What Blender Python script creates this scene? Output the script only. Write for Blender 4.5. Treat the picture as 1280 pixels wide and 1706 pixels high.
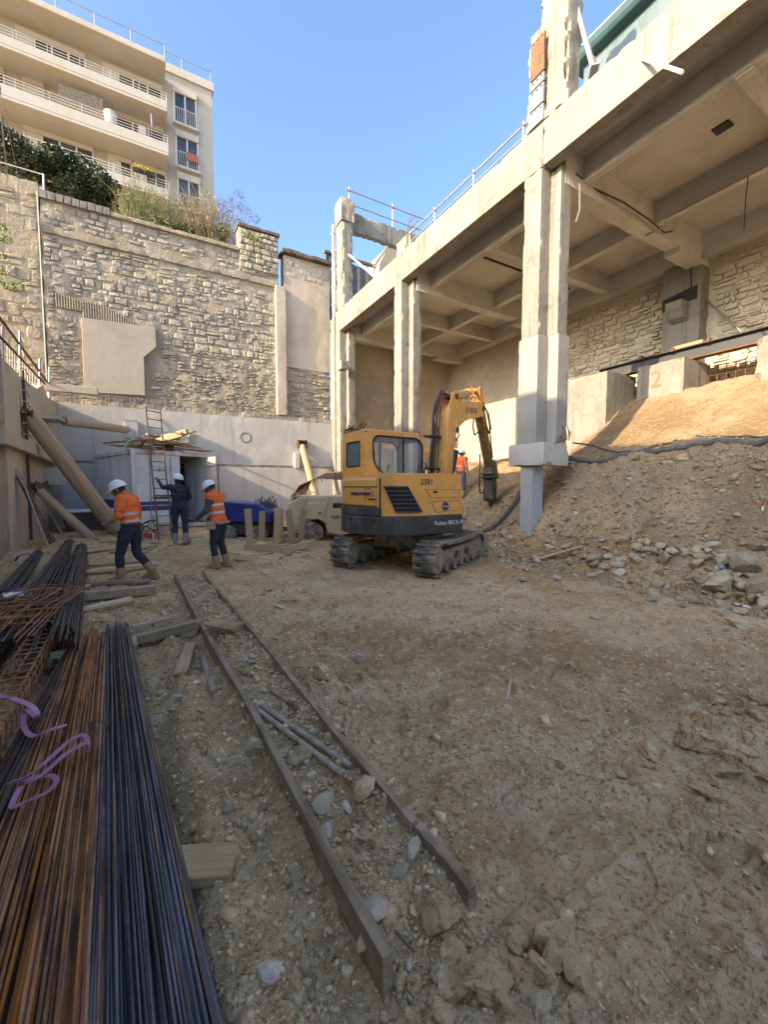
import bpy, math, random
import numpy as np
from mathutils import Vector, Matrix
random.seed(7); RNG = np.random.default_rng(7)
for o in list(bpy.data.objects): bpy.data.objects.remove(o)
SC = bpy.context.scene; COL = SC.collection
PI = math.pi; R = math.radians

# ---------------------------------------------------------------- camera, sky, sun, exposure
CAM_H = 1.68; PITCH = R(3.57); YAW = R(29.7); FPX = 690.0
cd = bpy.data.cameras.new('camera'); cam = bpy.data.objects.new('camera', cd); COL.objects.link(cam)
cam.location = (0, 0, CAM_H); cam.rotation_euler = (R(90) - PITCH, 0, -YAW)
cd.sensor_fit = 'HORIZONTAL'; cd.sensor_width = 36; cd.lens = 36 * FPX / 1280; cd.clip_start = .05; cd.clip_end = 3000
SC.camera = cam
SUN_DIR = Vector((math.cos(R(7)), math.sin(R(7)), -.42)).normalized()      # the way the light travels
SUN_EL = math.asin(-SUN_DIR.z)
W = bpy.data.worlds.new('World'); SC.world = W; W.use_nodes = True
nt = W.node_tree; bg = nt.nodes['Background']
sk = nt.nodes.new('ShaderNodeTexSky'); sk.sky_type = 'NISHITA'; sk.sun_disc = False
sk.sun_elevation = SUN_EL; sk.sun_rotation = math.atan2(-SUN_DIR.x, -SUN_DIR.y)
sk.altitude = 100; sk.air_density = 1.0; sk.dust_density = 4.2; sk.ozone_density = 9.0
nt.links.new(sk.outputs[0], bg.inputs[0]); bg.inputs[1].default_value = .15
sd = bpy.data.lights.new('sun', 'SUN'); so = bpy.data.objects.new('sun', sd); COL.objects.link(so)
sd.energy = 2.0; sd.angle = R(.55); sd.color = (1, .93, .84)
so.rotation_euler = SUN_DIR.to_track_quat('-Z', 'Y').to_euler(); so.location = (-20, -5, 25)
SC.view_settings.view_transform = 'Standard'; SC.view_settings.look = 'None'
SC.view_settings.use_white_balance = True; SC.view_settings.white_balance_temperature = 9200
SC.view_settings.exposure = 2.28; SC.view_settings.gamma = 1
SC.render.engine = 'CYCLES'

# ---------------------------------------------------------------- sight lines: pixel of the 1280x1706 photograph -> point on a plane of the place
_f = np.array([math.sin(YAW)*math.cos(PITCH), math.cos(YAW)*math.cos(PITCH), -math.sin(PITCH)])
_r = np.array([math.cos(YAW), -math.sin(YAW), 0.]); _u = np.cross(_r, _f); _c = np.array([0, 0, CAM_H])
def _ray(px, py): return _f + _r*((px-640)/FPX) - _u*((py-853)/FPX)
def AX(px, py, x): d = _ray(px, py); return Vector(_c + d*(x/d[0]))
def AY(px, py, y): d = _ray(px, py); return Vector(_c + d*(y/d[1]))
def AZ(px, py, z=0.): d = _ray(px, py); return Vector(_c + d*((z-CAM_H)/d[2]))

# ---------------------------------------------------------------- noise
def _h(ix, iy, iz, s):
    h = (ix.astype(np.int64)*374761393 + iy.astype(np.int64)*668265263 + iz.astype(np.int64)*2147483647 + s*1274126177) & 0xffffffff
    h = ((h ^ (h >> 13))*1274126177) & 0xffffffff
    h = ((h ^ (h >> 16))*2246822519) & 0xffffffff
    return ((h ^ (h >> 15)) & 0xffffff)/float(0xffffff)
def vnoise(p, s=0):
    p = np.asarray(p, float); i = np.floor(p).astype(np.int64); f = p-i; f = f*f*(3-2*f); r = 0
    for dx in (0, 1):
        for dy in (0, 1):
            for dz in (0, 1):
                w = (f[:, 0] if dx else 1-f[:, 0])*(f[:, 1] if dy else 1-f[:, 1])*(f[:, 2] if dz else 1-f[:, 2])
                r = r + w*_h(i[:, 0]+dx, i[:, 1]+dy, i[:, 2]+dz, s)
    return r*2-1
def fbm(p, o=4, s=0, g=.5):
    p = np.asarray(p, float); a = 1.; t = 0; n = 0
    for k in range(o): t = t+a*vnoise(p*2.03**k+k*17.3, s+k); n += a; a *= g
    return t/n
def noise2(x, y, sc, o=3, s=0): return fbm(np.stack([x*sc, y*sc, np.full_like(x, s*3.7)], 1), o, s)
def worley(x, y, cell, s=0):
    X = x/cell; Y = y/cell; ix = np.floor(X).astype(np.int64); iy = np.floor(Y).astype(np.int64); z = np.zeros_like(ix)
    best = np.full(X.shape, 9.); rid = np.zeros(X.shape)
    for dx in (-1, 0, 1):
        for dy in (-1, 0, 1):
            cx = ix+dx; cy = iy+dy; rr = _h(cx, cy, z, s+2)
            d = np.hypot(cx+.15+.7*_h(cx, cy, z, s)-X, cy+.15+.7*_h(cx, cy, z, s+1)-Y)/(.55+.75*rr)
            m = d < best; best = np.where(m, d, best); rid = np.where(m, rr, rid)
    return best, rid
def sst(a, b, x): t = np.clip((x-a)/(b-a), 0, 1); return t*t*(3-2*t)

# ---------------------------------------------------------------- materials
MATS = {}
def mat(name, col, rough=.85, metal=0., layers=(), bump=(), rand=0., coord='pos', attr=None, spec=None, alpha=None, trans=0., emis=None, ior=None, rlayers=None):
    """layers: (kind, scale, colour, lo, hi, strength); bump: (kind, scale, distance)"""
    if name in MATS: return MATS[name]
    m = bpy.data.materials.new(name); m.use_nodes = True; t = m.node_tree; N = t.nodes; L = t.links
    b = N['Principled BSDF']; b.inputs['Roughness'].default_value = rough; b.inputs['Metallic'].default_value = metal
    if spec is not None: b.inputs['Specular IOR Level'].default_value = spec
    if trans: b.inputs['Transmission Weight'].default_value = trans
    if ior: b.inputs['IOR'].default_value = ior
    if alpha is not None: b.inputs['Alpha'].default_value = alpha
    if coord == 'pos': src = N.new('ShaderNodeNewGeometry').outputs['Position']
    else: src = N.new('ShaderNodeTexCoord').outputs['Object']
    def tex(kind, sc):
        mp = N.new('ShaderNodeMapping'); L.new(src, mp.inputs['Vector'])
        mp.inputs['Scale'].default_value = sc if isinstance(sc, (tuple, list)) else (sc, sc, sc)
        if kind.startswith('noise'):
            n = N.new('ShaderNodeTexNoise'); n.inputs['Detail'].default_value = 8 if kind == 'noise' else 2; n.inputs['Roughness'].default_value = .62
            n.inputs['Scale'].default_value = 1; L.new(mp.outputs[0], n.inputs['Vector']); return n.outputs[0]
        if kind == 'vor':
            n = N.new('ShaderNodeTexVoronoi'); n.inputs['Scale'].default_value = 1; L.new(mp.outputs[0], n.inputs['Vector']); return n.outputs[0]
        if kind == 'vorcol':
            n = N.new('ShaderNodeTexVoronoi'); n.inputs['Scale'].default_value = 1; L.new(mp.outputs[0], n.inputs['Vector'])
            s = N.new('ShaderNodeSeparateColor'); L.new(n.outputs['Color'], s.inputs[0]); return s.outputs[0]
        if kind == 'crack':
            n = N.new('ShaderNodeTexVoronoi'); n.feature = 'DISTANCE_TO_EDGE'; n.inputs['Scale'].default_value = 1
            nn = N.new('ShaderNodeTexNoise'); nn.inputs['Scale'].default_value = 1.7; L.new(mp.outputs[0], nn.inputs['Vector'])
            mx = N.new('ShaderNodeMix'); mx.data_type = 'RGBA'; mx.inputs[0].default_value = .35; L.new(mp.outputs[0], mx.inputs[6]); L.new(nn.outputs['Color'], mx.inputs[7])
            L.new(mx.outputs[2], n.inputs['Vector']); return n.outputs[0]
        if kind == 'wave':
            n = N.new('ShaderNodeTexWave'); n.inputs['Scale'].default_value = 1; n.inputs['Distortion'].default_value = 1.5; n.inputs['Detail'].default_value = 2
            L.new(mp.outputs[0], n.inputs['Vector']); return n.outputs[0]
    cur = None
    rgb = N.new('ShaderNodeRGB'); rgb.outputs[0].default_value = (*col, 1); cur = rgb.outputs[0]
    if attr:
        a = N.new('ShaderNodeVertexColor'); a.layer_name = attr; cur = a.outputs[0]
    for (k, sc, c2, lo, hi, st) in layers:
        mr = N.new('ShaderNodeMapRange'); L.new(tex(k, sc), mr.inputs[0]); mr.inputs[1].default_value = lo; mr.inputs[2].default_value = hi; mr.inputs[4].default_value = st
        mx = N.new('ShaderNodeMix'); mx.data_type = 'RGBA'; L.new(mr.outputs[0], mx.inputs[0]); L.new(cur, mx.inputs[6]); mx.inputs[7].default_value = (*c2, 1); cur = mx.outputs[2]
    if rand:
        oi = N.new('ShaderNodeObjectInfo'); mr = N.new('ShaderNodeMapRange'); L.new(oi.outputs['Random'], mr.inputs[0]); mr.inputs[3].default_value = 1-rand; mr.inputs[4].default_value = 1+rand
        hs = N.new('ShaderNodeHueSaturation'); L.new(mr.outputs[0], hs.inputs['Value']); L.new(cur, hs.inputs['Color'])
        m2 = N.new('ShaderNodeMath'); m2.operation = 'MULTIPLY'; m2.inputs[1].default_value = 7.31; L.new(oi.outputs['Random'], m2.inputs[0])
        fr = N.new('ShaderNodeMath'); fr.operation = 'FRACT'; L.new(m2.outputs[0], fr.inputs[0])
        mr2 = N.new('ShaderNodeMapRange'); L.new(fr.outputs[0], mr2.inputs[0]); mr2.inputs[3].default_value = 1-rand*.9; mr2.inputs[4].default_value = 1+rand*.7
        L.new(mr2.outputs[0], hs.inputs['Saturation']); cur = hs.outputs[0]
    L.new(cur, b.inputs['Base Color'])
    if rlayers:
        k, sc, lo, hi, r0, r1 = rlayers
        mr = N.new('ShaderNodeMapRange'); L.new(tex(k, sc), mr.inputs[0]); mr.inputs[1].default_value = lo; mr.inputs[2].default_value = hi; mr.inputs[3].default_value = r0; mr.inputs[4].default_value = r1
        L.new(mr.outputs[0], b.inputs['Roughness'])
    prev = None
    for (k, sc, dist) in bump:
        bp = N.new('ShaderNodeBump'); bp.inputs['Distance'].default_value = dist; bp.inputs['Strength'].default_value = 1
        L.new(tex(k, sc), bp.inputs['Height'])
        if prev: L.new(prev, bp.inputs['Normal'])
        prev = bp.outputs[0]
    if prev: L.new(prev, b.inputs['Normal'])
    if emis: b.inputs['Emission Color'].default_value = (*emis[0], 1); b.inputs['Emission Strength'].default_value = emis[1]
    MATS[name] = m; return m

# ---------------------------------------------------------------- mesh builder
class MB:
    def __init__(s): s.v = []; s.f = []; s.mi = []; s.cur = 0
    def add(s, vs, fs):
        n = len(s.v); s.v.extend([tuple(v) for v in vs]); s.f.extend([tuple(i+n for i in f) for f in fs]); s.mi.extend([s.cur]*len(fs)); return s
    def box(s, lo, hi, ch=0.): 
        c = [(a+b)/2 for a, b in zip(lo, hi)]; d = [abs(b-a) for a, b in zip(lo, hi)]
        return s.obox(c, d, None, ch)
    def obox(s, c, d, M=None, ch=0.):
        hx, hy, hz = d[0]/2, d[1]/2, d[2]/2; c = Vector(c)
        if ch <= 0:
            P = [Vector((x*hx, y*hy, z*hz)) for z in (-1, 1) for y in (-1, 1) for x in (-1, 1)]
            F = [(0, 2, 3, 1), (4, 5, 7, 6), (0, 1, 5, 4), (2, 6, 7, 3), (0, 4, 6, 2), (1, 3, 7, 5)]
        else:
            ch = min(ch, hx*.95, hy*.95, hz*.95); P = []; ix = {}
            for sx in (-1, 1):
                for sy in (-1, 1):
                    for sz in (-1, 1):
                        for a in range(3):
                            q = [hx-ch, hy-ch, hz-ch]; q[a] += ch
                            ix[(sx, sy, sz, a)] = len(P); P.append(Vector((sx*q[0], sy*q[1], sz*q[2])))
            F = []
            for a in range(3):
                for sg in (-1, 1):
                    o = []
                    for (p, q) in ((-1, -1), (1, -1), (1, 1), (-1, 1)):
                        k = [0, 0, 0]; k[a] = sg; k[(a+1) % 3] = p; k[(a+2) % 3] = q; o.append(ix[(k[0], k[1], k[2], a)])
                    F.append(tuple(o if sg > 0 else o[::-1]))
            for a in range(3):
                b_, c_ = (a+1) % 3, (a+2) % 3
                for p in (-1, 1):
                    for q in (-1, 1):
                        k0 = [0, 0, 0]; k0[a] = -1; k0[b_] = p; k0[c_] = q; k1 = list(k0); k1[a] = 1
                        o = [ix[(*k0, b_)], ix[(*k1, b_)], ix[(*k1, c_)], ix[(*k0, c_)]]
                        F.append(tuple(o if p*q < 0 else o[::-1]))
            for sx in (-1, 1):
                for sy in (-1, 1):
                    for sz in (-1, 1):
                        o = [ix[(sx, sy, sz, a)] for a in range(3)]
                        F.append(tuple(o if sx*sy*sz > 0 else o[::-1]))
        P = [(M @ p if M else p)+c for p in P]
        return s.add(P, F)
    def bar(s, p, q, w, h, ch=0., up=(0, 0, 1)):
        p = Vector(p); q = Vector(q); y = (q-p); l = y.length; y.normalize(); x = y.cross(Vector(up))
        if x.length < 1e-4: x = y.cross(Vector((1, 0, 0)))
        x.normalize(); z = x.cross(y); M = Matrix((x, y, z)).transposed()
        return s.obox((p+q)/2, (w, l, h), M, ch)
    def tube(s, pts, r, n=8, cap=True):
        pts = [Vector(p) for p in pts]; m = len(pts); rs = r if isinstance(r, (list, tuple)) else [r]*m
        ref = None; rings = []
        for i, p in enumerate(pts):
            t = (pts[min(i+1, m-1)]-pts[max(i-1, 0)]).normalized()
            if ref is None: ref = t.cross(Vector((0, 0, 1))) if abs(t.z) < .9 else t.cross(Vector((1, 0, 0)))
            ref = (ref-t*ref.dot(t)).normalized(); b = t.cross(ref)
            rings.append([p+(ref*math.cos(k*2*PI/n)+b*math.sin(k*2*PI/n))*rs[i] for k in range(n)])
        vs = [v for rg in rings for v in rg]; fs = []
        for i in range(m-1):
            for k in range(n): fs.append((i*n+k, i*n+(k+1) % n, (i+1)*n+(k+1) % n, (i+1)*n+k))
        if cap: fs.append(tuple(range(n-1, -1, -1))); fs.append(tuple((m-1)*n+k for k in range(n)))
        return s.add(vs, fs)
    def lathe(s, prof, p, axis, n=20):
        """prof: (along, radius)"""
        a = Vector(axis).normalized(); p = Vector(p)
        return s.tube([p+a*t for t, _ in prof], [max(r_, .0005) for _, r_ in prof], n) if False else s._lathe(prof, p, a, n)
    def _lathe(s, prof, p, a, n):
        x = a.cross(Vector((0, 0, 1))) if abs(a.z) < .9 else a.cross(Vector((1, 0, 0))); x.normalize(); y = a.cross(x); vs = []; fs = []
        for t, r_ in prof:
            for k in range(n): vs.append(p+a*t+(x*math.cos(2*PI*k/n)+y*math.sin(2*PI*k/n))*r_)
        for i in range(len(prof)-1):
            for k in range(n): fs.append((i*n+k, i*n+(k+1) % n, (i+1)*n+(k+1) % n, (i+1)*n+k))
        fs.append(tuple(range(n-1, -1, -1))); fs.append(tuple((len(prof)-1)*n+k for k in range(n)))
        return s.add(vs, fs)
    def prism(s, poly, o, ex, ey, ez, d0, d1):
        """polygon (u,v) in the frame o,ex,ey, pushed along ez from d0 to d1"""
        o = Vector(o); ex = Vector(ex); ey = Vector(ey); ez = Vector(ez); n = len(poly)
        vs = [o+ex*u+ey*v+ez*d for d in (d0, d1) for (u, v) in poly]
        fs = [tuple(range(n-1, -1, -1)), tuple(range(n, 2*n))]+[(k, (k+1) % n, n+(k+1) % n, n+k) for k in range(n)]
        return s.add(vs, fs)
    def build(s, name, m, parent=None, smooth=False, bevel=0., origin=None):
        me = bpy.data.meshes.new(name)
        if origin is not None: s.v = [(v[0]-origin[0], v[1]-origin[1], v[2]-origin[2]) for v in s.v]
        me.from_pydata(s.v, [], s.f)
        for x in (m if isinstance(m, (list, tuple)) else [m]): me.materials.append(x)
        if any(s.mi): me.polygons.foreach_set('material_index', s.mi)
        o = obj(name, me, parent)
        if origin is not None: o.location = origin
        fixn(me)
        if smooth: shade(me, 35)
        if bevel:
            bv = o.modifiers.new('bevel', 'BEVEL'); bv.width = bevel; bv.segments = 2; bv.limit_method = 'ANGLE'; bv.angle_limit = R(40)
        return o
import bmesh
def fixn(me):
    bm = bmesh.new(); bm.from_mesh(me); bmesh.ops.recalc_face_normals(bm, faces=bm.faces); bm.to_mesh(me); bm.free()
def shade(me, ang=35):
    me.polygons.foreach_set('use_smooth', [True]*len(me.polygons))
    try: me.set_sharp_from_angle(angle=R(ang))
    except Exception: pass
def obj(name, me, parent=None):
    o = bpy.data.objects.new(name, me); COL.objects.link(o)
    if parent is not None: o.parent = parent
    return o
def tag(o, label, cat, group=None):
    o['label'] = label; o['category'] = cat
    if group: o['group'] = group
    return o
def thing(name, label, cat, loc=(0, 0, 0), rz=0., group=None):
    o = bpy.data.objects.new(name, None); COL.objects.link(o); o.location = loc; o.rotation_euler = (0, 0, rz); o.empty_display_size = .2
    return tag(o, label, cat, group)
def kind(o, k='structure'): o['kind'] = k; return o
def copy_tree(o, parent=None):
    c = o.copy(); COL.objects.link(c)
    if parent is not None: c.parent = parent
    for ch in list(o.children): copy_tree(ch, c)
    return c
def npmesh(name, V, F, m, parent=None, smooth=False, colors=None):
    """fast mesh from arrays (F: n x 3 or n x 4)"""
    me = bpy.data.meshes.new(name); V = np.asarray(V, np.float32); F = np.asarray(F, np.int32); k = F.shape[1]
    me.vertices.add(len(V)); me.vertices.foreach_set('co', V.ravel()); me.loops.add(F.size); me.loops.foreach_set('vertex_index', F.ravel())
    me.polygons.add(len(F)); me.polygons.foreach_set('loop_start', np.arange(0, F.size, k, dtype=np.int32))
    me.update(calc_edges=True); me.materials.append(m)
    if smooth: me.polygons.foreach_set('use_smooth', np.ones(len(F), bool))
    if colors is not None:
        ca = me.color_attributes.new('Col', 'FLOAT_COLOR', 'POINT'); C4 = np.ones((len(V), 4), np.float32); C4[:, :3] = colors; ca.data.foreach_set('color', C4.ravel())
    return obj(name, me, parent)
def rbox(name, lo, hi, m, parent=None, res=.12, amp=.008, chip=.05, chipf=.45, seed=0, origin=None, sc=3., smooth=True):
    """weathered concrete block: gridded faces, uneven surface, chipped arrises"""
    lo = np.array(lo, float); hi = np.array(hi, float); V = []; F = []
    ns = np.maximum(1, np.minimum(90, np.round((hi-lo)/res))).astype(int); key = {}
    for a in range(3):
        b, c = (a+1) % 3, (a+2) % 3
        for sg in (0, 1):
            g = {}
            for i in range(ns[b]+1):
                for j in range(ns[c]+1):
                    ii = [0, 0, 0]; ii[a] = sg*ns[a]; ii[b] = i; ii[c] = j; k = tuple(ii)
                    if k not in key: key[k] = len(V); V.append(ii)
                    g[(i, j)] = key[k]
            for i in range(ns[b]):
                for j in range(ns[c]):
                    q = [g[(i, j)], g[(i+1, j)], g[(i+1, j+1)], g[(i, j+1)]]; F.append(q if sg else q[::-1])
    I = np.array(V); P = lo+(hi-lo)*I/ns; Nn = (I == ns).astype(float)-(I == 0); cnt = np.abs(Nn).sum(1)
    n1 = fbm(P*sc+seed*5.1, 4, seed); n2 = fbm(P*np.array([7, 7, 5.5])+seed*3.3+40, 2, seed+9)
    d = n1*amp-np.where(cnt > 1, (np.clip((n2+chipf-.62)/.4, 0, 1)+.08)*chip, 0)
    P = P+Nn*d[:, None]/np.sqrt(np.maximum(cnt, 1))[:, None]
    if origin is not None: P = P-np.array(origin)
    o = npmesh(name, P, F, m, parent)
    if smooth: shade(o.data, 28)
    if origin is not None: o.location = origin
    return o
def text(body, size, name, m, parent, M4, ext=.002):
    cu = bpy.data.curves.new('t', 'FONT'); cu.body = body; cu.size = size; cu.extrude = ext; cu.align_x = 'CENTER'; cu.align_y = 'CENTER'; cu.resolution_u = 2
    t = bpy.data.objects.new('t', cu); COL.objects.link(t)
    dg = bpy.context.evaluated_depsgraph_get(); dg.update(); me = bpy.data.meshes.new_from_object(t.evaluated_get(dg)); bpy.data.objects.remove(t)
    me.materials.clear(); me.materials.append(m); o = obj(name, me, parent); o.matrix_local = M4; return o
def frame(o, ex, ey):
    ex = Vector(ex).normalized(); ey = Vector(ey).normalized(); ez = ex.cross(ey)
    M = Matrix((ex, ey, ez)).transposed().to_4x4(); M.translation = Vector(o); return M
ICO_V = None
def ico(sub):
    bm = bmesh.new(); bmesh.ops.create_icosphere(bm, subdivisions=sub, radius=1); V = np.array([v.co[:] for v in bm.verts]); F = np.array([[v.index for v in f.verts] for f in bm.faces]); bm.free(); return V, F
def rock_verts(sub, seed, flat=.7, ang=.35):
    V, F = ico(sub); r = np.random.default_rng(seed); V = V.copy()
    for _ in range(12):                                  # planes knocked off a ball give broken facets
        n = r.normal(size=3); n /= np.linalg.norm(n); t = r.uniform(.38, .78); d = V@n; V -= np.where(d > t, (d-t)*1.0, 0)[:, None]*n
    V += V*fbm(V*1.3+seed*3.1, 2, seed)[:, None]*ang*.6
    if sub == 1: V = V*r.uniform(.68, 1.28, (len(V), 1))
    V = V/np.abs(V[:, :2]).max()
    return V*np.array([1, r.uniform(.55, .95), flat*r.uniform(.8, 1.15)]), F
def scatter(name, P, S, protos, m, colors, parent=None, tilt=.5, smooth=False):
    """thousands of pebbles joined into one mesh; each keeps its own colour"""
    Vs = []; Fs = []; Cs = []; off = 0; n = len(P); which = RNG.integers(0, len(protos), n)
    for k, (PV, PF) in enumerate(protos):
        idx = np.where(which == k)[0]
        if not len(idx): continue
        a = RNG.uniform(0, 2*PI, len(idx)); tx = RNG.normal(0, tilt, len(idx)); ca, sa = np.cos(a), np.sin(a); ct, st = np.cos(tx), np.sin(tx)
        x, y, z = PV[:, 0][None], PV[:, 1][None], PV[:, 2][None]
        y2 = y*ct[:, None]-z*st[:, None]; z2 = y*st[:, None]+z*ct[:, None]
        X = x*ca[:, None]-y2*sa[:, None]; Y = x*sa[:, None]+y2*ca[:, None]
        V = np.stack([X, Y, z2], 2)*S[idx][:, None, None]+P[idx][:, None, :]
        Vs.append(V.reshape(-1, 3)); Fs.append((PF[None]+(np.arange(len(idx))*len(PV))[:, None, None]+off).reshape(-1, 3)); off += len(idx)*len(PV)
        Cs.append(np.repeat(colors[idx], len(PV), 0))
    return npmesh(name, np.concatenate(Vs), np.concatenate(Fs), m, parent, smooth, np.concatenate(Cs))
# ---------------------------------------------------------------- the materials of the place
CONC = mat('weathered concrete', (.25, .232, .20), .88, layers=[('crack', .45, (.12, .10, .08), .006, .0, .4), ('noise', .6, (.215, .185, .145), .45, .6, .8), ('noise', (6, 6, .3), (.135, .11, .082), .53, .66, .75), ('noise', 9, (.31, .285, .245), .52, .68, .6), ('noise', 2.5, (.15, .12, .088), .57, .67, .75), ('noise2', 22, (.13, .10, .075), .70, .735, .8)], bump=[('noise', 6, .02), ('noise', 45, .006)])
CONC_IN = mat('hall concrete', (.52, .50, .465), .9, layers=[('crack', .4, (.2, .17, .14), .005, .0, .35), ('noise', .45, (.40, .375, .335), .42, .62, .8), ('noise', (1.5, .3, 1.5), (.34, .30, .25), .55, .68, .6), ('noise', 3, (.58, .545, .49), .5, .68, .5), ('noise2', 16, (.24, .19, .14), .68, .76, .5)], bump=[('noise', 7, .02), ('wave', (2.2, .02, .02), .004)])
CONC_GREY = mat('grey cast concrete', (.55, .515, .46), .85, layers=[('noise', .6, (.45, .415, .365), .42, .62, .75), ('noise', (4, 4, .3), (.36, .33, .285), .56, .68, .6), ('noise', (3, 3, .5), (.60, .565, .51), .5, .7, .5), ('noise2', 25, (.22, .21, .19), .66, .73, .35)], bump=[('noise', 5, .012), ('noise', 40, .004)])
CONC_POST = mat('blue grey new concrete', (.42, .43, .43), .8, layers=[('noise', 2, (.34, .345, .34), .4, .65, .7)], bump=[('noise', 12, .006)])
CONC_L = mat('left wall concrete', (.52, .43, .33), .88, layers=[('noise', .8, (.41, .33, .245), .42, .64, .8), ('noise', (4, 4, .4), (.56, .47, .37), .5, .7, .5)], bump=[('noise', 6, .015), ('noise', 50, .004)])
MORTAR = mat('lime mortar', (.40, .325, .235), .95, layers=[('noise', 1.0, (.30, .245, .18), .44, .6, .8), ('noise', 5, (.48, .40, .30), .52, .7, .6)], bump=[('noise', 9, .05), ('noise', 40, .015)])
STONE = mat('rubble limestone', (.44, .375, .285), .92, layers=[('noise', .3, (.37, .32, .255), .44, .56, .85), ('noise', 3, (.53, .44, .32), .5, .7, .6), ('noise', 14, (.23, .19, .14), .58, .72, .55), ('noise', .7, (.17, .15, .125), .61, .72, .8)], bump=[('noise', 8, .05), ('noise', 40, .012)], rand=.25)
STONE_L = mat('mortared rubble', (.42, .34, .235), .92, layers=[('noise', .8, (.33, .265, .185), .42, .62, .75), ('noise', 7, (.49, .405, .285), .5, .7, .6)], bump=[('noise', 9, .03)], rand=.12)
RENDER = mat('smooth render patch', (.45, .38, .29), .85, layers=[('noise', .7, (.37, .31, .235), .42, .62, .8), ('noise', (.5, .5, 3), (.43, .39, .33), .52, .68, .5)], bump=[('noise', 5, .008)])
PLASTER = mat('old hall plaster', (.42, .36, .285), .92, layers=[('noise', .5, (.32, .265, .20), .42, .62, .8), ('noise', 2.6, (.48, .42, .335), .5, .68, .6), ('noise2', 11, (.17, .13, .09), .66, .74, .5)], bump=[('noise', 4, .02)])
WHITEWASH = mat('whitewashed rubble', (.56, .485, .38), .93, layers=[('noise', .8, (.44, .37, .28), .42, .62, .7), ('noise', 8, (.62, .55, .45), .5, .7, .6)], bump=[('noise', 9, .04)], rand=.1)
DIRT = mat('trampled dirt', (.76, .49, .25), .97, layers=[('noise', .3, (.47, .265, .105), .42, .56, .9), ('noise', 1.1, (.82, .58, .345), .5, .64, .7), ('noise', 4, (.45, .255, .105), .52, .64, .7), ('noise', 13, (.86, .635, .40), .54, .65, .75), ('noise', 38, (.27, .15, .065), .54, .63, .8), ('noise', 120, (.9, .75, .5), .60, .68, .65)], bump=[('noise', 9, .05), ('noise', 28, .03), ('noise', 90, .012)])
PEB = mat('pebbles', (.4, .36, .3), .95, attr='Col', layers=[('noise', 30, (.46, .32, .185), .42, .62, .75)], bump=[('noise', 50, .006)])
ROCK = mat('limestone lumps', (.52, .40, .25), .95, coord='pos', layers=[('noise', 9, (.37, .265, .16), .44, .6, .8), ('noise', 30, (.56, .46, .33), .52, .68, .6)], bump=[('noise', 18, .02), ('noise', 70, .008)], rand=.25)
CLOD = mat('earth clods', (.53, .39, .245), .97, coord='pos', layers=[('noise', 8, (.42, .295, .175), .42, .6, .8), ('noise', 35, (.62, .50, .34), .52, .68, .6)], bump=[('noise', 14, .035), ('noise', 60, .012)], rand=.12)
WOOD = mat('weathered timber', (.52, .36, .205), .85, coord='obj', layers=[('noise', (40, 1.5, 40), (.36, .24, .135), .42, .62, .8), ('noise', 2, (.60, .455, .29), .5, .66, .6)], bump=[('noise', (60, 2, 60), .01)], rand=.2)
WOOD_DK = mat('dark wet formwork board', (.33, .225, .135), .9, coord='pos', layers=[('noise', (12, 2, 30), (.15, .095, .055), .44, .62, .8), ('noise', 5, (.44, .33, .225), .52, .66, .75)], bump=[('noise', (30, 4, 60), .012)])
WOOD_OLD = mat('grey muddy sleeper', (.40, .28, .17), .93, coord='obj', layers=[('noise', (30, 1.5, 30), (.27, .185, .11), .42, .62, .8), ('noise', 3, (.47, .355, .23), .5, .66, .8)], bump=[('noise', (2, 40, 40), .03)], rand=.15)
LOG = mat('peeled log', (.50, .36, .22), .85, coord='obj', layers=[('noise', (9, 9, .7), (.31, .215, .125), .42, .62, .8), ('noise', 2, (.39, .285, .18), .46, .64, .6)], bump=[('noise', (20, 20, 1.5), .03)])
RUST = mat('rusty rebar', (.40, .155, .06), .85, .1, layers=[('noise', (20, 3, 20), (.13, .055, .032), .46, .62, .9), ('noise', (30, 5, 30), (.48, .225, .085), .56, .66, .7), ('noise', 20, (.42, .27, .14), .66, .72, .6)], bump=[('noise', 120, .002)], rand=.22)
REBAR = mat('dark blue mill scale rebar', (.135, .135, .15), .45, .5, layers=[('noise', (20, 2, 20), (.05, .05, .06), .42, .6, .8), ('noise', (22, 1.6, 22), (.27, .13, .05), .62, .7, .75)], bump=[('noise', 150, .0015)], rand=.4)
REBAR_G = mat('grey rebar', (.085, .075, .066), .55, .5, layers=[('noise', (20, 3, 20), (.12, .085, .055), .5, .62, .7)], rand=.3)
STEEL = mat('painted dark steel', (.06, .06, .062), .6, .4, layers=[('noise', 4, (.16, .10, .06), .56, .7, .7)], bump=[('noise', 30, .004)])
GALV = mat('galvanised tube', (.36, .34, .31), .5, .5, layers=[('noise', 6, (.28, .24, .2), .52, .68, .6)])
RUSTY = mat('rusty steel', (.20, .10, .05), .85, .2, layers=[('noise', 6, (.10, .06, .035), .44, .62, .8), ('noise', 16, (.34, .19, .09), .56, .68, .6)], bump=[('noise', 20, .01)])
YEL = mat('faded machine yellow', (.84, .36, .07), .5, layers=[('noise', (1.2, 1.2, 5), (.62, .47, .29), .54, .66, .5), ('noise', 1.3, (.62, .29, .08), .42, .62, .7), ('noise', 2.2, (.60, .42, .23), .5, .68, .6), ('noise', 9, (.38, .26, .15), .58, .72, .7), ('noise2', 40, (.22, .13, .06), .69, .74, .6)], rlayers=('noise', 4, .4, .65, .35, .7), coord='obj')
CWB = mat('scuffed black counterweight', (.045, .043, .041), .5, layers=[('noise', 2.5, (.14, .12, .095), .5, .68, .8), ('noise', 14, (.2, .175, .14), .62, .74, .55)], rlayers=('noise', 5, .4, .65, .4, .85), coord='obj')
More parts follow.
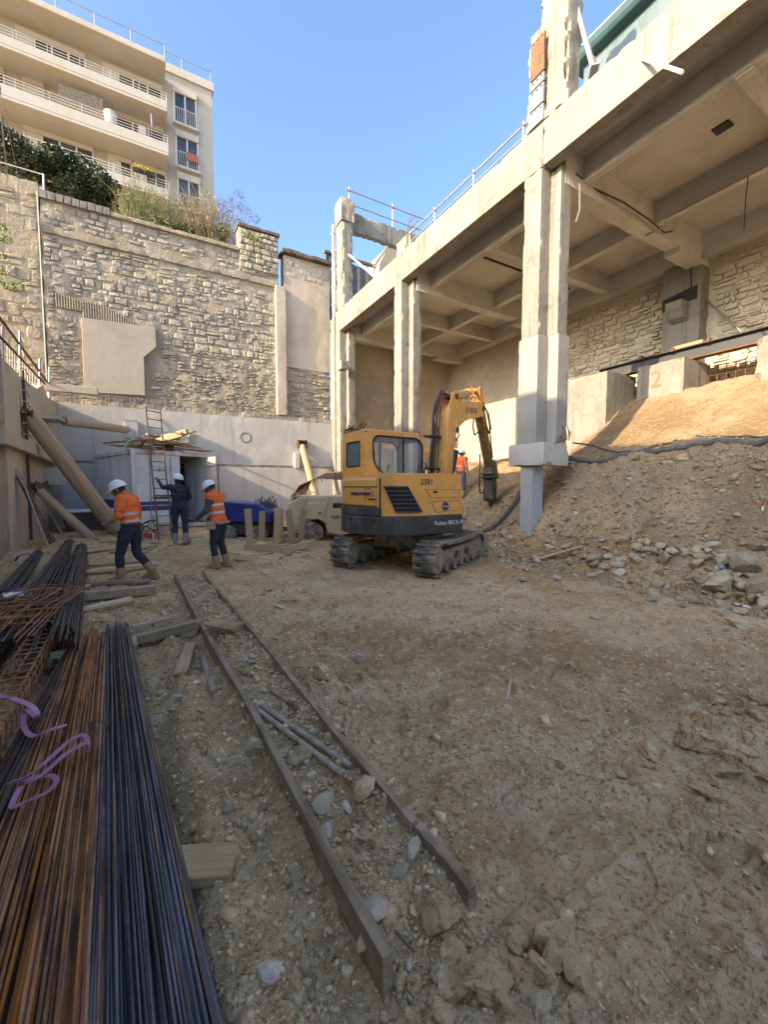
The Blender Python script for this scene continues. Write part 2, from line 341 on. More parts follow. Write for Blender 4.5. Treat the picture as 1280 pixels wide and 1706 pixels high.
RUBBER = mat('muddy rubber', (.06, .057, .054), .85, layers=[('noise', 4, (.40, .31, .205), .38, .56, .85), ('noise', 25, (.1, .085, .065), .5, .66, .6)], bump=[('noise', 25, .02)], coord='obj')
MUDST = mat('mud caked steel', (.36, .27, .18), .9, layers=[('noise', 4, (.10, .082, .062), .46, .62, .85), ('noise', 20, (.30, .24, .165), .54, .68, .6)], bump=[('noise', 14, .03)], coord='obj')
BLACK = mat('black rubber hose', (.03, .03, .032), .55, layers=[('noise', 9, (.12, .10, .08), .56, .7, .6)], coord='obj')
GREASE = mat('greasy worn steel', (.22, .13, .06), .65, .3, layers=[('noise', 5, (.58, .29, .075), .46, .6, .85), ('noise', 14, (.03, .026, .022), .52, .66, .8)], bump=[('noise', 18, .012)], coord='obj')
CHROME = mat('piston rod', (.6, .6, .6), .2, 1.)
GLASS = mat('tinted cab glass', (.93, .97, .95), .03, trans=.9, ior=1.08, spec=.6)
WINGL = mat('window glass', (.035, .04, .046), .06, spec=.8, layers=[('noise', .8, (.12, .12, .12), .45, .65, .7)])
PAINTW = mat('white window paint', (.68, .66, .6), .5)
BLDG = mat('cream apartment stone', (.49, .455, .385), .88, layers=[('noise', .35, (.45, .38, .27), .44, .62, .8), ('noise', (2, 2, .25), (.47, .395, .28), .54, .72, .55)], bump=[('noise', 5, .01)])
BLDG_BAL = mat('balcony concrete', (.55, .51, .44), .88, layers=[('noise', (1.4, 1.4, .6), (.52, .44, .31), .46, .66, .7)])
SHUT = mat('roller shutter', (.58, .53, .44), .7)
LEAF_D = mat('dark evergreen leaf', (.038, .062, .024), .55, coord='obj', layers=[('noise', 1.1, (.085, .105, .035), .48, .64, .8), ('noise2', 5, (.02, .035, .014), .5, .62, .7)])
LEAF_L = mat('fresh spring leaf', (.22, .32, .05), .6, layers=[('noise', 6, (.13, .21, .035), .45, .62, .7)])
DRY = mat('dry reed stems', (.42, .31, .16), .9, layers=[('noise', 3, (.22, .17, .085), .44, .6, .8), ('noise', 8, (.17, .185, .07), .56, .68, .7)])
BARK = mat('bark', (.12, .09, .065), .95)
ORANGE = mat('hi vis orange cloth', (.95, .17, .035), .8, layers=[('noise', 7, (.78, .13, .03), .44, .64, .6)], coord='obj', bump=[('noise', 9, .03)])
NAVY = mat('navy workwear', (.022, .027, .045), .9, layers=[('noise', 9, (.05, .055, .075), .5, .68, .7), ('noise', 4, (.11, .10, .085), .62, .74, .5)], coord='obj', bump=[('noise', 8, .04)])
JEAN = mat('blue jeans', (.07, .10, .17), .9, coord='obj', bump=[('noise', 8, .03)])
TAN = mat('tan suede boots', (.33, .21, .095), .9, layers=[('noise', 9, (.22, .15, .08), .46, .64, .7)], coord='obj')
KHAKI = mat('beige sleeve', (.36, .29, .2), .9, coord='obj', bump=[('noise', 8, .03)])
GREYG = mat('grey sweater', (.07, .075, .072), .95, coord='obj', bump=[('noise', 10, .03)])
SKIN = mat('skin', (.42, .225, .15), .6)
HAIR = mat('dark hair', (.02, .015, .012), .7)
HELM = mat('white helmet shell', (.80, .79, .76), .3, layers=[('noise', 8, (.6, .57, .5), .56, .7, .5)], coord='obj')
REFL = mat('grey reflective tape', (.52, .54, .53), .4)
TARP = mat('purple webbing sling', (.50, .22, .31), .85, layers=[('noise', 6, (.24, .105, .13), .42, .6, .8)], bump=[('noise', 80, .003)])
WHITEP = mat('white container paint', (.74, .73, .71), .5, layers=[('noise', 2, (.6, .58, .54), .46, .66, .7), ('noise', 12, (.28, .2, .14), .66, .74, .6)])
GREYC = mat('grey corrugated container paint', (.68, .66, .63), .55, layers=[('noise', (3, 3, .6), (.33, .325, .32), .46, .66, .8)])
BLUEP = mat('blue band paint', (.035, .06, .17), .5)
BLUEM = mat('blue machine hood', (.02, .035, .17), .4, layers=[('noise', 5, (.04, .06, .2), .46, .66, .7)], coord='obj')
BEIGE = mat('beige compressor paint', (.55, .43, .26), .5, layers=[('noise', 3, (.44, .35, .22), .46, .66, .7), ('noise', 14, (.3, .25, .18), .6, .74, .5)], coord='obj')
BEIGET = mat('dusty compressor top', (.56, .51, .41), .8, coord='obj')
DARK = mat('dark interior', (.025, .023, .022), .9, layers=[('noise', 3, (.06, .055, .05), .48, .66, .8)])
GREENT = mat('green tarpaulin', (.02, .075, .07), .55, layers=[('noise', 1.5, (.014, .05, .05), .44, .62, .7)])
GREYT = mat('blue grey sheeting', (.11, .165, .18), .6, layers=[('noise', (2, 2, .4), (.08, .12, .135), .44, .62, .8)], bump=[('noise', 3, .05)])
REDP = mat('red paint', (.5, .07, .04), .7)
TILE = mat('old roof edge tiles', (.13, .09, .07), .9, layers=[('noise', 3, (.2, .14, .1), .46, .64, .8)])

def dim_mound(m):
    """darkens the ground colour on slope and mound, where the light comes out too bright"""
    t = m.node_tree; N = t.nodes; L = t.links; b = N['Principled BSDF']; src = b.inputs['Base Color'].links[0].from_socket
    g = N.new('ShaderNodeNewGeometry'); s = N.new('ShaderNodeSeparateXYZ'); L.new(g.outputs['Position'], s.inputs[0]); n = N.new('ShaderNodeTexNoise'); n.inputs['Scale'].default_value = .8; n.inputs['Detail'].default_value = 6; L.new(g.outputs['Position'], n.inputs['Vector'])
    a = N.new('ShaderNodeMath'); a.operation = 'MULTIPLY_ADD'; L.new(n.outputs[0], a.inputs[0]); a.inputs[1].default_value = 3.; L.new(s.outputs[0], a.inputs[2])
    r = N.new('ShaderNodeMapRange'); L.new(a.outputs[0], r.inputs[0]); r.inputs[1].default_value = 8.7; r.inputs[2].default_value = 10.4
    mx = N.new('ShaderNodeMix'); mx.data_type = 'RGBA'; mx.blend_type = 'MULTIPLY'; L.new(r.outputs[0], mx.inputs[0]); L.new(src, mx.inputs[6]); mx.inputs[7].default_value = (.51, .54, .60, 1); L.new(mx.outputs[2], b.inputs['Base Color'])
dim_mound(DIRT)  # strong light on slope and mound is toned down in the colour
# ---------------------------------------------------------------- the ground of the pit
MARKS = [((901, 1422), (1002, 1359)), ((939, 1512), (1062, 1415)), ((1021, 1610), (1156, 1479)), ((1156, 1677), (1231, 1599)), ((860, 1350), (930, 1312))]
MARKS = [(AZ(*a), AZ(*b)) for a, b in MARKS]
def form_l(y): return .36+.30*sst(8.5, 1.0, y)*0+(.64-.38)*(8-y)/6.9
def form_r(y): return .84+(1.06-.84)*(8.2-y)/7.0
def ground_macro(x, y):
    toe = 7.2+.3*noise2(x*0+3, y, .5, 2, 5)+.95*sst(6.8, 9.6, y)
    t = x-toe+.12*noise2(x, y, .8, 2, 8)
    near = np.interp(t, [0, .35, .9, 2.0, 3.2, 6, 8, 12], [0, .12, .55, 1.95, 2.4, 4.35, 4.55, 4.6])
    far = np.interp(t, [0, 1, 2.2, 4.5, 7, 12], [0, .5, 1.4, 2.55, 3.0, 3.1])
    w = sst(7.4, 9.9, y); m = near*(1-w)+far*w
    m = np.where(x > 60, 0, m)
    return m+.22*sst(9, 13, y)*(1-sst(4, 7, x)), t
def ground_h(x, y, fine=True):
    x = np.asarray(x, float); y = np.asarray(y, float); sh = x.shape; x = x.ravel(); y = y.ravel()
    m, t = ground_macro(x, y); r = np.hypot(x, y)
    fade = 1-sst(25, 40, r)
    rg = 1-np.abs(noise2(x, y, 1.1, 3, 61))*2; ruf = sst(-.4, .7, t)*(1-.6*sst(3.2, 4.6, t))*(x < 14.5)*(y < 14); m = m+ruf*(.16*rg-.05+.07*noise2(x, y, 3.1, 3, 62))
    h = m+(noise2(x, y, .8, 3, 1)*.045+noise2(x, y, 2.6, 3, 2)*.022)*fade
    inf = ((x > form_l(y)) & (x < form_r(y)) & (y > 1.0) & (y < 8.1))
    rm = .38+.6*sst(-.15, .4, noise2(x, y, .7, 2, 3))*(1-.5*sst(4, 8, r))
    rm = np.maximum(rm, .85*(1-sst(.5, .9, x))*(1-sst(8.5, 10, y)))
    rm = np.maximum(rm, .9*np.exp(-(((x-3.6)/.55)**2+((y-1.25)/.6)**2)))
    rm = np.maximum(rm, .75*np.exp(-(((x-1.05)/.35)**2+((y-.85)/.4)**2)))
    rm = np.maximum(rm, 1.25*sst(-.9, .2, t)*(1-.55*sst(2.6, 4.2, t)))
    rm = np.where(inf, .75, rm)
    pad = (1-sst(.0, .22, x))*(1-sst(5.2, 5.7, y))*sst(-1.6, -1.2, x); rm = rm*(1-.8*pad); h = h-.09*pad
    h = h+np.where(inf, .055, 0)*sst(1.0, 1.3, y)
    h = h-.07*np.exp(-((x-form_l(y)+.13)/.13)**2)*(y < 7.8)*(y > .6)-.035*np.exp(-((x-form_r(y)-.1)/.1)**2)*(y < 7.8)*(y > .9)
    h = h+np.exp(-(((x-3.6)/.5)**2+((y-1.25)/.6)**2))*.07
    for c, a, s, far0 in ((.33, .32, 11, 60), (.15, .26, 21, 18), (.065, .2, 31, 8)):
        wx = x+noise2(x, y, .6/c, 2, s)*c*.35; wy = y+noise2(x, y, .6/c, 2, s+1)*c*.35
        d, rid = worley(wx, wy, c, s)
        h = h+np.sqrt(np.clip(1-d, 0, 1))*c*a*rid*rm*(1-sst(far0*.6, far0, r))
    if fine:
        near = (1-sst(4.5, 8, r)); msk = sst(-.2, .3, noise2(x, y, .8, 2, 81))*near
        c1_ = noise2(x, y, 4.2, 2, 82); c2_ = noise2(x, y, 9.5, 2, 83)
        h = h-msk*(.026*np.exp(-(c1_/.05)**2)+.012*np.exp(-(c2_/.06)**2))+near*(1-.7*pad)*(.02*noise2(x, y, 10, 3, 84)+.011*noise2(x, y, 30, 2, 85)*(1-sst(2.8, 5, r)))
        for p, q in MARKS:
            dx, dy = q.x-p.x, q.y-p.y; l = math.hypot(dx, dy); s_ = ((x-p.x)*dx+(y-p.y)*dy)/l/l; dd = np.abs((x-p.x)*dy-(y-p.y)*dx)/l
            h = h+.022*np.exp(-(dd/.016)**2)*((s_ > 0) & (s_ < 1))
        for (ax_, ay_, bx_, by_) in ((5.6, 6.2, 2.1, .6), (6.6, 5.0, 3.4, .3), (4.2, 7.2, 2.3, 2.4)):
            dx, dy = bx_-ax_, by_-ay_; l = math.hypot(dx, dy); s_ = ((x-ax_)*dx+(y-ay_)*dy)/l; dd = ((x-ax_)*dy-(y-ay_)*dx)/l
            h = h+.011*np.sin(s_*2*PI/.13)*(np.abs(dd) < .22)*(s_ > 0)*(s_ < l)*sst(-.15, .35, noise2(x, y, .9, 2, 71))
    return h.reshape(sh)
def GPT(px, py):
    """where the sight line through a pixel meets the ground"""
    d = _ray(px, py); t = np.exp(np.linspace(math.log(.8), math.log(30), 500)); P = _c[None]+d[None]*t[:, None]; k = np.where(P[:, 2] < ground_h(P[:, 0], P[:, 1]))[0]
    return Vector(P[k[0]]) if len(k) else AZ(px, py, 0)
def gh(x, y): return float(ground_h(np.array([x]), np.array([y]))[0])
th = np.concatenate([np.linspace(-180, -20, 60), np.linspace(-19.5, 79.5, 640), np.linspace(80, 180, 40)])[:-1]*PI/180
rr = np.concatenate([np.linspace(.05, .7, 12), .72*np.exp(np.linspace(0, math.log(24/.72), 520)), 24*np.exp(np.linspace(.03, math.log(600/24), 26))])
TH, RR = np.meshgrid(th, rr); GX = (np.sin(TH)*RR).ravel(); GY = (np.cos(TH)*RR).ravel(); GZ = ground_h(GX, GY); GZ = np.where(RR.ravel() > 40, np.minimum(GZ, -.2), GZ)
nt_, nr_ = len(th), len(rr); i0 = (np.arange(nr_-1)[:, None]*nt_+np.arange(nt_)[None]); i1 = (np.arange(nr_-1)[:, None]*nt_+(np.arange(nt_)[None]+1) % nt_)
F = np.stack([i0, i1, i1+nt_, i0+nt_], 2).reshape(-1, 4)
gv = np.stack([GX, GY, GZ], 1); ctr = len(gv); gv = np.vstack([gv, [[0, 0, GZ[:nt_].mean()]]])
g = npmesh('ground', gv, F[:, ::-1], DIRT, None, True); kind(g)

# ---------------------------------------------------------------- stones laid in courses
def stone_mesh(seed):
    r = random.Random(seed); n = 10; pts = []
    for k in range(n):
        a = 2*PI*k/n+r.uniform(-.2, .2); c, s_ = math.cos(a), math.sin(a); e = r.uniform(.16, .42)
        pts.append((.5*math.copysign(abs(c)**e, c)*r.uniform(.86, 1.04), .5*math.copysign(abs(s_)**e, s_)*r.uniform(.86, 1.04)))
    b = MB(); vs = []; fs = []
    for (sc, d) in ((1, 0), (1, -.7), (.88, -1)): vs += [(x*sc, d+(r.uniform(-.12, .12) if d else 0), z*sc) for x, z in pts]
    vs.append((r.uniform(-.05, .05), -1.08, r.uniform(-.05, .05)))
    for q in range(2):
        for k in range(n): fs.append((q*n+k, q*n+(k+1) % n, (q+1)*n+(k+1) % n, (q+1)*n+k))
    for k in range(n): fs.append((2*n+k, 2*n+(k+1) % n, 3*n))
    return vs, fs
SP = [stone_mesh(k) for k in range(22)]
def stone_data(m):
    out = []
    for vs, fs in SP:
        me = bpy.data.meshes.new('stone'); me.from_pydata(vs, [], fs); me.materials.append(m); fixn(me); shade(me, 50); out.append(me)
    return out
def courses(x0, x1, z0, z1, hr, wr, keep, rnd, gap=.025, wob=.03):
    out = []; z = z0
    while z < z1-.05:
        h = rnd.uniform(*hr); h = min(h, z1-z)
        if z1-z-h < hr[0]*.5: h = z1-z
        x = x0-rnd.uniform(0, wr[0])
        while x < x1:
            w = rnd.uniform(*wr)
            if x+w > x0+.05:
                a, b = max(x, x0), min(x+w, x1)
                if b-a > .07:
                    q = rnd.random()
                    if q < .22 and h > hr[0]*1.25:
                        s_ = rnd.uniform(.4, .6); parts = [(a, b, z, z+h*s_), (a, b, z+h*s_, z+h)]
                    elif q < .34 and b-a > .3: s_ = rnd.uniform(.35, .65); parts = [(a, a+(b-a)*s_, z, z+h), (a+(b-a)*s_, b, z, z+h)]
                    else: parts = [(a, b, z, z+h)]
                    for (p, q_, r0, r1) in parts:
                        cx, cz = (p+q_)/2+rnd.uniform(-1, 1)*wob*.5, (r0+r1)/2+rnd.uniform(-1, 1)*wob
                        if keep(cx, cz, q_-p, r1-r0): out.append((cx, cz, max(q_-p-gap, .05), max(r1-r0-gap, .05)))
            x += w
        z += h
    return out
def lay(parent, st, data, place, depth, rnd, limit=295, rz=0., m=None):
    """place(u, z) -> point; the biggest stones are single parts, the rest one joined part"""
    st = sorted(st, key=lambda s: -s[2]*s[3]); rest = MB()
    for i, (u, z, w, h) in enumerate(st):
        d = depth*rnd.uniform(.6, 1.25); p = place(u, z); k = rnd.randrange(len(data)); ry = rnd.uniform(-.07, .07)
        if i < limit:
            o = obj('stone', data[k], parent); o.location = p; o.scale = (w, d, h); o.rotation_euler = (0, ry, rz)
        else:
            Mx = Matrix.Translation(p) @ Matrix.Rotation(rz, 4, 'Z') @ Matrix.Rotation(ry, 4, 'Y') @ Matrix.Diagonal((w, d, h, 1)); rest.add([Mx @ Vector(v) for v in SP[k][0]], SP[k][1])
    if rest.v:
        o = rest.build('small_stones', m, parent); kind(o, 'stuff'); shade(o.data, 50)

# ---------------------------------------------------------------- back retaining wall of rubble stone
YW = 19.3; ZT = 11.86; ZG = 4.68
rnd = random.Random(3)
patch = [(135.8, 530), (258.8, 546.9), (260.6, 578.7), (240, 595.6), (241.9, 659.4), (140.6, 653.7)]
patch = [AY(px, py, YW-.1) for px, py in patch]
pxs = [p.x for p in patch]; pzs = [p.z for p in patch]
cor = [AY(92, 488, YW-.1), AY(258, 548, YW-.1)]
WB = thing('rubble_retaining_wall', 'tall rubble stone retaining wall with rendered patch along the back of the pit', 'wall', (0, YW, 0))
def flat_panel(name, x0, x1, z0, z1, y0, y1, m, par, **k):
    return rbox(name, (x0, y0-YW, z0), (x1, y1-YW, z1), m, par, **k)
flat_panel('mortar_bed', -3.0, 5.45, 3.5, ZT-.02, YW-.015, YW+.7, MORTAR, WB, res=.085, amp=.05, chip=.0, sc=2.6)
def keep_main(x, z, w, h):
    if min(pxs)-w/2 < x < max(pxs)+w/2 and min(pzs)-h/2 < z < max(pzs)+h/2:
        if not (z < 6.35 and x > pxs[3]+.12+w/2): return False
    if 10.62 < z < 10.98: return False
    if cor[0].x < x < cor[1].x and cor[1].z-.05 < z < cor[1].z+.75 - .25*(x-cor[0].x)/(cor[1].x-cor[0].x)*2: return False
    return True
big = courses(-2.95, 5.35, 7.0, ZT-.06, (.13, .33), (.16, .56), keep_main, rnd, .028, .035)
low = courses(-2.95, 5.35, 4.75, 7.0, (.09, .19), (.14, .42), lambda x, z, w, h: keep_main(x, z, w, h) and rnd.random() < .86, rnd, .03, .03)
SD = stone_data(STONE)
lay(WB, big+low, SD, lambda u, z: (u, .05, z), .09, rnd, 298, 0, STONE)
flat_panel('mortar_band', -2.98, 5.4, 10.66, 10.92, YW-.10, YW+.1, MORTAR, WB, res=.08, amp=.03, chip=.05)
b = MB(); b.prism([(p.x, p.z) for p in patch], (0, 0, 0), (1, 0, 0), (0, 0, 1), (0, 1, 0), -.15, .1); b.build('render_patch', RENDER, WB, bevel=.012)
b = MB(); n = 60; vs = []; fs = []                                       # corrugated sheet imprint above the patch
for i in range(n*4+1):
    t = i/(n*4); x = cor[0].x+(cor[1].x-cor[0].x)*t; d = -.09-.025*math.sin(i*PI/2*.66)
    zt = cor[0].z-(.0+1.0*t*t)-.06*math.sin(t*9); zb = max(pzs)-.02 - (.28*t if t > .25 else -.2)
    vs += [(x, d, zb), (x, d, max(zt, zb+.1)), (x, .1, max(zt, zb+.1))]
for i in range(n*4): fs += [(3*i, 3*i+3, 3*i+4, 3*i+1), (3*i+1, 3*i+4, 3*i+5, 3*i+2)]
b.add(vs, fs); b.build('corrugated_patch', MORTAR, WB)
c0, c1 = AY(65, 328, YW), AY(184, 362, YW)                               # coping: pale blocks at the left, a rough cement strip further on
for i in range(9):
    xa = -3.0+i*(c1.x+3.0)/9; flat_panel('coping_block', xa+.008, xa+(c1.x+3.0)/9-.008, ZT-.06, ZT+.2, YW-.16, YW+.5, CONC, WB, res=.1, amp=.01, chip=.02, seed=i)
flat_panel('coping_strip', c1.x+.01, 3.72, ZT-.05, ZT+.1, YW-.14, YW+.6, MORTAR, WB, res=.09, amp=.02, chip=.04)
flat_panel('ledge', -2.9, 8.0, 4.68, 4.92, YW-.2, YW+.1, MORTAR, WB, res=.09, amp=.07, chip=.09, sc=4)
# raised stub of wall at the right end
WS = thing('stone_wall_stub', 'raised stub of squared stone above the right end of the rubble wall', 'wall', (4.6, YW, ZT))
rbox('mortar_bed', (-.85, -.05, -.75), (.87, .6, 1.0), MORTAR, WS, res=.12, amp=.02, chip=.04)
lay(WS, courses(-.83, .85, -.7, .95, (.2, .3), (.25, .5), lambda *a: True, rnd, .02, .01), SD, lambda u, z: (u, -.03, z), .1, rnd, 60, 0, STONE)
rbox('coping', (-.9, -.16, 1.005), (.92, .62, 1.13), TILE, WS, res=.1, amp=.015, chip=.03)
tag(rbox('stone_pilaster', (5.28, YW-.25, 4.95), (5.72, YW+.1, 10.7), CONC_L, None, res=.12, amp=.012, chip=.03), 'narrow cement pilaster beside the right end of the rubble wall', 'pilaster')
WP = thing('cement_wall', 'stained cement wall under tiled edge between rubble wall and concrete frame', 'wall', (0, YW, 0))
flat_panel('cement_face', 5.73, 7.95, 7.2, 12.2, YW-.05, YW+.5, CONC_L, WP, res=.14, amp=.015, chip=.0, seed=3)
flat_panel('mortar_bed', 5.73, 7.95, 4.3, 7.19, YW-.02, YW+.5, MORTAR, WP, res=.12, amp=.06, chip=0, seed=4)
lay(WP, courses(5.75, 7.9, 4.95, 7.2, (.12, .26), (.18, .5), lambda *a: rnd.random() < .75, rnd, .03, .03), SD, lambda u, z: (u, .03, z), .09, rnd, 150, 0, STONE)
lay(WP, courses(5.85, 7.9, 11.3, 12.2, (.2, .24), (.35, .6), lambda *a: rnd.random() < .8, rnd, .015, .005), SD, lambda u, z: (u, -.0, z), .07, rnd, 60, 0, STONE_L)
for i in range(12): flat_panel('edge_tile', 5.6+i*.2, 5.6+i*.2+.19, 12.22+.02*math.sin(i), 12.38+.02*math.sin(i), YW-.3, YW+.5, TILE, WP, res=.1, amp=.01, chip=.03, seed=i)
# left, mortared part of the wall
WL = thing('mortared_stone_wall', 'taller mortared stone wall left of the vertical joint above the stairs', 'wall', (0, YW, 0))
flat_panel('mortar_bed', -9, -3.02, 0, ZT+.45, YW-.03, YW+.7, STONE_L, WL, res=.12, amp=.04, chip=.05, seed=6)
lay(WL, courses(-6, -3.08, 4.6, ZT+.1, (.26, .5), (.4, .9), lambda *a: True, rnd, .06, .04), stone_data(STONE_L), lambda u, z: (u, .03, z), .09, rnd, 220, 0, STONE_L)
b = MB(); b.tube([(-3.02, YW-.12, 3.5), (-3.03, YW-.12, ZT+.1)], .022, 8); tag(b.build('wall_pipe', GALV), 'thin grey downpipe in the vertical joint of the stone wall', 'pipe')
# terrace above
b = MB(); b.box((-90, YW+.7, 2), (5.5, 80, ZT-.08)); kind(b.build('terrace', DIRT))

# ---------------------------------------------------------------- grey concrete retaining wall below the rubble
WG = thing('concrete_retaining_wall', 'smooth grey concrete retaining wall with starter bars below the rubble wall', 'wall', (0, YW, 0))
flat_panel('upper_lift', -2.75, 8.3, 2.62, ZG, YW-.42, YW+.3, CONC_GREY, WG, res=.16, amp=.012, chip=.01, seed=1)
flat_panel('lower_lift', -2.75, 8.3, -.3, 2.54, YW-.45, YW+.3, CONC_GREY, WG, res=.16, amp=.012, chip=.02, seed=2)
flat_panel('joint_strip', -2.75, 8.3, 2.545, 2.615, YW-.46, YW+.2, CONC, WG, res=.08, amp=.01, chip=.03, seed=2)
for i in range(78):
    x = -2.5+i*.135+rnd.uniform(-.02, .02); b = MB(); h = rnd.uniform(.32, .5)
    b.tube([(x, -.2, ZG-.05), (x+rnd.uniform(-.03, .03), -.2+rnd.uniform(-.04, .02), ZG+h)], .009, 5); b.build('starter_bar', GALV, WG)
for x0, x1 in ((-2.4, .9), (1.2, 4.0), (4.1, 6.4)):
    b = MB(); b.tube([(x0, -.22, ZG+.4), ((x0+x1)/2, -.21, ZG+.43), (x1, -.22, ZG+.36)], .008, 5); b.build('tie_bar', GALV, WG)
c = AY(409, 729, YW-.42); b = MB(); b.lathe([(0, .24), (.03, .24), (.035, .2), (.01, .16), (.015, .02)], (c.x, -.40, c.z), (0, -1, 0), 20); b.build('core_hole_plug', CONC, WG)
for px, py in ((429, 862), (494, 762)):
    c = AY(px, py, YW-.45); b = MB(); b.box((c.x-.11, -.56, c.z-.5), (c.x+.11, -.40, c.z+.2), .01); b.build('wall_shoe', CONC_GREY, WG)

# ---------------------------------------------------------------- left wall
XL = -2.75
LW = thing('left_concrete_wall', 'beige concrete side wall with sloping stair top at the left', 'wall', (XL, 14, 0))
def LX(px, py, x=XL): p = AX(px, py, x); return (p.y-14, p.z)
pl2 = [LX(36, 900), (5.1, -.3), (5.1, 4.7), LX(80, 662), LX(72, 642), LX(62, 648), LX(26, 622)]; pl2[0] = (pl2[0][0], -.3)
b = MB(); b.prism(pl2, (0, 0, 0), (0, 1, 0), (0, 0, 1), (1, 0, 0), -.6, 0); b.build('far_panel', CONC_L, LW, bevel=.015)
q0, q1 = LX(4, 604), LX(25, 624); ya = LX(9, 800)[0]; yb = LX(31, 800)[0]
b = MB(); b.prism([(ya-.2, -.3), (yb, -.3), (yb, q1[1]), (ya-.2, q0[1])], (0, 0, 0), (0, 1, 0), (0, 0, 1), (1, 0, 0), -.6, .1); b.build('near_panel', CONC_L, LW, bevel=.02)
p0, p1 = AX(8, 735, XL+.12), AX(95, 768, XL+.12)
b = MB(); b.bar((.16, p0.y-14-.5, p0.z+.05), (.16, p1.y-14, p1.z), .2, .3, .015); b.build('waler_beam', CONC_L, LW)
for (pa, pb, d) in (((78, 700), (105, 720), .5), ((85, 782), (112, 808), .5)):
    a0 = AX(*pa, XL+.01); a1 = AX(*pb, XL+.01); rbox('corbel_block', (0, 16.2-14, a1.z), (d, 17.3-14, a0.z+.02), CONC_GREY, LW, res=.1, amp=.01, chip=.03)
for k in range(7):
    z = 4.6-k*.27; b = MB(); y = AX(28, 700, XL).y-14; b.tube([(.12, y, z), (.16, y+.3, z+.02), (.1, y+.9, z-.03)], .012, 6); b.build('bent_bar', GALV, LW)
b = MB(); y = AX(33, 700, XL).y-14; b.tube([(.1, y, .3), (.12, y, 3.1), (.1, y+.02, 4.6)], .035, 8); b.build('vertical_pipe', STEEL, LW)
bank = thing('rough_bank', 'rough broken earth and concrete face at the left edge', 'earth bank', (XL, 5, 0))
rbox('bank_face', (-.6, -8, -.3), (.05, AX(10, 800, XL).y-5-.15, 5.0), MORTAR, bank, res=.12, amp=.16, chip=.1, sc=1.6)
# stair parapet and rails over the left wall
SR = thing('stair_railing', 'rusty stair guard rail with mesh infill climbing above the left wall', 'railing', (XL, 14, 0))
def rail(p, q, r, nm, m=RUSTY): b = MB(); b.tube([p, q], r, 8); return b.build(nm, m, SR)
def LP(px, py, d=.0): p = AX(px, py, XL+d); return Vector((d, p.y-14, p.z))
rail(LP(-30, 490, -.1), LP(82, 641, -.1), .035, 'handrail'); rail(LP(-30, 530, -.05), LP(75, 640, -.05), .03, 'lower_rail')
for (px, y0, y1) in ((4, 545, 600), (33, 552, 618), (66, 598, 655), (82, 612, 668)): rail(LP(px, y0, -.08), LP(px, y1, -.08), .03, 'post', GALV)
for k in range(16):
    px = 4+k*4.2; rail(LP(px, 560+k*5.2, -.06), LP(px, 606+k*4.1, -.06), .009, 'infill_bar', GALV)
b = MB(); b.box((-.3, 4.2, 4.95), (1.3, 4.5, 5.2), .01); b.build('landing_beam', CONC_L, SR)

# ---------------------------------------------------------------- unseen house added left of the frame to cast the shade on the pit floor
NB = thing('added_shade_house', 'unseen rendered house added beyond the left edge to shade the pit', 'building', (-10, 1, 0))
b = MB(); b.box((-5, -13, 0), (4.6, 10.6, 9.15)); b.build('wall', BLDG, NB)
b = MB(); b.box((-5.2, -13.2, 9.151), (4.8, 10.8, 9.4)); b.build('roof', CONC_L, NB)
for k in range(5):
    b = MB(); b.box((4.58, -10+k*4, 5.6), (4.63, -8.8+k*4, 7.4)); b.build('window', WINGL, NB)
# ---------------------------------------------------------------- the concrete frame hall on the right
XF = 7.9; ZB = 8.82; ZBT = 9.77
HALL = thing('concrete_frame_hall', 'gutted concrete frame hall with columns, beams and slab on the right', 'building', (XF, 0, 0))
def hb(name, x0, x1, y0, y1, z0, z1, m=CONC, par=HALL, **k):
    k.setdefault('res', .16); k.setdefault('amp', .01); k.setdefault('chip', .045); return rbox(name, (x0-XF, y0, z0), (x1-XF, y1, z1), m, par, **k)
sd_ = 0
for (y0, y1) in ((-4, .95), (.955, 6.70), (6.705, 12.62), (12.625, 18.42)):
    sd_ += 1; hb('edge_beam', XF, XF+.31, y0, y1, ZB, ZBT, seed=sd_, chip=.05, res=.11)
def column(yf, z0, z1, par, m=CONC, s=0, gx=0., chip=.06):
    hb('column_face', XF-gx, XF+.32+gx*0, yf-.49-gx, yf+gx, z0, z1, m, par, res=.06, chip=chip, chipf=.36, seed=s, amp=.01)
    hb('column_core', XF+.321, XF+.66+gx, yf-.76-gx, yf+gx, z0, z1, m, par, res=.06, chip=chip, chipf=.36, seed=s+1, amp=.01)
def colgroup(): 
    o = bpy.data.objects.new('column', None); COL.objects.link(o); o.parent = HALL; return o
JACK = mat('pale jacket concrete', (.33, .31, .275), .85, layers=[('noise', 1.2, (.27, .25, .215), .42, .62, .7), ('noise', (6, 6, .5), (.22, .2, .17), .56, .7, .5)], bump=[('noise', 8, .012)])
c1 = colgroup(); column(7.20, 5.15, ZB-.003, c1, CONC, 11, 0., .05); column(7.20, 2.68, 5.147, c1, JACK, 13, .035, .02)
hb('pedestal', XF-.14, XF+.72, 6.36, 7.40, 2.16, 2.677, CONC_GREY, c1, res=.07, chip=.07, amp=.02, seed=5)
hb('post', XF-.02, XF+.34, 6.76, 7.12, -.3, 2.157, CONC_POST, c1, res=.12, chip=.01, amp=.004)
b = MB()
for k in range(6): b.tube([(.1+.05*k, 6.27, 2.6+.02*k), (.1+.06*k, 6.2-.02*k, 2.75), (.18+.05*k+.1*math.sin(k*2.), 6.15, 2.8+.12*(k % 3)), (.3+.05*k, 6.2, 2.72+.1*(k % 2))], .008, 5)
b.build('bent_wire', RUSTY, c1)
c2 = colgroup(); column(13.11, -.2, ZB-.003, c2, CONC, 21)
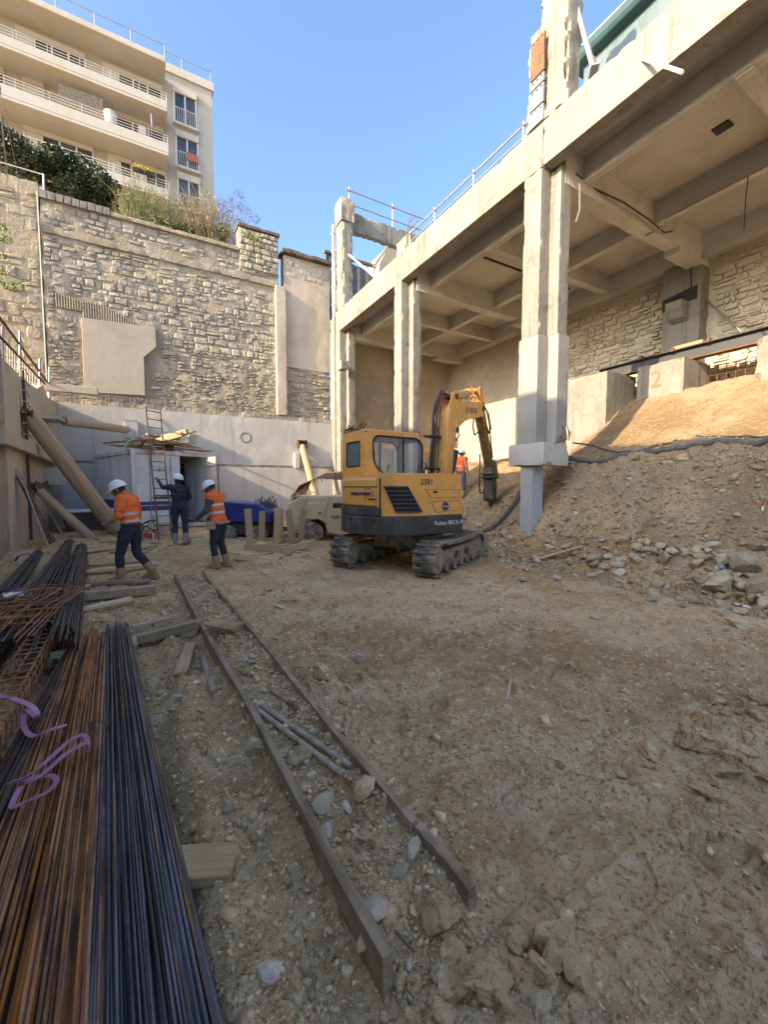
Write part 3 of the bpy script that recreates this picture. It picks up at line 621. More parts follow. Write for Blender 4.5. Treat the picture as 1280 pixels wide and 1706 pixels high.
c3 = colgroup(); column(18.45, -.2, ZB-.003, c3, CONC, 31); hb('corbel', XF-.25, XF+.1, 17.2, 17.68, 6.9, 7.25, CONC, c3, res=.1, chip=.03)
hb('wall_nib', XF-.05, XF+.6, 18.46, 19.0, -.2, 9.6, CONC, HALL, res=.12, chip=.06)
for i, y in enumerate((.7, 3.45, 6.62, 9.45, 12.5, 15.15, 17.95)):
    main = i in (0, 2, 4, 6); w = .19 if main else .13
    hb('cross_beam', XF+.45 if main else 8.97, 15.12, y-w, y+w, 8.46 if main else 8.62, 9.3, CONC_IN, HALL, res=.25, chip=.03, seed=40+i)
    if main: hb('haunch', 13.3, 15.1, y-w-.015, y+w+.015, 8.30, 8.47, CONC_IN, HALL, res=.2, chip=.03, seed=60+i)
for i, (x0, x1, z) in enumerate(((8.95, 9.14, 8.66), (11.95, 12.17, 8.64), (14.62, 15.13, 8.56))): hb('long_beam', x0, x1, -4, 19.25, z, 9.29, CONC_IN, HALL, res=.3, chip=.025, seed=50+i)
hb('roof_slab', XF+.312, 16.2, -4, 19.3, 9.2, 9.5, CONC_IN, HALL, res=.5, amp=.01, chip=.0)
for (x0, x1, y) in ((9.4, 11.6, 10.6), (9.4, 11.6, 13.5), (12.4, 14.2, 10.6)):
    b = MB(); b.box((x0-XF, y, 9.165), (x1-XF, y+.07, 9.199)); b.build('ceiling_slot', DARK, HALL)
b = MB(); b.box((10.6-XF, 4.3, 9.17), (10.85-XF, 4.6, 9.199)); b.build('ceiling_hole', DARK, HALL)
# conduits and hanging wires
b = MB(); b.tube([(11.93-XF, -3, 8.62), (11.93-XF, 6.1, 8.62), (11.93-XF, 6.12, 8.44), (11.93-XF, 6.6, 8.43)], .02, 6); b.build('conduit', GALV, HALL)
b = MB(); b.tube([AX(960, 290, 8.7)-Vector((XF, 0, 0)), AX(985, 312, 9.3)-Vector((XF, 0, 0)), AX(1040, 338, 10.3)-Vector((XF, 0, 0)), AX(1080, 365, 11.4)-Vector((XF, 0, 0)), AX(1107, 388, 12.2)-Vector((XF, 0, 0)), AX(1125, 385, 13.2)-Vector((XF, 0, 0)), AX(1151, 397, 14.55)-Vector((XF, 0, 0)), AX(1152, 480, 14.55)-Vector((XF, 0, 0))], .022, 6); b.build('black_cable', BLACK, HALL)
b = MB(); b.tube([AX(1247, 295, 11.9)-Vector((XF, 0, 0)), AX(1243, 330, 11.9)-Vector((XF, 0, 0)), AX(1240, 385, 12.0)-Vector((XF, 0, 0))], .012, 5); b.build('hanging_wire', BLACK, HALL)
b = MB(); b.tube([AX(966, 305, 8.7)-Vector((XF, 0, 0)), AX(966, 350, 8.7)-Vector((XF, 0, 0)), AX(960, 370, 8.7)-Vector((XF, 0, 0))], .016, 5); b.build('hanging_wire', GALV, HALL)
# inner long wall of whitewashed rubble with piers
IW = thing('inner_rubble_wall', 'long whitewashed rubble wall inside the hall behind the piers', 'wall', (15.1, 0, 0))
rbox('mortar_bed', (.02, -4, -.2), (.5, 19.3, 8.6), WHITEWASH, IW, res=.3, amp=.05, chip=0)
rnd = random.Random(9)
st = courses(1.5, 13.4, 3.6, 8.5, (.13, .24), (.22, .6), lambda x, z, w, h: not (6.2 < x < 7.7), rnd, .03, .02)
lay(IW, st, stone_data(WHITEWASH), lambda u, z: (.05, u, z), .1, rnd, 295, -PI/2, WHITEWASH)
rbox('plaster_area', (-.05, 13.6, 0), (.3, 19.2, 8.55), PLASTER, IW, res=.3, amp=.02, chip=.02)
rbox('plaster_face', (-.02, 8.0, 0), (.02, 13.6, 3.4), PLASTER, IW, res=.3, amp=.02, chip=.02)
for (y0, y1) in ((6.42, 7.48), (12.1, 13.0)):
    p = bpy.data.objects.new('pier', None); COL.objects.link(p); p.parent = IW
    rbox('shaft', (-.5, y0, 0), (.02, y1, 8.55), CONC, p, res=.14, amp=.012, chip=.04, seed=int(y0))
    b = MB(); b.prism([(y0+.08, 7.35), (y1+.0, 7.25), (y1+.0, 7.62), (y0+.08, 7.75)], (0, 0, 0), (0, 1, 0), (0, 0, 1), (1, 0, 0), -.506, -.4); b.build('dark_void_strip', DARK, p)  # dark strip stands in for the shade of a void in the pier
    b = MB(); b.prism([(-.95, 7.32), (-.5, 7.32), (-.5, 6.75), (-.75, 6.85), (-.95, 7.1)], (0, 0, 0), (1, 0, 0), (0, 0, 1), (0, 1, 0), y0+.3, y0+.75); b.build('bracket', CONC, p, bevel=.01)
b = MB(); p0 = AX(1178, 500, 15.0); p1 = AX(1240, 557, 14.3); b.tube([p0, p1], .03, 6); tag(b.build('leaning_pole', GALV), 'thin pale pole leaning from the rubble wall to the steel girder', 'pole')
# end wall of the hall
EW = thing('hall_end_wall', 'plain plastered end wall deep inside the hall', 'wall', (8.4, YW, 0))
rbox('plaster_face', (-.1, -.25, 0), (7.7, .3, 9.2), PLASTER, EW, res=.25, amp=.02, chip=0, seed=3)
rbox('wall_pilaster', (3.0, -.36, 0), (3.35, -.24, 8.5), PLASTER, EW, res=.2, amp=.01, chip=.03)
b = MB(); b.bar((2.0, -.9, 3.7), (7.0, -.6, 3.6), .16, .2, .01); b.build('timber_rail', WOOD, EW)
# ---------------------------------------------------------------- things standing on the slab edge
UC = thing('broken_upper_column', 'broken upper column stub with torn edges and bolted plates above the front column', 'column', (XF, 6.7, ZBT))
def ub(name, x0, x1, y0, y1, z0, z1, m, **k): return rbox(name, (x0-XF, y0-6.7, z0-ZBT), (x1-XF, y1-6.7, z1-ZBT), m, UC, **k)
ub('shaft', 8.0, 8.5, 6.2, 6.95, ZBT+.004, 14.2, CONC, res=.075, amp=.05, chip=.17, chipf=.75, seed=3)
ub('torn_side', 7.96, 8.4, 6.952, 7.22, ZBT+.004, 12.0, MORTAR, res=.06, amp=.07, chip=.16, chipf=.8, seed=8, sc=5)
ub('torn_base', 7.93, 8.55, 6.1, 7.3, ZBT+.003, ZBT+.28, MORTAR, res=.06, amp=.06, chip=.14, chipf=.8, seed=9, sc=5)
PLATE = mat('grey bolted plate', (.2, .21, .21), .5, .3, layers=[('noise', 6, (.26, .2, .14), .56, .68, .7)])
for (a0, a1, m_) in (((887, 66), (908, 128), RUSTY), ((885, 132), (908, 146), PLATE), ((885, 149), (907, 180), PLATE), ((884, 184), (906, 210), GALV)):
    p = AX(*a0, 7.9); q = AX(a1[0], a1[1], 7.9); xm = (a0[0]+a1[0])/2; p.z = AX(xm, a0[1], 7.9).z; q.z = AX(xm, a1[1], 7.9).z; b = MB(); b.box((-.04, min(p.y, q.y)-6.7, min(p.z, q.z)-ZBT), (0.02, max(p.y, q.y)-6.7, max(p.z, q.z)-ZBT), .004); pl = b.build('steel_plate', m_, UC)
    for k in range(3):
        b = MB(); b.lathe([(0, .018), (.015, .018), (.018, .01)], (-.04, min(p.y, q.y)-6.7+.06+.12*k, max(p.z, q.z)-ZBT-.05), (-1, 0, 0), 8); b.build('bolt', STEEL, pl)
b = MB(); b.bar(AX(953, -20, 8.35), AX(990, 118, 8.35), .07, .09, .008); b.bar(AX(990, 118, 8.35)-Vector((.1, .1, 0)), AX(990, 118, 8.35)+Vector((.1, .1, -.02)), .16, .02); tag(b.build('steel_prop', GALV), 'sloping grey steel prop beside the broken upper column', 'prop')
b = MB(); p = AX(1070, 98, XF-.01); q = AX(1137, 121, XF-.75); b.tube([p, q], .028, 8); tag(b.build('white_pipe', PAINTW), 'short white pipe sticking out of the edge beam', 'pipe')
UF = thing('broken_portal', 'broken far portal of column and beam standing above the slab corner', 'portal', (XF, 18.4, ZBT))
def uf(name, x0, x1, y0, y1, z0, z1, m, **k): return rbox(name, (x0-XF, y0-18.4, z0-ZBT), (x1-XF, y1-18.4, z1-ZBT), m, UF, **k)
uf('post', 7.95, 8.5, 17.75, 18.45, 9.4, 13.6, CONC, res=.1, amp=.02, chip=.1, chipf=.6, seed=2)
uf('torn_head', 7.9, 8.55, 17.7, 18.5, 13.605, 14.55, MORTAR, res=.08, amp=.12, chip=.16, seed=4, sc=3)
uf('lintel', 8.505, 12.6, 18.1, 18.45, 13.5, 14.35, CONC, res=.12, amp=.015, chip=.1, chipf=.6, seed=7)
b = MB(); b.box((-.08, 18.5-18.4, -.3), (.06, 18.62-18.4, 4.0), .01)
for k in range(5): b.box((-.1, 18.48-18.4, .4+k*.8), (.1, 18.66-18.4, .46+k*.8))
b.build('blue_grey_channel', GREYC, UF)
uf('stub', 8.0, 8.6, 12.5, 13.15, ZBT+.003, 10.3, MORTAR, res=.09, amp=.05, chip=.12, seed=14)
b = MB()
for k in range(7): a = 12.6+.08*k; b.tube([(.2+.05*k, a-18.4, .4), (.2+.06*k, a-18.4-.1, .9+.1*(k % 3)), (.25+.1*k, a-18.4-.35, 1.2-.1*(k % 2))], .012, 5)
b.build('bent_rebar', RUSTY, UF)
b = MB(); b.tube([AX(582, 425, 8.3), AX(626, 463, 8.05)], .045, 8); tag(b.build('diagonal_tube', PAINTW), 'pale diagonal tube bracing the far portal post', 'tube')
# scaffold guard rails along the slab edge
GR = thing('slab_guard_rail', 'scaffold tube guard rail with red clamps along the slab edge', 'guard rail', (XF, 10, ZBT))
def gt(pts, r, nm, m): b = MB(); b.tube([Vector(p)-Vector((XF, 10, ZBT)) for p in pts], r, 8); return b.build(nm, m, GR)
yy = [7.45, 9.2, 11.0, 12.4]
for y in yy: gt([(8.1, y, ZBT-.1), (8.1, y, ZBT+.62)], .026, 'post', GALV); gt([(8.1, y-.05, ZBT+.52), (8.1, y+.05, ZBT+.52)], .036, 'clamp', REDP)
gt([(8.1, 7.3, ZBT+.52), (8.1, 12.6, ZBT+.55)], .024, 'rail', GALV); gt([(8.1, 7.3, ZBT+.25), (8.1, 12.6, ZBT+.27)], .02, 'rail', GALV)
GP = thing('portal_guard_rail', 'scaffold tube guard rail above the far broken portal', 'guard rail', (9.5, 18.2, 14.3))
def gq(pts, r, nm, m): b = MB(); b.tube([Vector(p)-Vector((9.5, 18.2, 14.3)) for p in pts], r, 8); return b.build(nm, m, GP)
for x in (8.55, 10.9): gq([(x, 18.25, 14.2), (x, 18.25, 15.5)], .03, 'post', GALV); gq([(x, 18.2, 15.3), (x, 18.3, 15.3)], .055, 'clamp', REDP)
gq([(8.4, 18.25, 15.35), (12.9, 18.25, 15.35)], .026, 'rail', GALV); gq([(8.4, 18.25, 14.75), (12.9, 18.25, 14.75)], .026, 'rail', GALV)
# sheds and sheeted hut on the slab
GH = thing('green_roofed_hut', 'blue grey sheeted hut with dark green rounded eave on the slab', 'hut', (11.1, 5, 9.5))
b = MB(); b.box((-.12, -9, 0), (3, 2.95, 3.9)); b.build('sheeting', GREYT, GH)
pr = [(-.42, 4.0), (-.36, 3.90), (-.05, 3.86), (.3, 3.88), (1.6, 4.3), (1.6, 4.4), (.2, 4.22), (-.3, 4.2), (-.42, 4.16)]
b = MB(); b.prism(pr, (0, 0, 0), (1, 0, 0), (0, 0, 1), (0, 1, 0), -9.2, 3.2); b.build('eave', GREENT, GH, bevel=.03)
b = MB(); b.bar((-.425, -9.2, 4.18), (-.425, 3.25, 4.18), .02, .03); b.build('edge_strip', PAINTW, GH)
for y in (2.6, -1.0, -4.6): b = MB(); b.box((-.2, y, 0), (-.122, y+.1, 3.86)); b.build('corner_post', WOOD, GH)
TS = thing('tarp_screen', 'dark grey tarpaulin screen behind the far portal', 'screen', (9.0, 21, 9.5))
b = MB(); n = 24; vs = []; fs = []
for i in range(n+1):
    x = -.5+i*.16; d = .06*math.sin(i*1.9); vs += [(x, d, 0), (x, d*.5, 4.35-.02*i), (x, d*.5+.03, 4.35-.02*i), (x, d+.03, 0)]
for i in range(n): fs += [(4*i+k, 4*i+4+k, 4*i+4+(k+1) % 4, 4*i+(k+1) % 4) for k in range(4)]
b.add(vs, fs); b.build('tarp', mat('dark tarp', (.085, .095, .11), .8, bump=[('noise', 3, .05)]), TS)
b = MB(); b.box((-.6, -.08, 4.33), (3.5, .1, 4.45)); b.build('top_rail', TILE, TS)
SH = thing('timber_shed', 'small timber shed with sloping roof seen through the far portal', 'shed', (11.4, 20.5, 9.5))
b = MB(); b.prism([(0, 0), (2.2, 0), (2.2, 5.6), (.6, 5.45), (0, 4.3)], (0, 0, 0), (1, 0, 0), (0, 0, 1), (0, 1, 0), 0, 2); b.build('wall', mat('pale board wall', (.42, .37, .28), .85), SH)
b = MB(); b.bar((-.45, -.2, 3.95), (.75, -.2, 5.75), .12, .12); b.build('barge_board', WOOD, SH)
b = MB(); b.bar((.6, -.15, 5.75), (2.5, -.15, 5.9), .4, .14); b.build('roof_edge', WOOD, SH)
b = MB(); b.box((1.1, -.05, .2), (2.2, -.01, 5.2)); b.build('dark_panel', mat('dark tarp', (.085, .095, .11), .8), SH)
# ---------------------------------------------------------------- underpinning inside the hall
b = MB(); p0 = AX(996, 628, 13.75); p1 = AX(1290, 560, 13.75)
GI = thing('steel_girder', 'long dark steel girder resting on concrete blocks inside the hall', 'girder', (13.75, 6.5, 5.5))
y0, y1 = 3.2-6.5, 9.0-6.5
b.v = []; b.f = []; b.mi = []
b.box((-.15, y0, .16), (.15, y1, .19)); b.build('top_flange', STEEL, GI)
b = MB(); b.box((-.012, y0, -.155), (.012, y1, .157)); b.build('web', STEEL, GI)
b = MB(); b.box((-.15, y0, -.19), (.15, y1, -.158)); b.build('bottom_flange', RUSTY, GI)
for y in (-.8, .1, .55, 1.0): b = MB(); b.box((-.19, y, .14), (-.02, y+.09, .26), .01); b.build('clamp', RUSTY, GI)
b = MB(); b.box((-.1, -.6, .192), (.2, .2, .29), .01); tag(b.build('wood_packer', WOOD, origin=None), 'short timber packer lying on the steel girder', 'timber'); bpy.data.objects['wood_packer'].location = (13.75, 6.5, 5.5)
B2 = thing('underpinning_block', 'pale concrete underpinning block with a red painted 2 under the girder', 'block', (13.9, 6.7, 4.3))
rbox('block_body', (-.8, -.62, -.6), (.72, .66, .98), CONC, B2, res=.1, amp=.015, chip=.08)
text('2', .7, 'red_numeral', mat('faded red spray', (.45, .16, .10), .9), B2, frame((-.815, .1, .5), (0, -1, 0), (0, 0, 1)))
text('1', .2, 'small_numeral', mat('blue marker', (.1, .12, .3), .8), B2, frame((-.815, -.35, .72), (0, -1, 0), (0, 0, 1)))
tag(rbox('concrete_block', (12.6, 8.0, 2.2), (14.2, 9.75, 5.28), CONC, None, res=.14, amp=.012, chip=.06, seed=4), 'tall plain concrete block under the left end of the girder', 'block')
tag(rbox('rounded_concrete_block', (12.9, 2.0, 3.0), (14.4, 4.45, 5.25), CONC, None, res=.14, amp=.05, chip=.14, seed=6), 'rough concrete block under the right end of the girder', 'block')
MS = thing('rebar_mesh_panel', 'rebar mesh standing against rubble behind the numbered block', 'mesh', (14.5, 5.2, 4.3))
for k in range(9): b = MB(); b.tube([(0, -.9+k*.22, -.3), (0, -.9+k*.22+.02, .9)], .012, 5); b.build('bar', RUSTY, MS)
for k in range(6): b = MB(); b.tube([(.02, -1.0, -.2+k*.2), (.02, 1.0, -.18+k*.2)], .012, 5); b.build('bar', RUSTY, MS)
# ---------------------------------------------------------------- apartment block above the wall
YB = 34.0; YF = 32.3
AB = thing('apartment_building', 'cream apartment block with long balconies above the rubble wall', 'building', (-4, YB, ZT))
OB = Vector((-4, YB, ZT))
def z1(u, v): return u/2.6667, v/2.6667
xr = AY(*z1(943, 500), YB).x; ztop = AY(*z1(945, 375), YB).z; xbal = AY(*z1(742, 450), YF).x
def wbox(nm, lo, hi, m, par=AB, ch=0.): b = MB(); b.box(Vector(lo)-OB, Vector(hi)-OB, ch); return b.build(nm, m, par)
wbox('wall', (-24, YB, ZT-.1), (xr, YB+10, ztop-.55), BLDG)
rf = wbox('roof', (-24, YB-.12, ztop-.548), (xr+.12, YB+10, ztop), BLDG_BAL)
ro_t = AY(*z1(730, 250), YF).z; ro_b = AY(*z1(728, 275), YF).z
wbox('roof_overhang', (-24, YF, ro_b), (xbal, YB+.05, ro_t), BLDG_BAL, ch=.03)
for (a, bz) in (((-24, xbal), (YF+.1, ro_t)), ((xbal, xr), (YB, ztop))):
    b = MB(); zz = bz[1]
    b.tube([Vector((a[0], bz[0], zz+.75))-OB, Vector((a[1], bz[0], zz+.75))-OB], .025, 6); b.build('roof_rail', GALV, rf)
    x = a[1]-.05
    while x > max(a[0], -14):
        b = MB(); b.tube([Vector((x, bz[0], zz))-OB, Vector((x, bz[0], zz+.75))-OB], .025, 6); b.build('roof_rail_post', GALV, rf); x -= 1.9
BZ = [(AY(*z1(740, 450), YF).z, AY(*z1(738, 495), YF).z), (AY(*z1(750, 640), YF).z, AY(*z1(747, 692), YF).z), (AY(*z1(757, 845), YF).z, AY(*z1(757, 888), YF).z)]
ST = (BZ[0][0]-BZ[2][0])/2; BZ.append((BZ[2][0]-ST, BZ[2][1]-ST))
for i, (zt, zb) in enumerate(BZ):
    bl = wbox('balcony', (-24, YF, zb-.02), (xbal, YB+.02, zb+.16), BLDG_BAL, ch=.02)
    wbox('parapet', (-24, YF-.01, zb+.161), (xbal+.01, YF+.1, zt), BLDG_BAL, bl, .015)
    wbox('parapet_end', (xbal-.1, YF+.101, zb+.161), (xbal+.008, YB-.01, zt), BLDG_BAL, bl)
    for k in range(3):
        b = MB(); b.tube([Vector((-24, YF+.05, zt+.16+.17*k))-OB, Vector((xbal-.03, YF+.05, zt+.16+.17*k))-OB, Vector((xbal-.03, YB, zt+.16+.17*k))-OB], .018, 5); b.build('balcony_rail', PAINTW, bl)
    x = xbal-.03
    while x > -14: b = MB(); b.tube([Vector((x, YF+.05, zt-.01))-OB, Vector((x, YF+.05, zt+.52))-OB], .016, 5); b.build('rail_post', PAINTW, bl); x -= 1.55
    lo = zb+.16; hi = zb+2.45
    segs = [(-1.45, 1.45, 4), (-5.2, -2.3, 4), (-8.0, -6.0, 2)] if i != 1 else [(-1.7, 1.5, 4), (-5.0, -4.2, 1), (-7.2, -5.8, 2)]
    if i == 2: segs = [(-1.35, -.25, 2), (-.05, 1.55, 3), (-5.1, -2.1, 4), (-8, -6, 2)]
    for (x0, x1, n) in segs:
        x0 *= 1.149; x1 *= 1.149; w = wbox('window', (x0, YB-.03, lo), (x1, YB+.02, hi), WINGL)
        wbox('shutter_box', (x0-.04, YB-.14, hi), (x1+.04, YB+.02, hi+.3), SHUT, w)
        for k in range(n+1):
            xx = x0+(x1-x0)*k/n; wbox('frame_bar', (xx-.045, YB-.07, lo), (xx+.045, YB-.031, hi), PAINTW, w)
        wbox('frame_bar', (x0, YB-.072, lo+.9), (x1, YB-.034, lo+.98), PAINTW, w)
        if random.random() < .7: wbox('curtain', (x0+.06, YB-.045, lo+.3), (x0+(x1-x0)/n-.06, YB-.0325, hi), SHUT, w)
for (t0, t1) in (((772, 412), (772, 512)), ((782, 607), (782, 706)), ((790, 795), (790, 890)), None and 0 or ((796, 990), (796, 1080))):
    a = AY(*z1(*t0), YB); c = AY(*z1(*t1), YB); x0, x1 = a.x, a.x+1.4; hi = a.z; lo = hi-2.05
    w = wbox('window', (x0, YB-.03, lo), (x1, YB+.02, hi), WINGL); wbox('shutter_box', (x0-.06, YB-.16, hi), (x1+.06, YB+.02, hi+.42), SHUT, w)
    for k in range(3): xx = x0+1.4*k/2; wbox('frame_bar', (xx-.05, YB-.07, lo), (xx+.05, YB-.031, hi), PAINTW, w)
    wbox('sill', (x0-.15, YB-.28, lo-.12), (x1+.15, YB+.01, lo-.001), BLDG_BAL, w)
    b = MB(); zz = lo+1.0
    for z_ in (zz, lo+.06): b.tube([Vector((x0-.1, YB-.22, z_))-OB, Vector((x1+.1, YB-.22, z_))-OB], .022, 5)
    for k in range(13): xx = x0-.1+1.6*k/12; b.tube([Vector((xx, YB-.22, lo+.0))-OB, Vector((xx, YB-.22, zz))-OB], .013, 5)
    b.build('window_railing', PAINTW, w)
c = AY(*z1(855, 700), YB-.3); b = MB(); b.obox((c.x, YB-.26, c.z), (.8, .04, .5)); tag(b.build('red_cloth', mat('faded red cloth', (.45, .16, .11), .9)), 'faded red cloth hung on the middle right window railing', 'cloth')
c = AY(*z1(490, 520), YF+.3); b = MB(); b.lathe([(0, .28), (.62, .36), (.66, .38), (.7, .36)], (c.x, YF+.45, c.z-.4), (0, 0, 1), 18); tag(b.build('plant_tub', PAINTW), 'round white tub on the middle balcony', 'tub')
a = AY(*z1(255, 370), YF+.4); c = AY(*z1(460, 510), YF+.4); b = MB(); b.prism([(a.x, a.z-1.15), (c.x, a.z-1.15), (c.x, a.z+.1), (a.x, a.z+.0)], (0, 0, 0), (1, 0, 0), (0, 0, 1), (0, 1, 0), YF+.4, YF+.44); tag(b.build('reed_screen', mat('brown reed screen', (.22, .17, .12), .95, layers=[('noise', (14, 14, 9), (.38, .31, .23), .48, .62, .9)])), 'brown reed privacy screen on the middle balcony', 'screen')
c = AY(*z1(672, 545), YF); FL = thing('folded_flag', 'small striped flag on a pole at the middle balcony', 'flag', (c.x, YF-.05, c.z))
b = MB(); b.tube([(0, 0, -.9), (0, 0, .55)], .015, 5); b.build('pole', GALV, FL)
for k, m_ in enumerate((BLUEP, PAINTW, REDP)): b = MB(); b.prism([(-.1+.06*k, -.2), (-.03+.07*k, -.22), (-.05+.07*k, .45), (-.08+.03*k, .45)], (0, 0, 0), (1, 0, 0), (0, 0, 1), (0, 1, 0), -.03+.004*k, -.015+.004*k); b.build('flag_stripe', m_, FL)
b = MB(); c = AY(*z1(632, 575), YF); b.obox((c.x, YF+.02, c.z-.05), (.45, .05, .5)); tag(b.build('laundry', mat('grey pink laundry', (.45, .36, .36), .9)), 'pale laundry hanging over the middle balcony rail', 'laundry')
c0 = AY(*z1(590, 755), YF); PB = thing('planter_box', 'planter with yellow flowers on the lower balcony rail', 'planter', (c0.x, YF-.15, c0.z))
b = MB(); b.box((0, -.1, -.12), (1.3, .12, .06), .01); b.build('trough', DARK, PB)
b = MB()
for k in range(70): p = Vector((random.uniform(0, 1.3), random.uniform(-.12, .12), random.uniform(.05, .3))); b.obox(p, (.06, .05, .05), Matrix.Rotation(random.random()*6, 3, 'Z'))
b.build('flowers', mat('yellow flowers', (.55, .38, .03), .8), PB)

# ---------------------------------------------------------------- planting on the terrace
def leaves(name, parent, m, centers, n, size, seed, asp=.45, droop=.3, off=Vector((0, 0, 0))):
    r = np.random.default_rng(seed); C = np.array([c[:3] for c in centers]); S = np.array([c[3] for c in centers]); wts = S**2/np.sum(S**2); k = r.choice(len(C), n, p=wts)
    d = r.normal(size=(n, 3)); d /= np.linalg.norm(d, axis=1)[:, None]; P = C[k]+d*(S[k]*r.uniform(.25, 1.0, n)**.5)[:, None]*np.array([1, 1, .85])
    a = r.normal(size=(n, 3)); a[:, 2] = a[:, 2]*.5-droop; a /= np.linalg.norm(a, axis=1)[:, None]; u = np.cross(a, r.normal(size=(n, 3))); u /= np.linalg.norm(u, axis=1)[:, None]
    s = size*r.uniform(.6, 1.3, n)[:, None]; nn = np.cross(a, u)*s*.12
    V = np.stack([P-a*s*.5, P+u*s*asp*.5+nn, P+a*s*.5, P-u*s*asp*.5+nn], 1).reshape(-1, 3); F = np.arange(4*n).reshape(n, 4)
    return npmesh(name, V-np.array(off), F, m, parent)
def branchy(parent, base, centers, r0, m, seed):
    rn = random.Random(seed); b = MB(); top = Vector((sum(c[0] for c in centers)/len(centers), sum(c[1] for c in centers)/len(centers), base[2]+.6))
    b.tube([base, (Vector(base)+top)/2+Vector((.05, 0, 0)), top], [r0, r0*.8, r0*.7], 7)
    for c in centers:
        c = Vector(c[:3]); mid = (top+c)/2+Vector((rn.uniform(-.2, .2), rn.uniform(-.2, .2), rn.uniform(0, .3))); b.tube([top, mid, c], [r0*.5, r0*.3, r0*.12], 5)
    return b.build('trunk', BARK, parent)
YT = YW+2.2
def shrub(name, label, px, m, n, size, seed, yd=YT, r0=.09, cat='shrub', **k):
    cs = []
    for (x, y, rad) in px: p = AY(x, y, yd+random.uniform(-.6, .6)); cs.append((p.x, p.y, p.z, rad))
    bx = sum(c[0] for c in cs)/len(cs); base = (bx, yd, ZT-.1); t = thing(name, label, cat, base); off = Vector(base)
    cs2 = [(c[0]-base[0], c[1]-base[1], c[2]-base[2], c[3]) for c in cs]
    branchy(t, (0, 0, 0), cs2, r0, BARK, seed); leaves('crown', t, m, cs2, n, size, seed, **k); return t
shrub('evergreen_shrub', 'dark evergreen shrub at the far left above the wall', [(8, 240, .7), (30, 255, .75), (48, 270, .6), (22, 280, .6), (-10, 235, .8), (55, 292, .4), (-25, 265, .7)], LEAF_D, 4200, .17, 3)
shrub('evergreen_shrub', 'broad dark evergreen shrub left of the dry reeds', [(85, 262, .5), (105, 275, .65), (130, 285, .7), (155, 300, .7), (180, 320, .65), (195, 345, .5), (120, 315, .6), (90, 300, .6), (70, 285, .35), (150, 335, .6), (205, 355, .3), (165, 350, .5)], LEAF_D, 7500, .17, 5)
def reeds(name, label, x0, x1, ytop, n, seed, leafn=300, tint=DRY, spread=.35):
    rn = random.Random(seed); a = AY(x0, 400, YW+.9); c = AY(x1, 400, YW+.9); t = thing(name, label, 'reeds', ((a.x+c.x)/2, YW+.9, ZT-.05)); b = MB(); o = Vector(((a.x+c.x)/2, YW+.9, ZT-.05)); tips = []
    for i in range(n):
        px = rn.uniform(x0, x1); f = (px-x0)/(x1-x0); zt = AY(px, np.interp(f, np.linspace(0, 1, len(ytop)), ytop), YW+.9).z
        h = (zt-o.z)*rn.uniform(.55, 1.05); x = AY(px, 400, YW+.9).x-o.x; y = rn.uniform(-.4, .9); l = rn.gauss(0, spread)*h*.5
        p = [(x, y, 0), (x+l*.25, y, h*.4), (x+l*.7, y+rn.gauss(0, .1), h*.8), (x+l*1.2, y+rn.gauss(0, .15), h)]; b.tube(p, [.012, .011, .008, .004], 3, False); tips.append((p[2][0], p[2][1], p[2][2], .22)); tips.append((p[1][0], p[1][1], p[1][2], .2))
    b.build('stems', tint, t); leaves('leaf_blades', t, tint, tips, leafn, .2, seed, asp=.10, droop=.5); return t
reeds('dry_reeds', 'dry straw coloured reed clump in front of the apartment block', 195, 300, [325, 280, 292, 312, 322], 300, 1, 2200, mat('green bamboo', (.17, .19, .065), .8, layers=[('noise', 2.5, (.40, .31, .16), .46, .58, .9)]))
reeds('dry_reeds', 'tall dry reed clump beside the stone wall stub', 300, 400, [325, 318, 305, 332, 345], 320, 2, 2600)
shrub('green_bush', 'low green yellow bush under the dry reeds', [(285, 380, .35), (310, 385, .35), (340, 388, .35), (370, 390, .3), (265, 372, .3)], mat('olive leaf', (.12, .14, .04), .7, layers=[('noise', 3, (.2, .17, .07), .45, .62, .7)]), 1500, .12, 12, yd=YW+.9, r0=.03)
shrub('bare_shrub', 'twiggy shrub with thin reddish tips right of the reeds', [(375, 345, .35), (395, 335, .4), (410, 350, .3), (400, 375, .3), (425, 365, .25), (400, 320, .2)], mat('reddish twigs', (.11, .06, .035), .9), 700, .13, 14, yd=YW+.9, r0=.03, asp=.12)
shrub('ivy_clump', 'green ivy hanging over the stone wall stub', [(402, 385, .12), (412, 392, .18), (425, 398, .15), (430, 410, .1), (405, 405, .12)], LEAF_L, 200, .09, 15, yd=YW-.25, r0=.012)
shrub('leafy_branch', 'bright green spring branch reaching in from the left edge', [(4, 378, .12), (10, 400, .14), (6, 425, .1), (3, 470, .1), (18, 478, .14), (38, 476, .1), (5, 455, .1)], LEAF_L, 420, .075, 16, yd=15.0, r0=.015)
bpy.data.objects['leafy_branch'].location.z += 0
GT = thing('terrace_railing', 'white metal railing on the terrace edge at the left', 'railing', (-4, YW+.4, ZT))
p = AY(74, 330, YW+.4); q = AY(74, 292, YW+.4)
for x in (p.x, p.x-2.2, p.x-4.4): b = MB(); b.tube([(x+4, 0, -.1), (x+4, 0, q.z-ZT+.02)], .03, 8); b.build('post', PAINTW, GT)
for f in (1., .5): b = MB(); b.tube([(p.x+4, 0, (q.z-ZT)*f), (p.x-8, 0, (q.z-ZT)*f)], .018, 8); b.build('rail', PAINTW, GT)
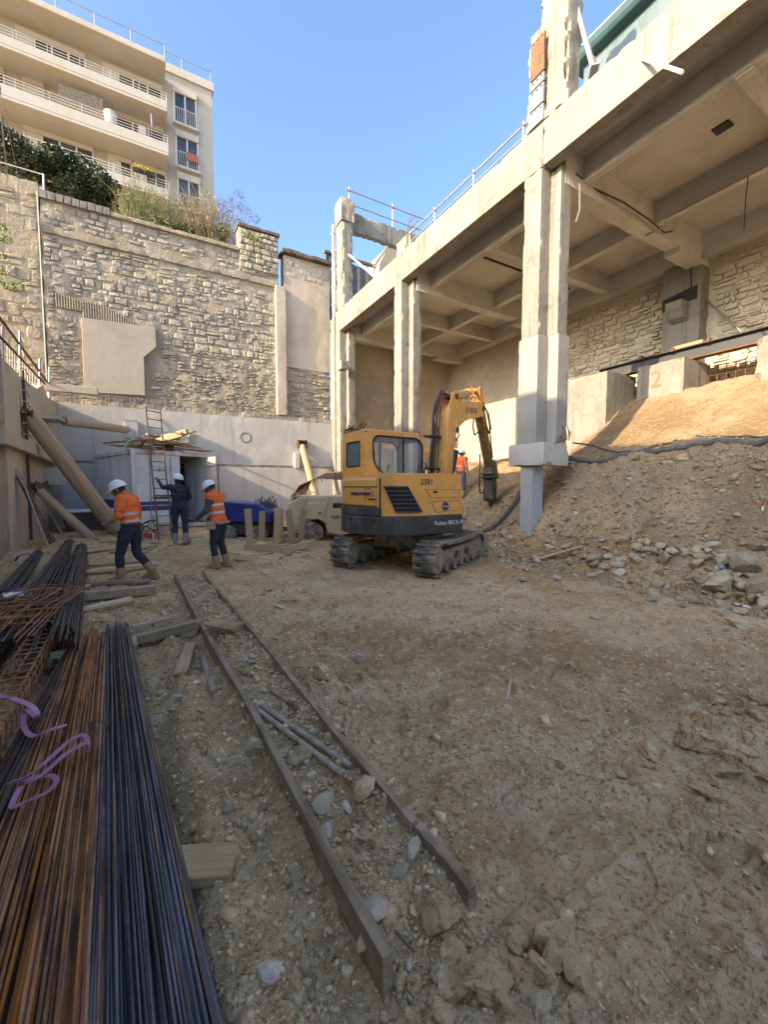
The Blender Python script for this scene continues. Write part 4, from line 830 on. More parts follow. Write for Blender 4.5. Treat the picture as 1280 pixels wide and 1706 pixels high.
# ---------------------------------------------------------------- container office
CA = Vector((-.42, 15.35, .26)); CR = R(20.3); CW, CLN, CHH = 2.44, 3.75, 2.59
CN = thing('site_container', 'white and grey shipping container with open door at the back left', 'container', CA, CR)
b = MB(); n = 22; vs = []; fs = []                                     # corrugated long side (x=0)
def corr(x, inv, y0, y1, z0, z1):
    pts = []; y = y0; k = 0; st = (y1-y0)/(n*4)
    for i in range(n*4+1): pts.append((x+(.0 if (i % 4) in (0, 1) else inv*.036), y0+i*st))
    vs = [(px, py, z) for z in (z0, z1) for px, py in pts]; m = len(pts)
    return vs, [(i, i+1, m+i+1, m+i) for i in range(m-1)]
b.add(*corr(.03, 1, .1, CLN-.1, .18, CHH-.14)); b.build('corrugated_side', GREYC, CN)
b = MB(); b.box((.025, .1, .95-.2), (.028, CLN-.1, .95+.0)); b.box((.02, .1, .55), (.026, CLN-.1, .83)); b.build('blue_band', BLUEP, CN)
b = MB(); b.add(*corr(CW-.03, -1, .1, CLN-.1, .18, CHH-.14)); b.build('corrugated_side', GREYC, CN)
b = MB()
for x in (0, CW-.12):
    for y in (0, CLN-.12): b.box((x, y, 0), (x+.12, y+.12, CHH), .01)
for z in (0, CHH-.14):
    b.box((.121, .004, z), (CW-.121, .1, z+.14), .01); b.box((.121, CLN-.1, z), (CW-.121, CLN-.004, z+.14), .01); b.box((.004, .121, z+.002), (.1, CLN-.121, z+.138), .01); b.box((CW-.1, .121, z+.002), (CW-.004, CLN-.121, z+.138), .01)
b.build('frame', GREYC, CN)
b = MB(); b.box((.05, .05, CHH-.05), (CW-.05, CLN-.05, CHH-.02)); b.build('roof', GREYC, CN)
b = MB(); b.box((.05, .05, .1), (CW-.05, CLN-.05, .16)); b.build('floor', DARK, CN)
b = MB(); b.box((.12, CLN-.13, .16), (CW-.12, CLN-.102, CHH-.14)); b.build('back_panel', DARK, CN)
dr = MB(); dr.box((.13, .03, .15), (1.52, .075, CHH-.15), .006); DR = dr.build('door', WHITEP, CN)
b = MB(); b.box((.128, .024, .62), (1.522, .0295, .92)); b.build('blue_band', BLUEP, DR)
for z in (.35, .78, 1.05, 1.55, 2.05): b = MB(); b.box((.2, .015, z), (1.45, .03, z+.018)); b.build('door_rib', GREYC, DR)
for x in (.55, 1.2): b = MB(); b.tube([(x, .012, .2), (x, .012, CHH-.2)], .016, 6); b.build('lock_rod', GALV, DR)
b = MB(); b.box((.62, .018, 1.0), (1.2, .028, 1.13)); b.build('number_plate', DARK, DR)
text('W T Y A', .1, 'plate_letters', PAINTW, DR, frame((.9, .0165, 1.065), (1, 0, 0), (0, 0, 1)), .001)
b = MB(); b.lathe([(0, .23), (.004, .23)], (.95, .03, 1.95), (0, -1, 0), 24); lg = b.build('round_sign', PAINTW, DR)
text('F', .18, 'sign_letter', DARK, lg, frame((.85, .022, 1.95), (1, 0, 0), (0, 0, 1)), .001); text('-..', .2, 'sign_letter', DARK, lg, frame((1.02, .022, 2.0), (1, 0, 0), (0, 0, 1)), .001)
d2 = MB(); d2.box((CW-.11, -.85, .15), (CW-.06, .0, CHH-.15), .006); D2 = d2.build('door', mat('cream door inside', (.55, .5, .4), .6), CN)
for z in (.5, 1.3, 2.1): b = MB(); b.box((CW-.13, -.8, z), (CW-.108, -.05, z+.03)); b.build('door_rib', GALV, D2)
b = MB(); b.tube([(CW-.03, -.88, .15), (CW-.03, -.88, CHH-.1)], .02, 6); b.build('lock_rod', RUSTY, D2)
def cw(x, y, z): return CN.matrix_world @ Vector((x, y, z))
CNM = Matrix.Translation(CA) @ Matrix.Rotation(CR, 4, 'Z')
SHV = thing('tool_shelf', 'dark shelf of tools inside the open container', 'shelf', CNM @ Vector((1.75, 1.6, .16)), CR)
for z in (.5, 1.0, 1.5, 1.95): b = MB(); b.box((-.4, -.3, z), (.5, .3, z+.03)); b.build('shelf_board', WOOD, SHV)
for x in (-.4, .46): b = MB(); b.box((x, -.3, 0), (x+.04, .3, 2.1)); b.build('upright', STEEL, SHV)
for k in range(9): b = MB(); b.box((0, 0, 0), (.14, .16, .2), .01); o = b.build('bin', [GREYC, STEEL, GREENT][k % 3], SHV); o.location = (-.33+.26*(k % 3), -.25, .53+.5*(k//3))
# planks heaped on the roof
rn = random.Random(5)
def plank(name, label, p, q, w, h, m=WOOD, group=None, cat='plank', up=(0, 0, 1), ch=.006):
    p = Vector(p); q = Vector(q); l = (q-p).length; b = MB(); b.obox((0, 0, 0), (w, l, h), None, ch); o = b.build(name, m)
    y = (q-p).normalized(); x = y.cross(Vector(up)).normalized(); z = x.cross(y); M = Matrix((x, y, z)).transposed().to_4x4(); M.translation = (p+q)/2; o.matrix_world = M
    return tag(o, label, cat, group)
zr = CHH+.03
for i in range(44):
    x = rn.uniform(.45, 2.0); y = rn.uniform(.1, 1.3); a = rn.gauss(.1, .45); l = rn.uniform(.6, 1.7); z = zr+.02+rn.uniform(0, .62)*(1-abs(x-1.35)/1.5)
    p = CNM @ Vector((x-l/2*math.cos(a), y-l/2*math.sin(a), z)); q = CNM @ Vector((x+l/2*math.cos(a), y+l/2*math.sin(a), z+rn.uniform(-.28, .34)))
    plank('scrap_plank', 'scrap timber plank heaped on the container roof', p, q, rn.uniform(.08, .22), rn.uniform(.02, .06), [WOOD, WOOD_OLD, WOOD][i % 3], 'scrap planks on the container roof')
plank('red_board', 'long reddish board with green strap at the left of the container roof', CNM @ Vector((-.65, .25, zr+.12)), CNM @ Vector((.75, .12, zr+.34)), .3, .04, mat('reddish shutter ply', (.28, .12, .06), .7, layers=[('noise', 4, (.2, .13, .08), .45, .62, .7)]))
b = MB(); b.tube([CNM @ Vector((-.25, -.06, zr-.12)), CNM @ Vector((-.1, -.06, zr+.18)), CNM @ Vector((.12, .0, zr+.29))], .022, 6); tag(b.build('green_strap', mat('green strap', (.18, .55, .3), .7)), 'light green strap over the reddish board', 'strap')
for i, (px, py) in enumerate(((290, 727), (298, 722))):
    p = AY(px, py, 15.9); plank('square_timber', ['thick pale timber end', 'upper thick pale timber end'][i]+' on top of the plank heap', p+Vector((-.5, .3, -.16)), p+Vector((.25, -.25, .05)), .16, .16)
p = AY(322, 733, 16.0); BK = thing('paint_bucket', 'pale bucket at the right of the plank heap', 'bucket', p-Vector((0, 0, .16))); b = MB(); b.lathe([(0, .13), (.3, .16), (.32, .165), (.3, .15)], (0, 0, 0), (0, 0, 1), 16); b.build('pail', BEIGET, BK)
plank('curved_sheet', 'bent grey sheet at the right end of the container roof', CNM @ Vector((1.6, .1, zr+.08)), CNM @ Vector((2.6, .0, zr+.06)), .5, .03, CONC_L, cat='sheet')
# ladder
LD = thing('long_ladder', 'rusty steel ladder leaning against the container, held by a worker', 'ladder', (0, 0, 0))
f0, f1 = AZ(265, 903, .2), AZ(287, 899, .2); t0, t1 = AX(243, 678, f0.x-.02), AX(267, 683, f1.x+.02)
t0 = AY(243, 678, f0.y+1.75); t1 = AY(267, 683, f1.y+1.75)
for a, c in ((f0, t0), (f1, t1)): b = MB(); b.bar(a, c, .035, .06, .004); b.build('stile', RUSTY, LD)
for k in range(15): f = (k+.6)/15; b = MB(); b.tube([f0.lerp(t0, f), f1.lerp(t1, f)], .014, 6); b.build('rung', RUSTY, LD)
# ---------------------------------------------------------------- log shores
def log(name, label, p, q, r, m=LOG, n=14):
    p = Vector(p); q = Vector(q); d = q-p; l = d.length; b = MB(); rn = random.Random(int(l*1000)); pts = []; rs = []
    for i in range(13): t = i/12; pts.append((rn.gauss(0, r*.03), rn.gauss(0, r*.03), l*t)); rs.append(r*(1.06-.12*t)*(1+rn.gauss(0, .02)))
    b.tube(pts, rs, n); o = b.build(name, m, smooth=True); o.matrix_world = Matrix.Translation(p) @ d.to_track_quat('Z', 'Y').to_matrix().to_4x4(); return tag(o, label, 'log')
rf_ = AZ(192, 885, .12); rt_ = AX(48, 692, XL+.15)
log('log_shore', 'big raking log shoring the left wall, behind the walking worker', (-.75, 15.1, .1), rt_, .21)
log('log_shore', 'short lower raking log propped on the left wall', AZ(162, 903, .1)+Vector((0, 0, -.05)), AX(66, 818, XL+.2), .125)
hl0 = Vector((XL+.48, 16.9, AX(100, 712, XL).z-.08)); hl1 = AY(212, 716, YW-.75)
log('log_brace', 'horizontal log brace across the back left corner', hl0, hl1, .15)
c = AY(218, 715, YW-.6); b = MB(); b.box((c.x-.2, YW-.85, c.z-.34), (c.x+.25, YW-.42, c.z+.32), .01); tag(b.build('timber_pad', CONC_GREY), 'square grey pad at the wall end of the horizontal log', 'pad')
log('log_prop', 'sunlit raking log propped on the grey wall behind the beige compressor', AY(527, 832, 17.6), AY(504, 743, YW-.5), .16)
c = AY(504, 738, YW-.5); SB = thing('steel_bracket', 'rusty bracket holding the sunlit log on the grey wall', 'bracket', c); b = MB()
b.box((-.22, -.08, -.25), (-.18, .06, .12)); b.box((.18, -.08, -.25), (.22, .06, .12)); b.box((-.22, -.1, .08), (.22, .06, .12)); b.box((-.22, .0, -.25), (.22, .06, .08)); b.build('plate', RUSTY, SB)
for (px, py, nm) in ((47, 690, 'at the head of the big raking log'), (64, 815, 'at the head of the short raking log')):
    c = AX(px, py, XL+.12); o = thing('rusty_shoe', 'rusty torn steel shoe '+nm, 'bracket', c); b = MB(); rn = random.Random(px)
    for k in range(7): b.obox((rn.uniform(-.05, .12), rn.uniform(-.2, .2), rn.uniform(-.1, .16)), (.05, .32, .16), Matrix.Rotation(rn.uniform(-.7, .7), 3, 'X') @ Matrix.Rotation(rn.uniform(-.6, .6), 3, 'Z'))
    b.build('plates', RUSTY, o)
# scrap steel and boards leaning on the left wall
for i, (a, c, w) in enumerate((((30, 782), (90, 905), .10), ((34, 790), (66, 915), .07), ((31, 800), (50, 920), .05), ((60, 810), (130, 903), .10), ((37, 800), (78, 912), .05), ((28, 795), (40, 915), .06))):
    q = AX(*a, XL+.14); p = AX(c[0], c[1], XL+.75); p.z = .02; p.y = q.y+.3*(i-2)*.6
    plank('leaning_bar', ['flat steel plank leaning on the left wall, widest of the leaning pieces', 'narrow steel bar leaning on the left wall', 'thin steel bar nearest the left edge', 'perforated steel channel leaning beside the short log', 'thin rod leaning between the steel pieces', 'rusty flat bar leaning at the left edge'][i], p, q, w, .03, [GALV, RUSTY, STEEL, GALV, RUSTY, STEEL][i], cat='steel bar', up=(1, 0, 0))
SK = thing('black_skip', 'dark low skip with pale rim under the big log', 'skip', (-1.5, 16.6, .1), .2)
b = MB(); b.prism([(-.7, 0), (.7, 0), (.95, .75), (-.95, .75)], (0, 0, 0), (1, 0, 0), (0, 0, 1), (0, 1, 0), -.5, .6); b.build('tub', STEEL, SK)
b = MB(); b.box((-1.0, -.56, .751), (1.0, .66, .82), .02); b.build('rim', WHITEP, SK)
HB = thing('scrap_heap', 'low heap of rusty scrap and wire beside the container', 'scrap heap', (-.35, 14.2, .2)); b = MB(); rn = random.Random(8)
for k in range(60):
    p = Vector((rn.gauss(0, .3), rn.gauss(0, .3), abs(rn.gauss(.1, .12)))); q = p+Vector((rn.gauss(0, .22), rn.gauss(0, .22), rn.gauss(.05, .12))); b.tube([p, (p+q)/2+Vector((0, 0, .05)), q], rn.uniform(.006, .025), 5)
b.build('scrap_rods', RUSTY, HB)
RC = thing('gas_canister', 'red and white round canister at the foot of the ladder', 'canister', AZ(250, 900, .2)); b = MB(); b.lathe([(0, .1), (.02, .15), (.1, .17), (.2, .15), (.26, .08), (.3, .05)], (0, 0, 0), (0, 0, 1), 14); b.build('body', REDP, RC, True); b = MB(); b.lathe([(0, .12), (.01, .125)], (0, -.12, .12), (-.3, -1, .1), 14); b.build('label_patch', PAINTW, RC)
BG = thing('cement_bucket', 'grey cement bucket beside the ladder foot', 'bucket', AZ(282, 893, .2)+Vector((-.15, .5, 0))); b = MB(); b.lathe([(0, .15), (.35, .2), (.36, .19), (.05, .12)], (0, 0, 0), (0, 0, 1), 16); b.build('pail', CONC_L, BG)
# ---------------------------------------------------------------- machines by the back wall
BMC = thing('blue_compressor', 'blue hooded site machine behind the orange vested worker', 'compressor', (2.55, 12.4, .12), R(-38)); BMC.scale = (1, 1, .88)
b = MB(); b.prism([(-.75, .62), (.85, .62), (.85, .95), (.5, 1.22), (-.75, 1.3)], (0, 0, 0), (1, 0, 0), (0, 0, 1), (0, 1, 0), -.5, .5); b.build('hood', BLUEM, BMC, bevel=.04)
for k in range(8): b = MB(); b.box((-.62+k*.1, -.512, .75), (-.58+k*.1, -.5, 1.15)); b.build('louvre', BLUEM, BMC)
b = MB(); b.box((-.7, -.42, .2), (.75, .42, .62), .03); b.build('engine', STEEL, BMC)
for x in (-.4, .5):
    for y in (-.5, .5): b = MB(); b.lathe([(-.06, .18), (-.06, .26), (.06, .26), (.06, .18)], (x, y, .26), (0, 1, 0), 18); b.build('wheel', RUBBER, BMC)
b = MB()
for k in range(9): b.tube([(.3+.06*k, -.3, 1.1), (.35+.07*k, -.3+.05*(k % 3), 1.35+.04*(k % 4)), (.5+.05*k, -.2, 1.25), (.6+.04*k, -.1, 1.05)], .014, 5)
b.build('cable_coil', BLACK, BMC)
BCM = thing('beige_compressor', 'beige towable compressor with one wheel showing behind the excavator', 'compressor', (4.5, 11.6, .08), R(-26))
side = [(-.95, .35), (-.62, .35), (-.55, .55), (-.38, .66), (-.05, .66), (.12, .55), (.2, .28), (.5, .22), (1.4, .22), (1.4, 1.15), (.9, 1.32), (-.55, 1.3), (-.9, 1.1)]
b = MB(); b.prism(side, (0, 0, 0), (1, 0, 0), (0, 0, 1), (0, 1, 0), -.62, .62); b.build('canopy', BEIGE, BCM, bevel=.03)
b = MB(); b.box((-.6, -.6, 1.301), (1.0, .6, 1.33), .01); b.build('dusty_top', BEIGET, BCM)
for s in (-1, 1):
    w = MB(); w.lathe([(-.09, .17), (-.09, .27), (-.06, .3), (.06, .3), (.09, .27), (.09, .17)], (-.22, s*.58, .28), (0, 1, 0), 26); WO = w.build('wheel', RUBBER, BCM, True)
    b = MB(); b.lathe([(0, .175), (.02, .17), (-.02, .14), (-.015, .06), (.03, .05), (.03, .01)], (-.22, s*.665, .28), (0, s, 0), 22); b.build('rim', GALV, WO, True)
    for k in range(10): a = k*PI/5; b = MB(); b.lathe([(0, .018), (.012, .018)], (-.22+.11*math.cos(a), s*.652, .28+.11*math.sin(a)), (0, s, 0), 6); b.build('rim_hole', DARK, WO)
for x0, z0, x1, z1 in ((-.62, .66, -.35, 1.29), (.05, .6, .28, 1.29)):
    b = MB(); b.bar((x0, -.623, z0), (x1, -.623, z1), .008, .014, 0, (0, 1, 0)); b.build('panel_seam', DARK, BCM)
for k in range(5): b = MB(); b.box((-.955, -.4+.18*k, .55), (-.94, -.28+.18*k, .95), .006); b.build('front_slot', DARK, BCM)
b = MB(); b.box((-.05, -.635, .8), (.02, -.62, .86), .006); b.build('door_latch', STEEL, BCM)
b = MB(); b.bar((-.9, -.25, .32), (-1.9, 0, .42), .07, .07, .01); b.bar((-.9, .25, .32), (-1.9, 0, .42), .07, .07, .01); b.lathe([(0, .05), (.4, .05)], (-1.85, 0, .1), (0, 0, 1), 10); b.build('drawbar', STEEL, BCM)
b = MB(); b.box((.35, -.632, .98), (.75, -.618, 1.12), .006); b.build('tail_lamp', DARK, BCM)
text('M26', .14, 'number', DARK, BCM, frame((.42, -.628, .72), (1, 0, 0), (0, 0, 1)))
for k in range(7): b = MB(); b.box((-.33+.07*k, -.626, 1.08+.012*(k % 3)), (-.28+.07*k, -.619, 1.15-.01*(k % 2))); b.build('faded_lettering', GREYC, BCM)
MSH = thing('bent_mesh_sheets', 'curled rusty reinforcement mesh stacked behind the beige compressor', 'mesh', (5.2, 13.55, 1.45), R(-30))
for k in range(30):
    y = -1.1+k*.075; b = MB(); b.tube([(-1.0+.25*abs(y), y, -.1), (-.5, y, .35+.1*y), (.1, y, .62+.12*y), (.9, y, .6+.15*y)], .013, 4); b.build('bar', RUSTY, MSH)
for k in range(14):
    t = k/13; x = -1.0+1.9*t; z = -.1+.75*math.sin(t*1.7); b = MB(); b.tube([(x+.2, -1.1, z-.14), (x, 0, z+.02), (x, 1.1, z+.12)], .013, 4); b.build('bar', RUSTY, MSH)
b = MB(); b.box((-.8, -.9, -1.4), (.9, .9, -.1), .02); b.build('timber_stack', WOOD_OLD, MSH)
TF = thing('timber_cradle', 'open timber cradle with four upright boards on a square base', 'timber frame', (2.95, 10.6, .06), R(-27))
def tp(nm, lo, hi, m=WOOD): b = MB(); b.box(lo, hi, .006); return b.build(nm, m, TF)
tp('base_board', (-.75, -.62, 0), (.55, -.57, .2)); tp('base_board', (-.75, .57, 0), (.55, .62, .2)); tp('base_board', (-.78, -.56, .0), (-.73, .56, .18)); tp('base_board', (.53, -.56, 0), (.58, .56, .18)); tp('base_board', (-.1, -.56, 0.02), (-.05, .56, .17))
for (x, y, a, h) in ((-.62, -.52, -.05, 1.02), (.0, -.5, .05, 1.04), (-.1, .5, .02, .95), (.42, -.45, -.12, 1.0), (.45, .45, .1, .95), (-.6, .5, .03, .9)):
    b = MB(); b.obox((0, 0, h/2), (.16, .05, h), None, .006); o = b.build('upright_board', WOOD, TF); o.location = (x, y, .05); o.rotation_euler = (0, a, .2)
b = MB(); b.bar((.2, -.75, .05), (.95, -.35, .22), .05, .16, .006); b.build('loose_board', WOOD, TF)
# ---------------------------------------------------------------- excavator with hydraulic breaker
EX = thing('excavator', 'yellow tracked excavator with hydraulic breaker on its arm', 'excavator', (4.98, 7.47, .02), R(-60.3))
UO = Vector((-.12, -.28, 0))                                             # upper body sits a little back on the tracks
def part(b, nm, m, par=EX, **k): return b.build(nm, m, par, **k)
# --- tracks
def loop(n):
    r0, zc, L2 = .27, .31, 1.12; per = 4*L2+2*PI*r0; out = []
    for i in range(n):
        s = per*i/n
        if s < 2*L2: y = -L2+s; p = (y, zc+r0-.035*math.sin(PI*(y+L2)/(2*L2)), 0.)
        elif s < 2*L2+PI*r0: a = PI/2-(s-2*L2)/r0; p = (L2+r0*math.cos(a), zc+r0*math.sin(a), a-PI/2)
        elif s < 4*L2+PI*r0: p = (L2-(s-2*L2-PI*r0), zc-r0, PI)
        else: a = -PI/2-(s-4*L2-PI*r0)/r0; p = (-L2+r0*math.cos(a), zc+r0*math.sin(a), a-PI/2)
        out.append(p)
    return out
lug = MB(); lug.box((-.225, -.032, 0), (-.02, .032, .045), .008); lug.box((.02, -.018, 0), (.225, .046, .045), .008); lug.box((-.15, -.02, -.02), (-.06, .02, .01)); lug.box((.06, -.02, -.02), (.15, .02, .01))
lug0 = None
for s in (-1, 1):
    T = bpy.data.objects.new('track', None); COL.objects.link(T); T.parent = EX; T.location = (s*.935, 0, 0)
    P = loop(72); vs = []; fs = []; b = MB()
    for (y, z, a) in P:
        ny, nz = (-math.sin(a), math.cos(a))
        for d in (0, .03): vs += [(-.225, y+ny*d, z+nz*d), (.225, y+ny*d, z+nz*d)]
    n = len(P)
    for i in range(n):
        j = (i+1) % n; A = [4*i, 4*i+1, 4*i+3, 4*i+2]; B = [4*j, 4*j+1, 4*j+3, 4*j+2]
        for k in range(4): fs.append((A[k], A[(k+1) % 4], B[(k+1) % 4], B[k]))
    b.add(vs, fs); part(b, 'belt', RUBBER, T)
    for (y, z, a) in loop(46):
        if lug0 is None: lug0 = lug.build('tread_lug', RUBBER, T); o = lug0
        else: o = obj('tread_lug', lug0.data, T)
        o.location = (0, y-math.sin(a)*.03, z+math.cos(a)*.03); o.rotation_euler = (a, 0, 0)
    b = MB(); b.prism([(-.95, .17), (.95, .17), (1.0, .3), (.9, .46), (-.9, .46), (-1.0, .3)], (0, 0, 0), (0, 1, 0), (0, 0, 1), (1, 0, 0), -.15, .16); part(b, 'track_frame', MUDST, T, bevel=.015)
    for k in range(5): b = MB(); b.lathe([(-.17, .07), (-.17, .1), (.19, .1), (.19, .06), (.2, .02)], (0, -.75+.375*k, .15), (1, 0, 0), 16); part(b, 'roller', MUDST, T)
    for y in (-1.12, 1.12):
        b = MB(); b.lathe([(-.15, .12), (-.15, .25), (.15, .25), (.17, .22), (.17, .15), (.205, .13), (.205, .02)], (0, y, .31), (1, 0, 0), 22); part(b, 'sprocket' if y < 0 else 'idler', MUDST, T)
    b = MB(); b.box((.15, -.35, .25), (.175, -.15, .38), .01); b.box((.15, .2, .25), (.175, .45, .36), .01); part(b, 'cover_plate', STEEL, T)
b = MB(); b.box((-.72, -.5, .35), (.72, .6, .66), .05); b.lathe([(0, .5), (.12, .5)], (UO.x*.5, UO.y*.5, .66), (0, 0, 1), 28); part(b, 'undercarriage', MUDST)
bl = MB(); bl.prism([(1.72, .12), (1.78, .1), (1.86, .12), (1.80, .3), (1.83, .52), (1.76, .52), (1.73, .3)], (0, 0, 0), (0, 1, 0), (0, 0, 1), (1, 0, 0), -1.12, 1.12); BLD = part(bl, 'dozer_blade', MUDST)
for s in (-1, 1): b = MB(); b.bar((s*.4, .5, .45), (s*.4, 1.76, .3), .1, .14, .01); part(b, 'blade_arm', STEEL, BLD)
# --- upper body
U = bpy.data.objects.new('upper_body', None); COL.objects.link(U); U.parent = EX; U.location = UO; U.rotation_euler = (0, 0, R(-26))
YFr = .72
def outline(off=0., r=1.28, x=1.1, n=26):
    pts = [(x+off, YFr+off)]; a0 = math.degrees(math.acos(.96*x/r)); ys = -math.sqrt(r*r-(.96*x)**2)
    pts.append((x+off, ys+.18))
    for k in range(n+1): a = math.radians(-a0-8-(180-2*a0-16)*k/n); pts.append(((r+off)*math.cos(a), (r+off)*math.sin(a)))
    pts += [(-x-off, ys+.18), (-x-off, YFr+off)]; return pts
def arc(t):
    """plan point and outward normal along the right side and rear; t in metres from the front right corner"""
    o = outline(); acc = 0
    for i in range(len(o)-1):
        p, q = Vector(o[i]), Vector(o[i+1]); l = (q-p).length
        if acc+l >= t: d = (q-p)/l; pt = p+d*(t-acc); return pt, Vector((-d.y, d.x))*-1 if False else Vector((-d.y, d.x))
        acc += l
    return Vector(o[-1]), Vector((-1, 0))
def nrm(t):
    p, d = arc(t); n = Vector((p.x*(abs(p.x) > 1.06), 0)) if t < 1.27 else p; n = Vector(n).normalized(); return p, n
ring = outline()
b = MB(); b.prism(ring, (0, 0, 0), (1, 0, 0), (0, 1, 0), (0, 0, 1), .74, 1.10); CWT = part(b, 'counterweight', CWB, U, bevel=.03)
rear = [p for p in outline() if p[1] < -.55 and p[0] < .80]; rear = rear+[(-1.0, -.3), (.6, -.3)]
b = MB(); b.prism(rear, (0, 0, 0), (1, 0, 0), (0, 1, 0), (0, 0, 1), 1.101, 1.27); part(b, 'counterweight_step', CWB, U, bevel=.02)
b = MB(); b.prism([(.55, 1.101), (1.05, 1.101), (.55, 1.27)], (0, 0, 0), (1, 0, 0), (0, 0, 1), (0, 1, 0), -.92, -.6); 
inn = outline(-.02)
def hood(nm, pts, z0, z1, m=YEL, bev=.05): b = MB(); b.prism(pts, (0, 0, 0), (1, 0, 0), (0, 1, 0), (0, 0, 1), z0, z1); return part(b, nm, m, U, bevel=bev)
rearc = [p for p in inn if p[1] < -.5 and p[0] < .65]; 
RH = hood('engine_cover', [(.66, -.35)]+[(.66, -1.07)]+rearc[0:]+[(-1.02, -.35)], 1.275, 1.82)
b = MB(); b.prism([(p[0]*1.006, p[1]*1.006) for p in [(.66, -1.07)]+rearc]+[(-1.0, -.5), (.6, -.5)], (0, 0, 0), (1, 0, 0), (0, 1, 0), (0, 0, 1), 1.64, 1.655); part(b, 'panel_seam', DARK, U)
rightp = [p for p in inn if p[0] >= .67]; rightp = [(1.08, YFr-.02)]+[p for p in rightp[1:]]+[(.67, -1.06), (.67, -.36), (.0, -.36), (.0, YFr-.02)]
HD = hood('side_hood', rightp, 1.104, 1.62, bev=.02)
HT = hood('hood_top', [(1.07, YFr-.03)]+[(p[0]*.995, p[1]*.995) for p in inn if p[0] >= .67][1:]+[(.67, -1.05), (.67, -.37), (.02, -.37), (.02, YFr-.03)], 1.618, 1.9, bev=.1)
# vent grille that follows the curved flank
def ribbon(t0, t1, z0, z1, off, th, n=10, t0b=None, t1b=None):
    """strip along the flank between t0..t1 (bottom edge may run t0b..t1b)"""
    t0b = t0 if t0b is None else t0b; t1b = t1 if t1b is None else t1b; b = MB(); vs = []; fs = []
    for i in range(n+1):
        f = i/n
        for (ta, tb, z) in ((t0b, t1b, z0), (t0, t1, z1)):
            p, nn = nrm(ta+(tb-ta)*f); q = p+nn*off; r_ = p+nn*(off-th); vs += [(q.x, q.y, z), (r_.x, r_.y, z)]
    for i in range(n):
        k = 4*i; fs += [(k, k+4, k+6, k+2), (k+1, k+3, k+7, k+5), (k+2, k+6, k+7, k+3), (k, k+1, k+5, k+4)]
    fs += [(0, 2, 3, 1), (4*n, 4*n+1, 4*n+3, 4*n+2)]; return b.add(vs, fs)
GRL = part(ribbon(1.36, 1.80, 1.18, 1.66, .022, .05, 20, 1.05, 1.58), 'vent_grille', DARK, U)
for k in range(7):
    f = k/6; z = 1.19+.455*f; ta = 1.05+(1.36-1.05)*f+.03; tb = 1.58+(1.80-1.58)*f-.03
    part(ribbon(ta, tb, z-.013, z+.013, .04, .03, 14), 'vent_slat', STEEL, GRL)
# pressed panels, badges and numbers on the flank
def loopline(pts, w=.012):
    b = MB()
    for i in range(len(pts)): p, q = pts[i], pts[(i+1) % len(pts)]; b.bar((1.083, p[0], p[1]), (1.083, q[0], q[1]), .006, w, 0, (1, 0, 0))
    return b
SEAM = mat('panel shadow line', (.30, .15, .04), .6)
part(loopline([(.62, 1.60), (.62, 1.44), (-.1, 1.44), (-.24, 1.60)]), 'pressed_panel', SEAM, HD); part(loopline([(.64, 1.37), (.64, 1.20), (.02, 1.16), (-.1, 1.37)]), 'pressed_panel', SEAM, HD)
b = MB(); b.lathe([(0, .085), (.012, .08), (.014, .02)], (1.08, .26, 1.27), (1, 0, 0), 22); BDG = part(b, 'badge', STEEL, HD); BDG.scale = (1, 1, 1)
b = MB(); b.box((1.094, .14, 1.255), (1.1, .38, 1.285)); part(b, 'badge_bar', GALV, BDG)
b = MB(); b.box((1.08, -.05, 1.53), (1.09, .05, 1.57), .004); part(b, 'latch', STEEL, HD)
text('2581', .15, 'fleet_number', DARK, U, frame((1.078, -.2, 1.735), (0, 1, 0), (0, 0, 1)))
text('Robex 80CR-9', .12, 'model_lettering', GREYC, U, frame((1.103, .33, .95), (0, 1, 0), (0, 0, 1)))
p, nn = nrm(2.32); ex = Vector((-nn.y, nn.x, 0)); text('TERRE & PIERRE', .075, 'firm_lettering', mat('purple lettering', (.14, .06, .16), .7), U, frame((p.x*.992, p.y*.992, 1.52), ex, (0, 0, 1)), .012)
p, nn = nrm(2.08); ex = Vector((-nn.y, nn.x, 0)); 
for k in range(4): b = MB(); q = Vector((p.x, p.y, 1.42))+ex*(.045*k-.03); b.obox(q, (.03, .03, .022), Matrix((ex, Vector((nn.x, nn.y, 0)), Vector((0, 0, 1)))).transposed()); part(b, 'faded_lettering', DARK, U)
b = MB(); b.tube([(p.x*1.0+ex.x*a, p.y*1.0+ex.y*a, z) for a, z in ((-.12, 1.36), (-.12, 1.62), (-.02, 1.62), (.06, 1.56), (.08, 1.46))], .006, 5); part(b, 'firm_emblem', DARK, U)
b = MB(); p, nn = nrm(1.885); b.box((p.x-.006, p.y-.006, 1.105), (p.x+.006, p.y+.02, 1.8)); part(b, 'panel_seam', DARK, U)
for t_, z in ((2.0, 1.0), (2.6, 1.02)): p, nn = nrm(t_); b = MB(); b.lathe([(0, .03), (.01, .03)], (p.x, p.y, z), (nn.x, nn.y, 0), 10); part(b, 'socket', DARK, CWT)
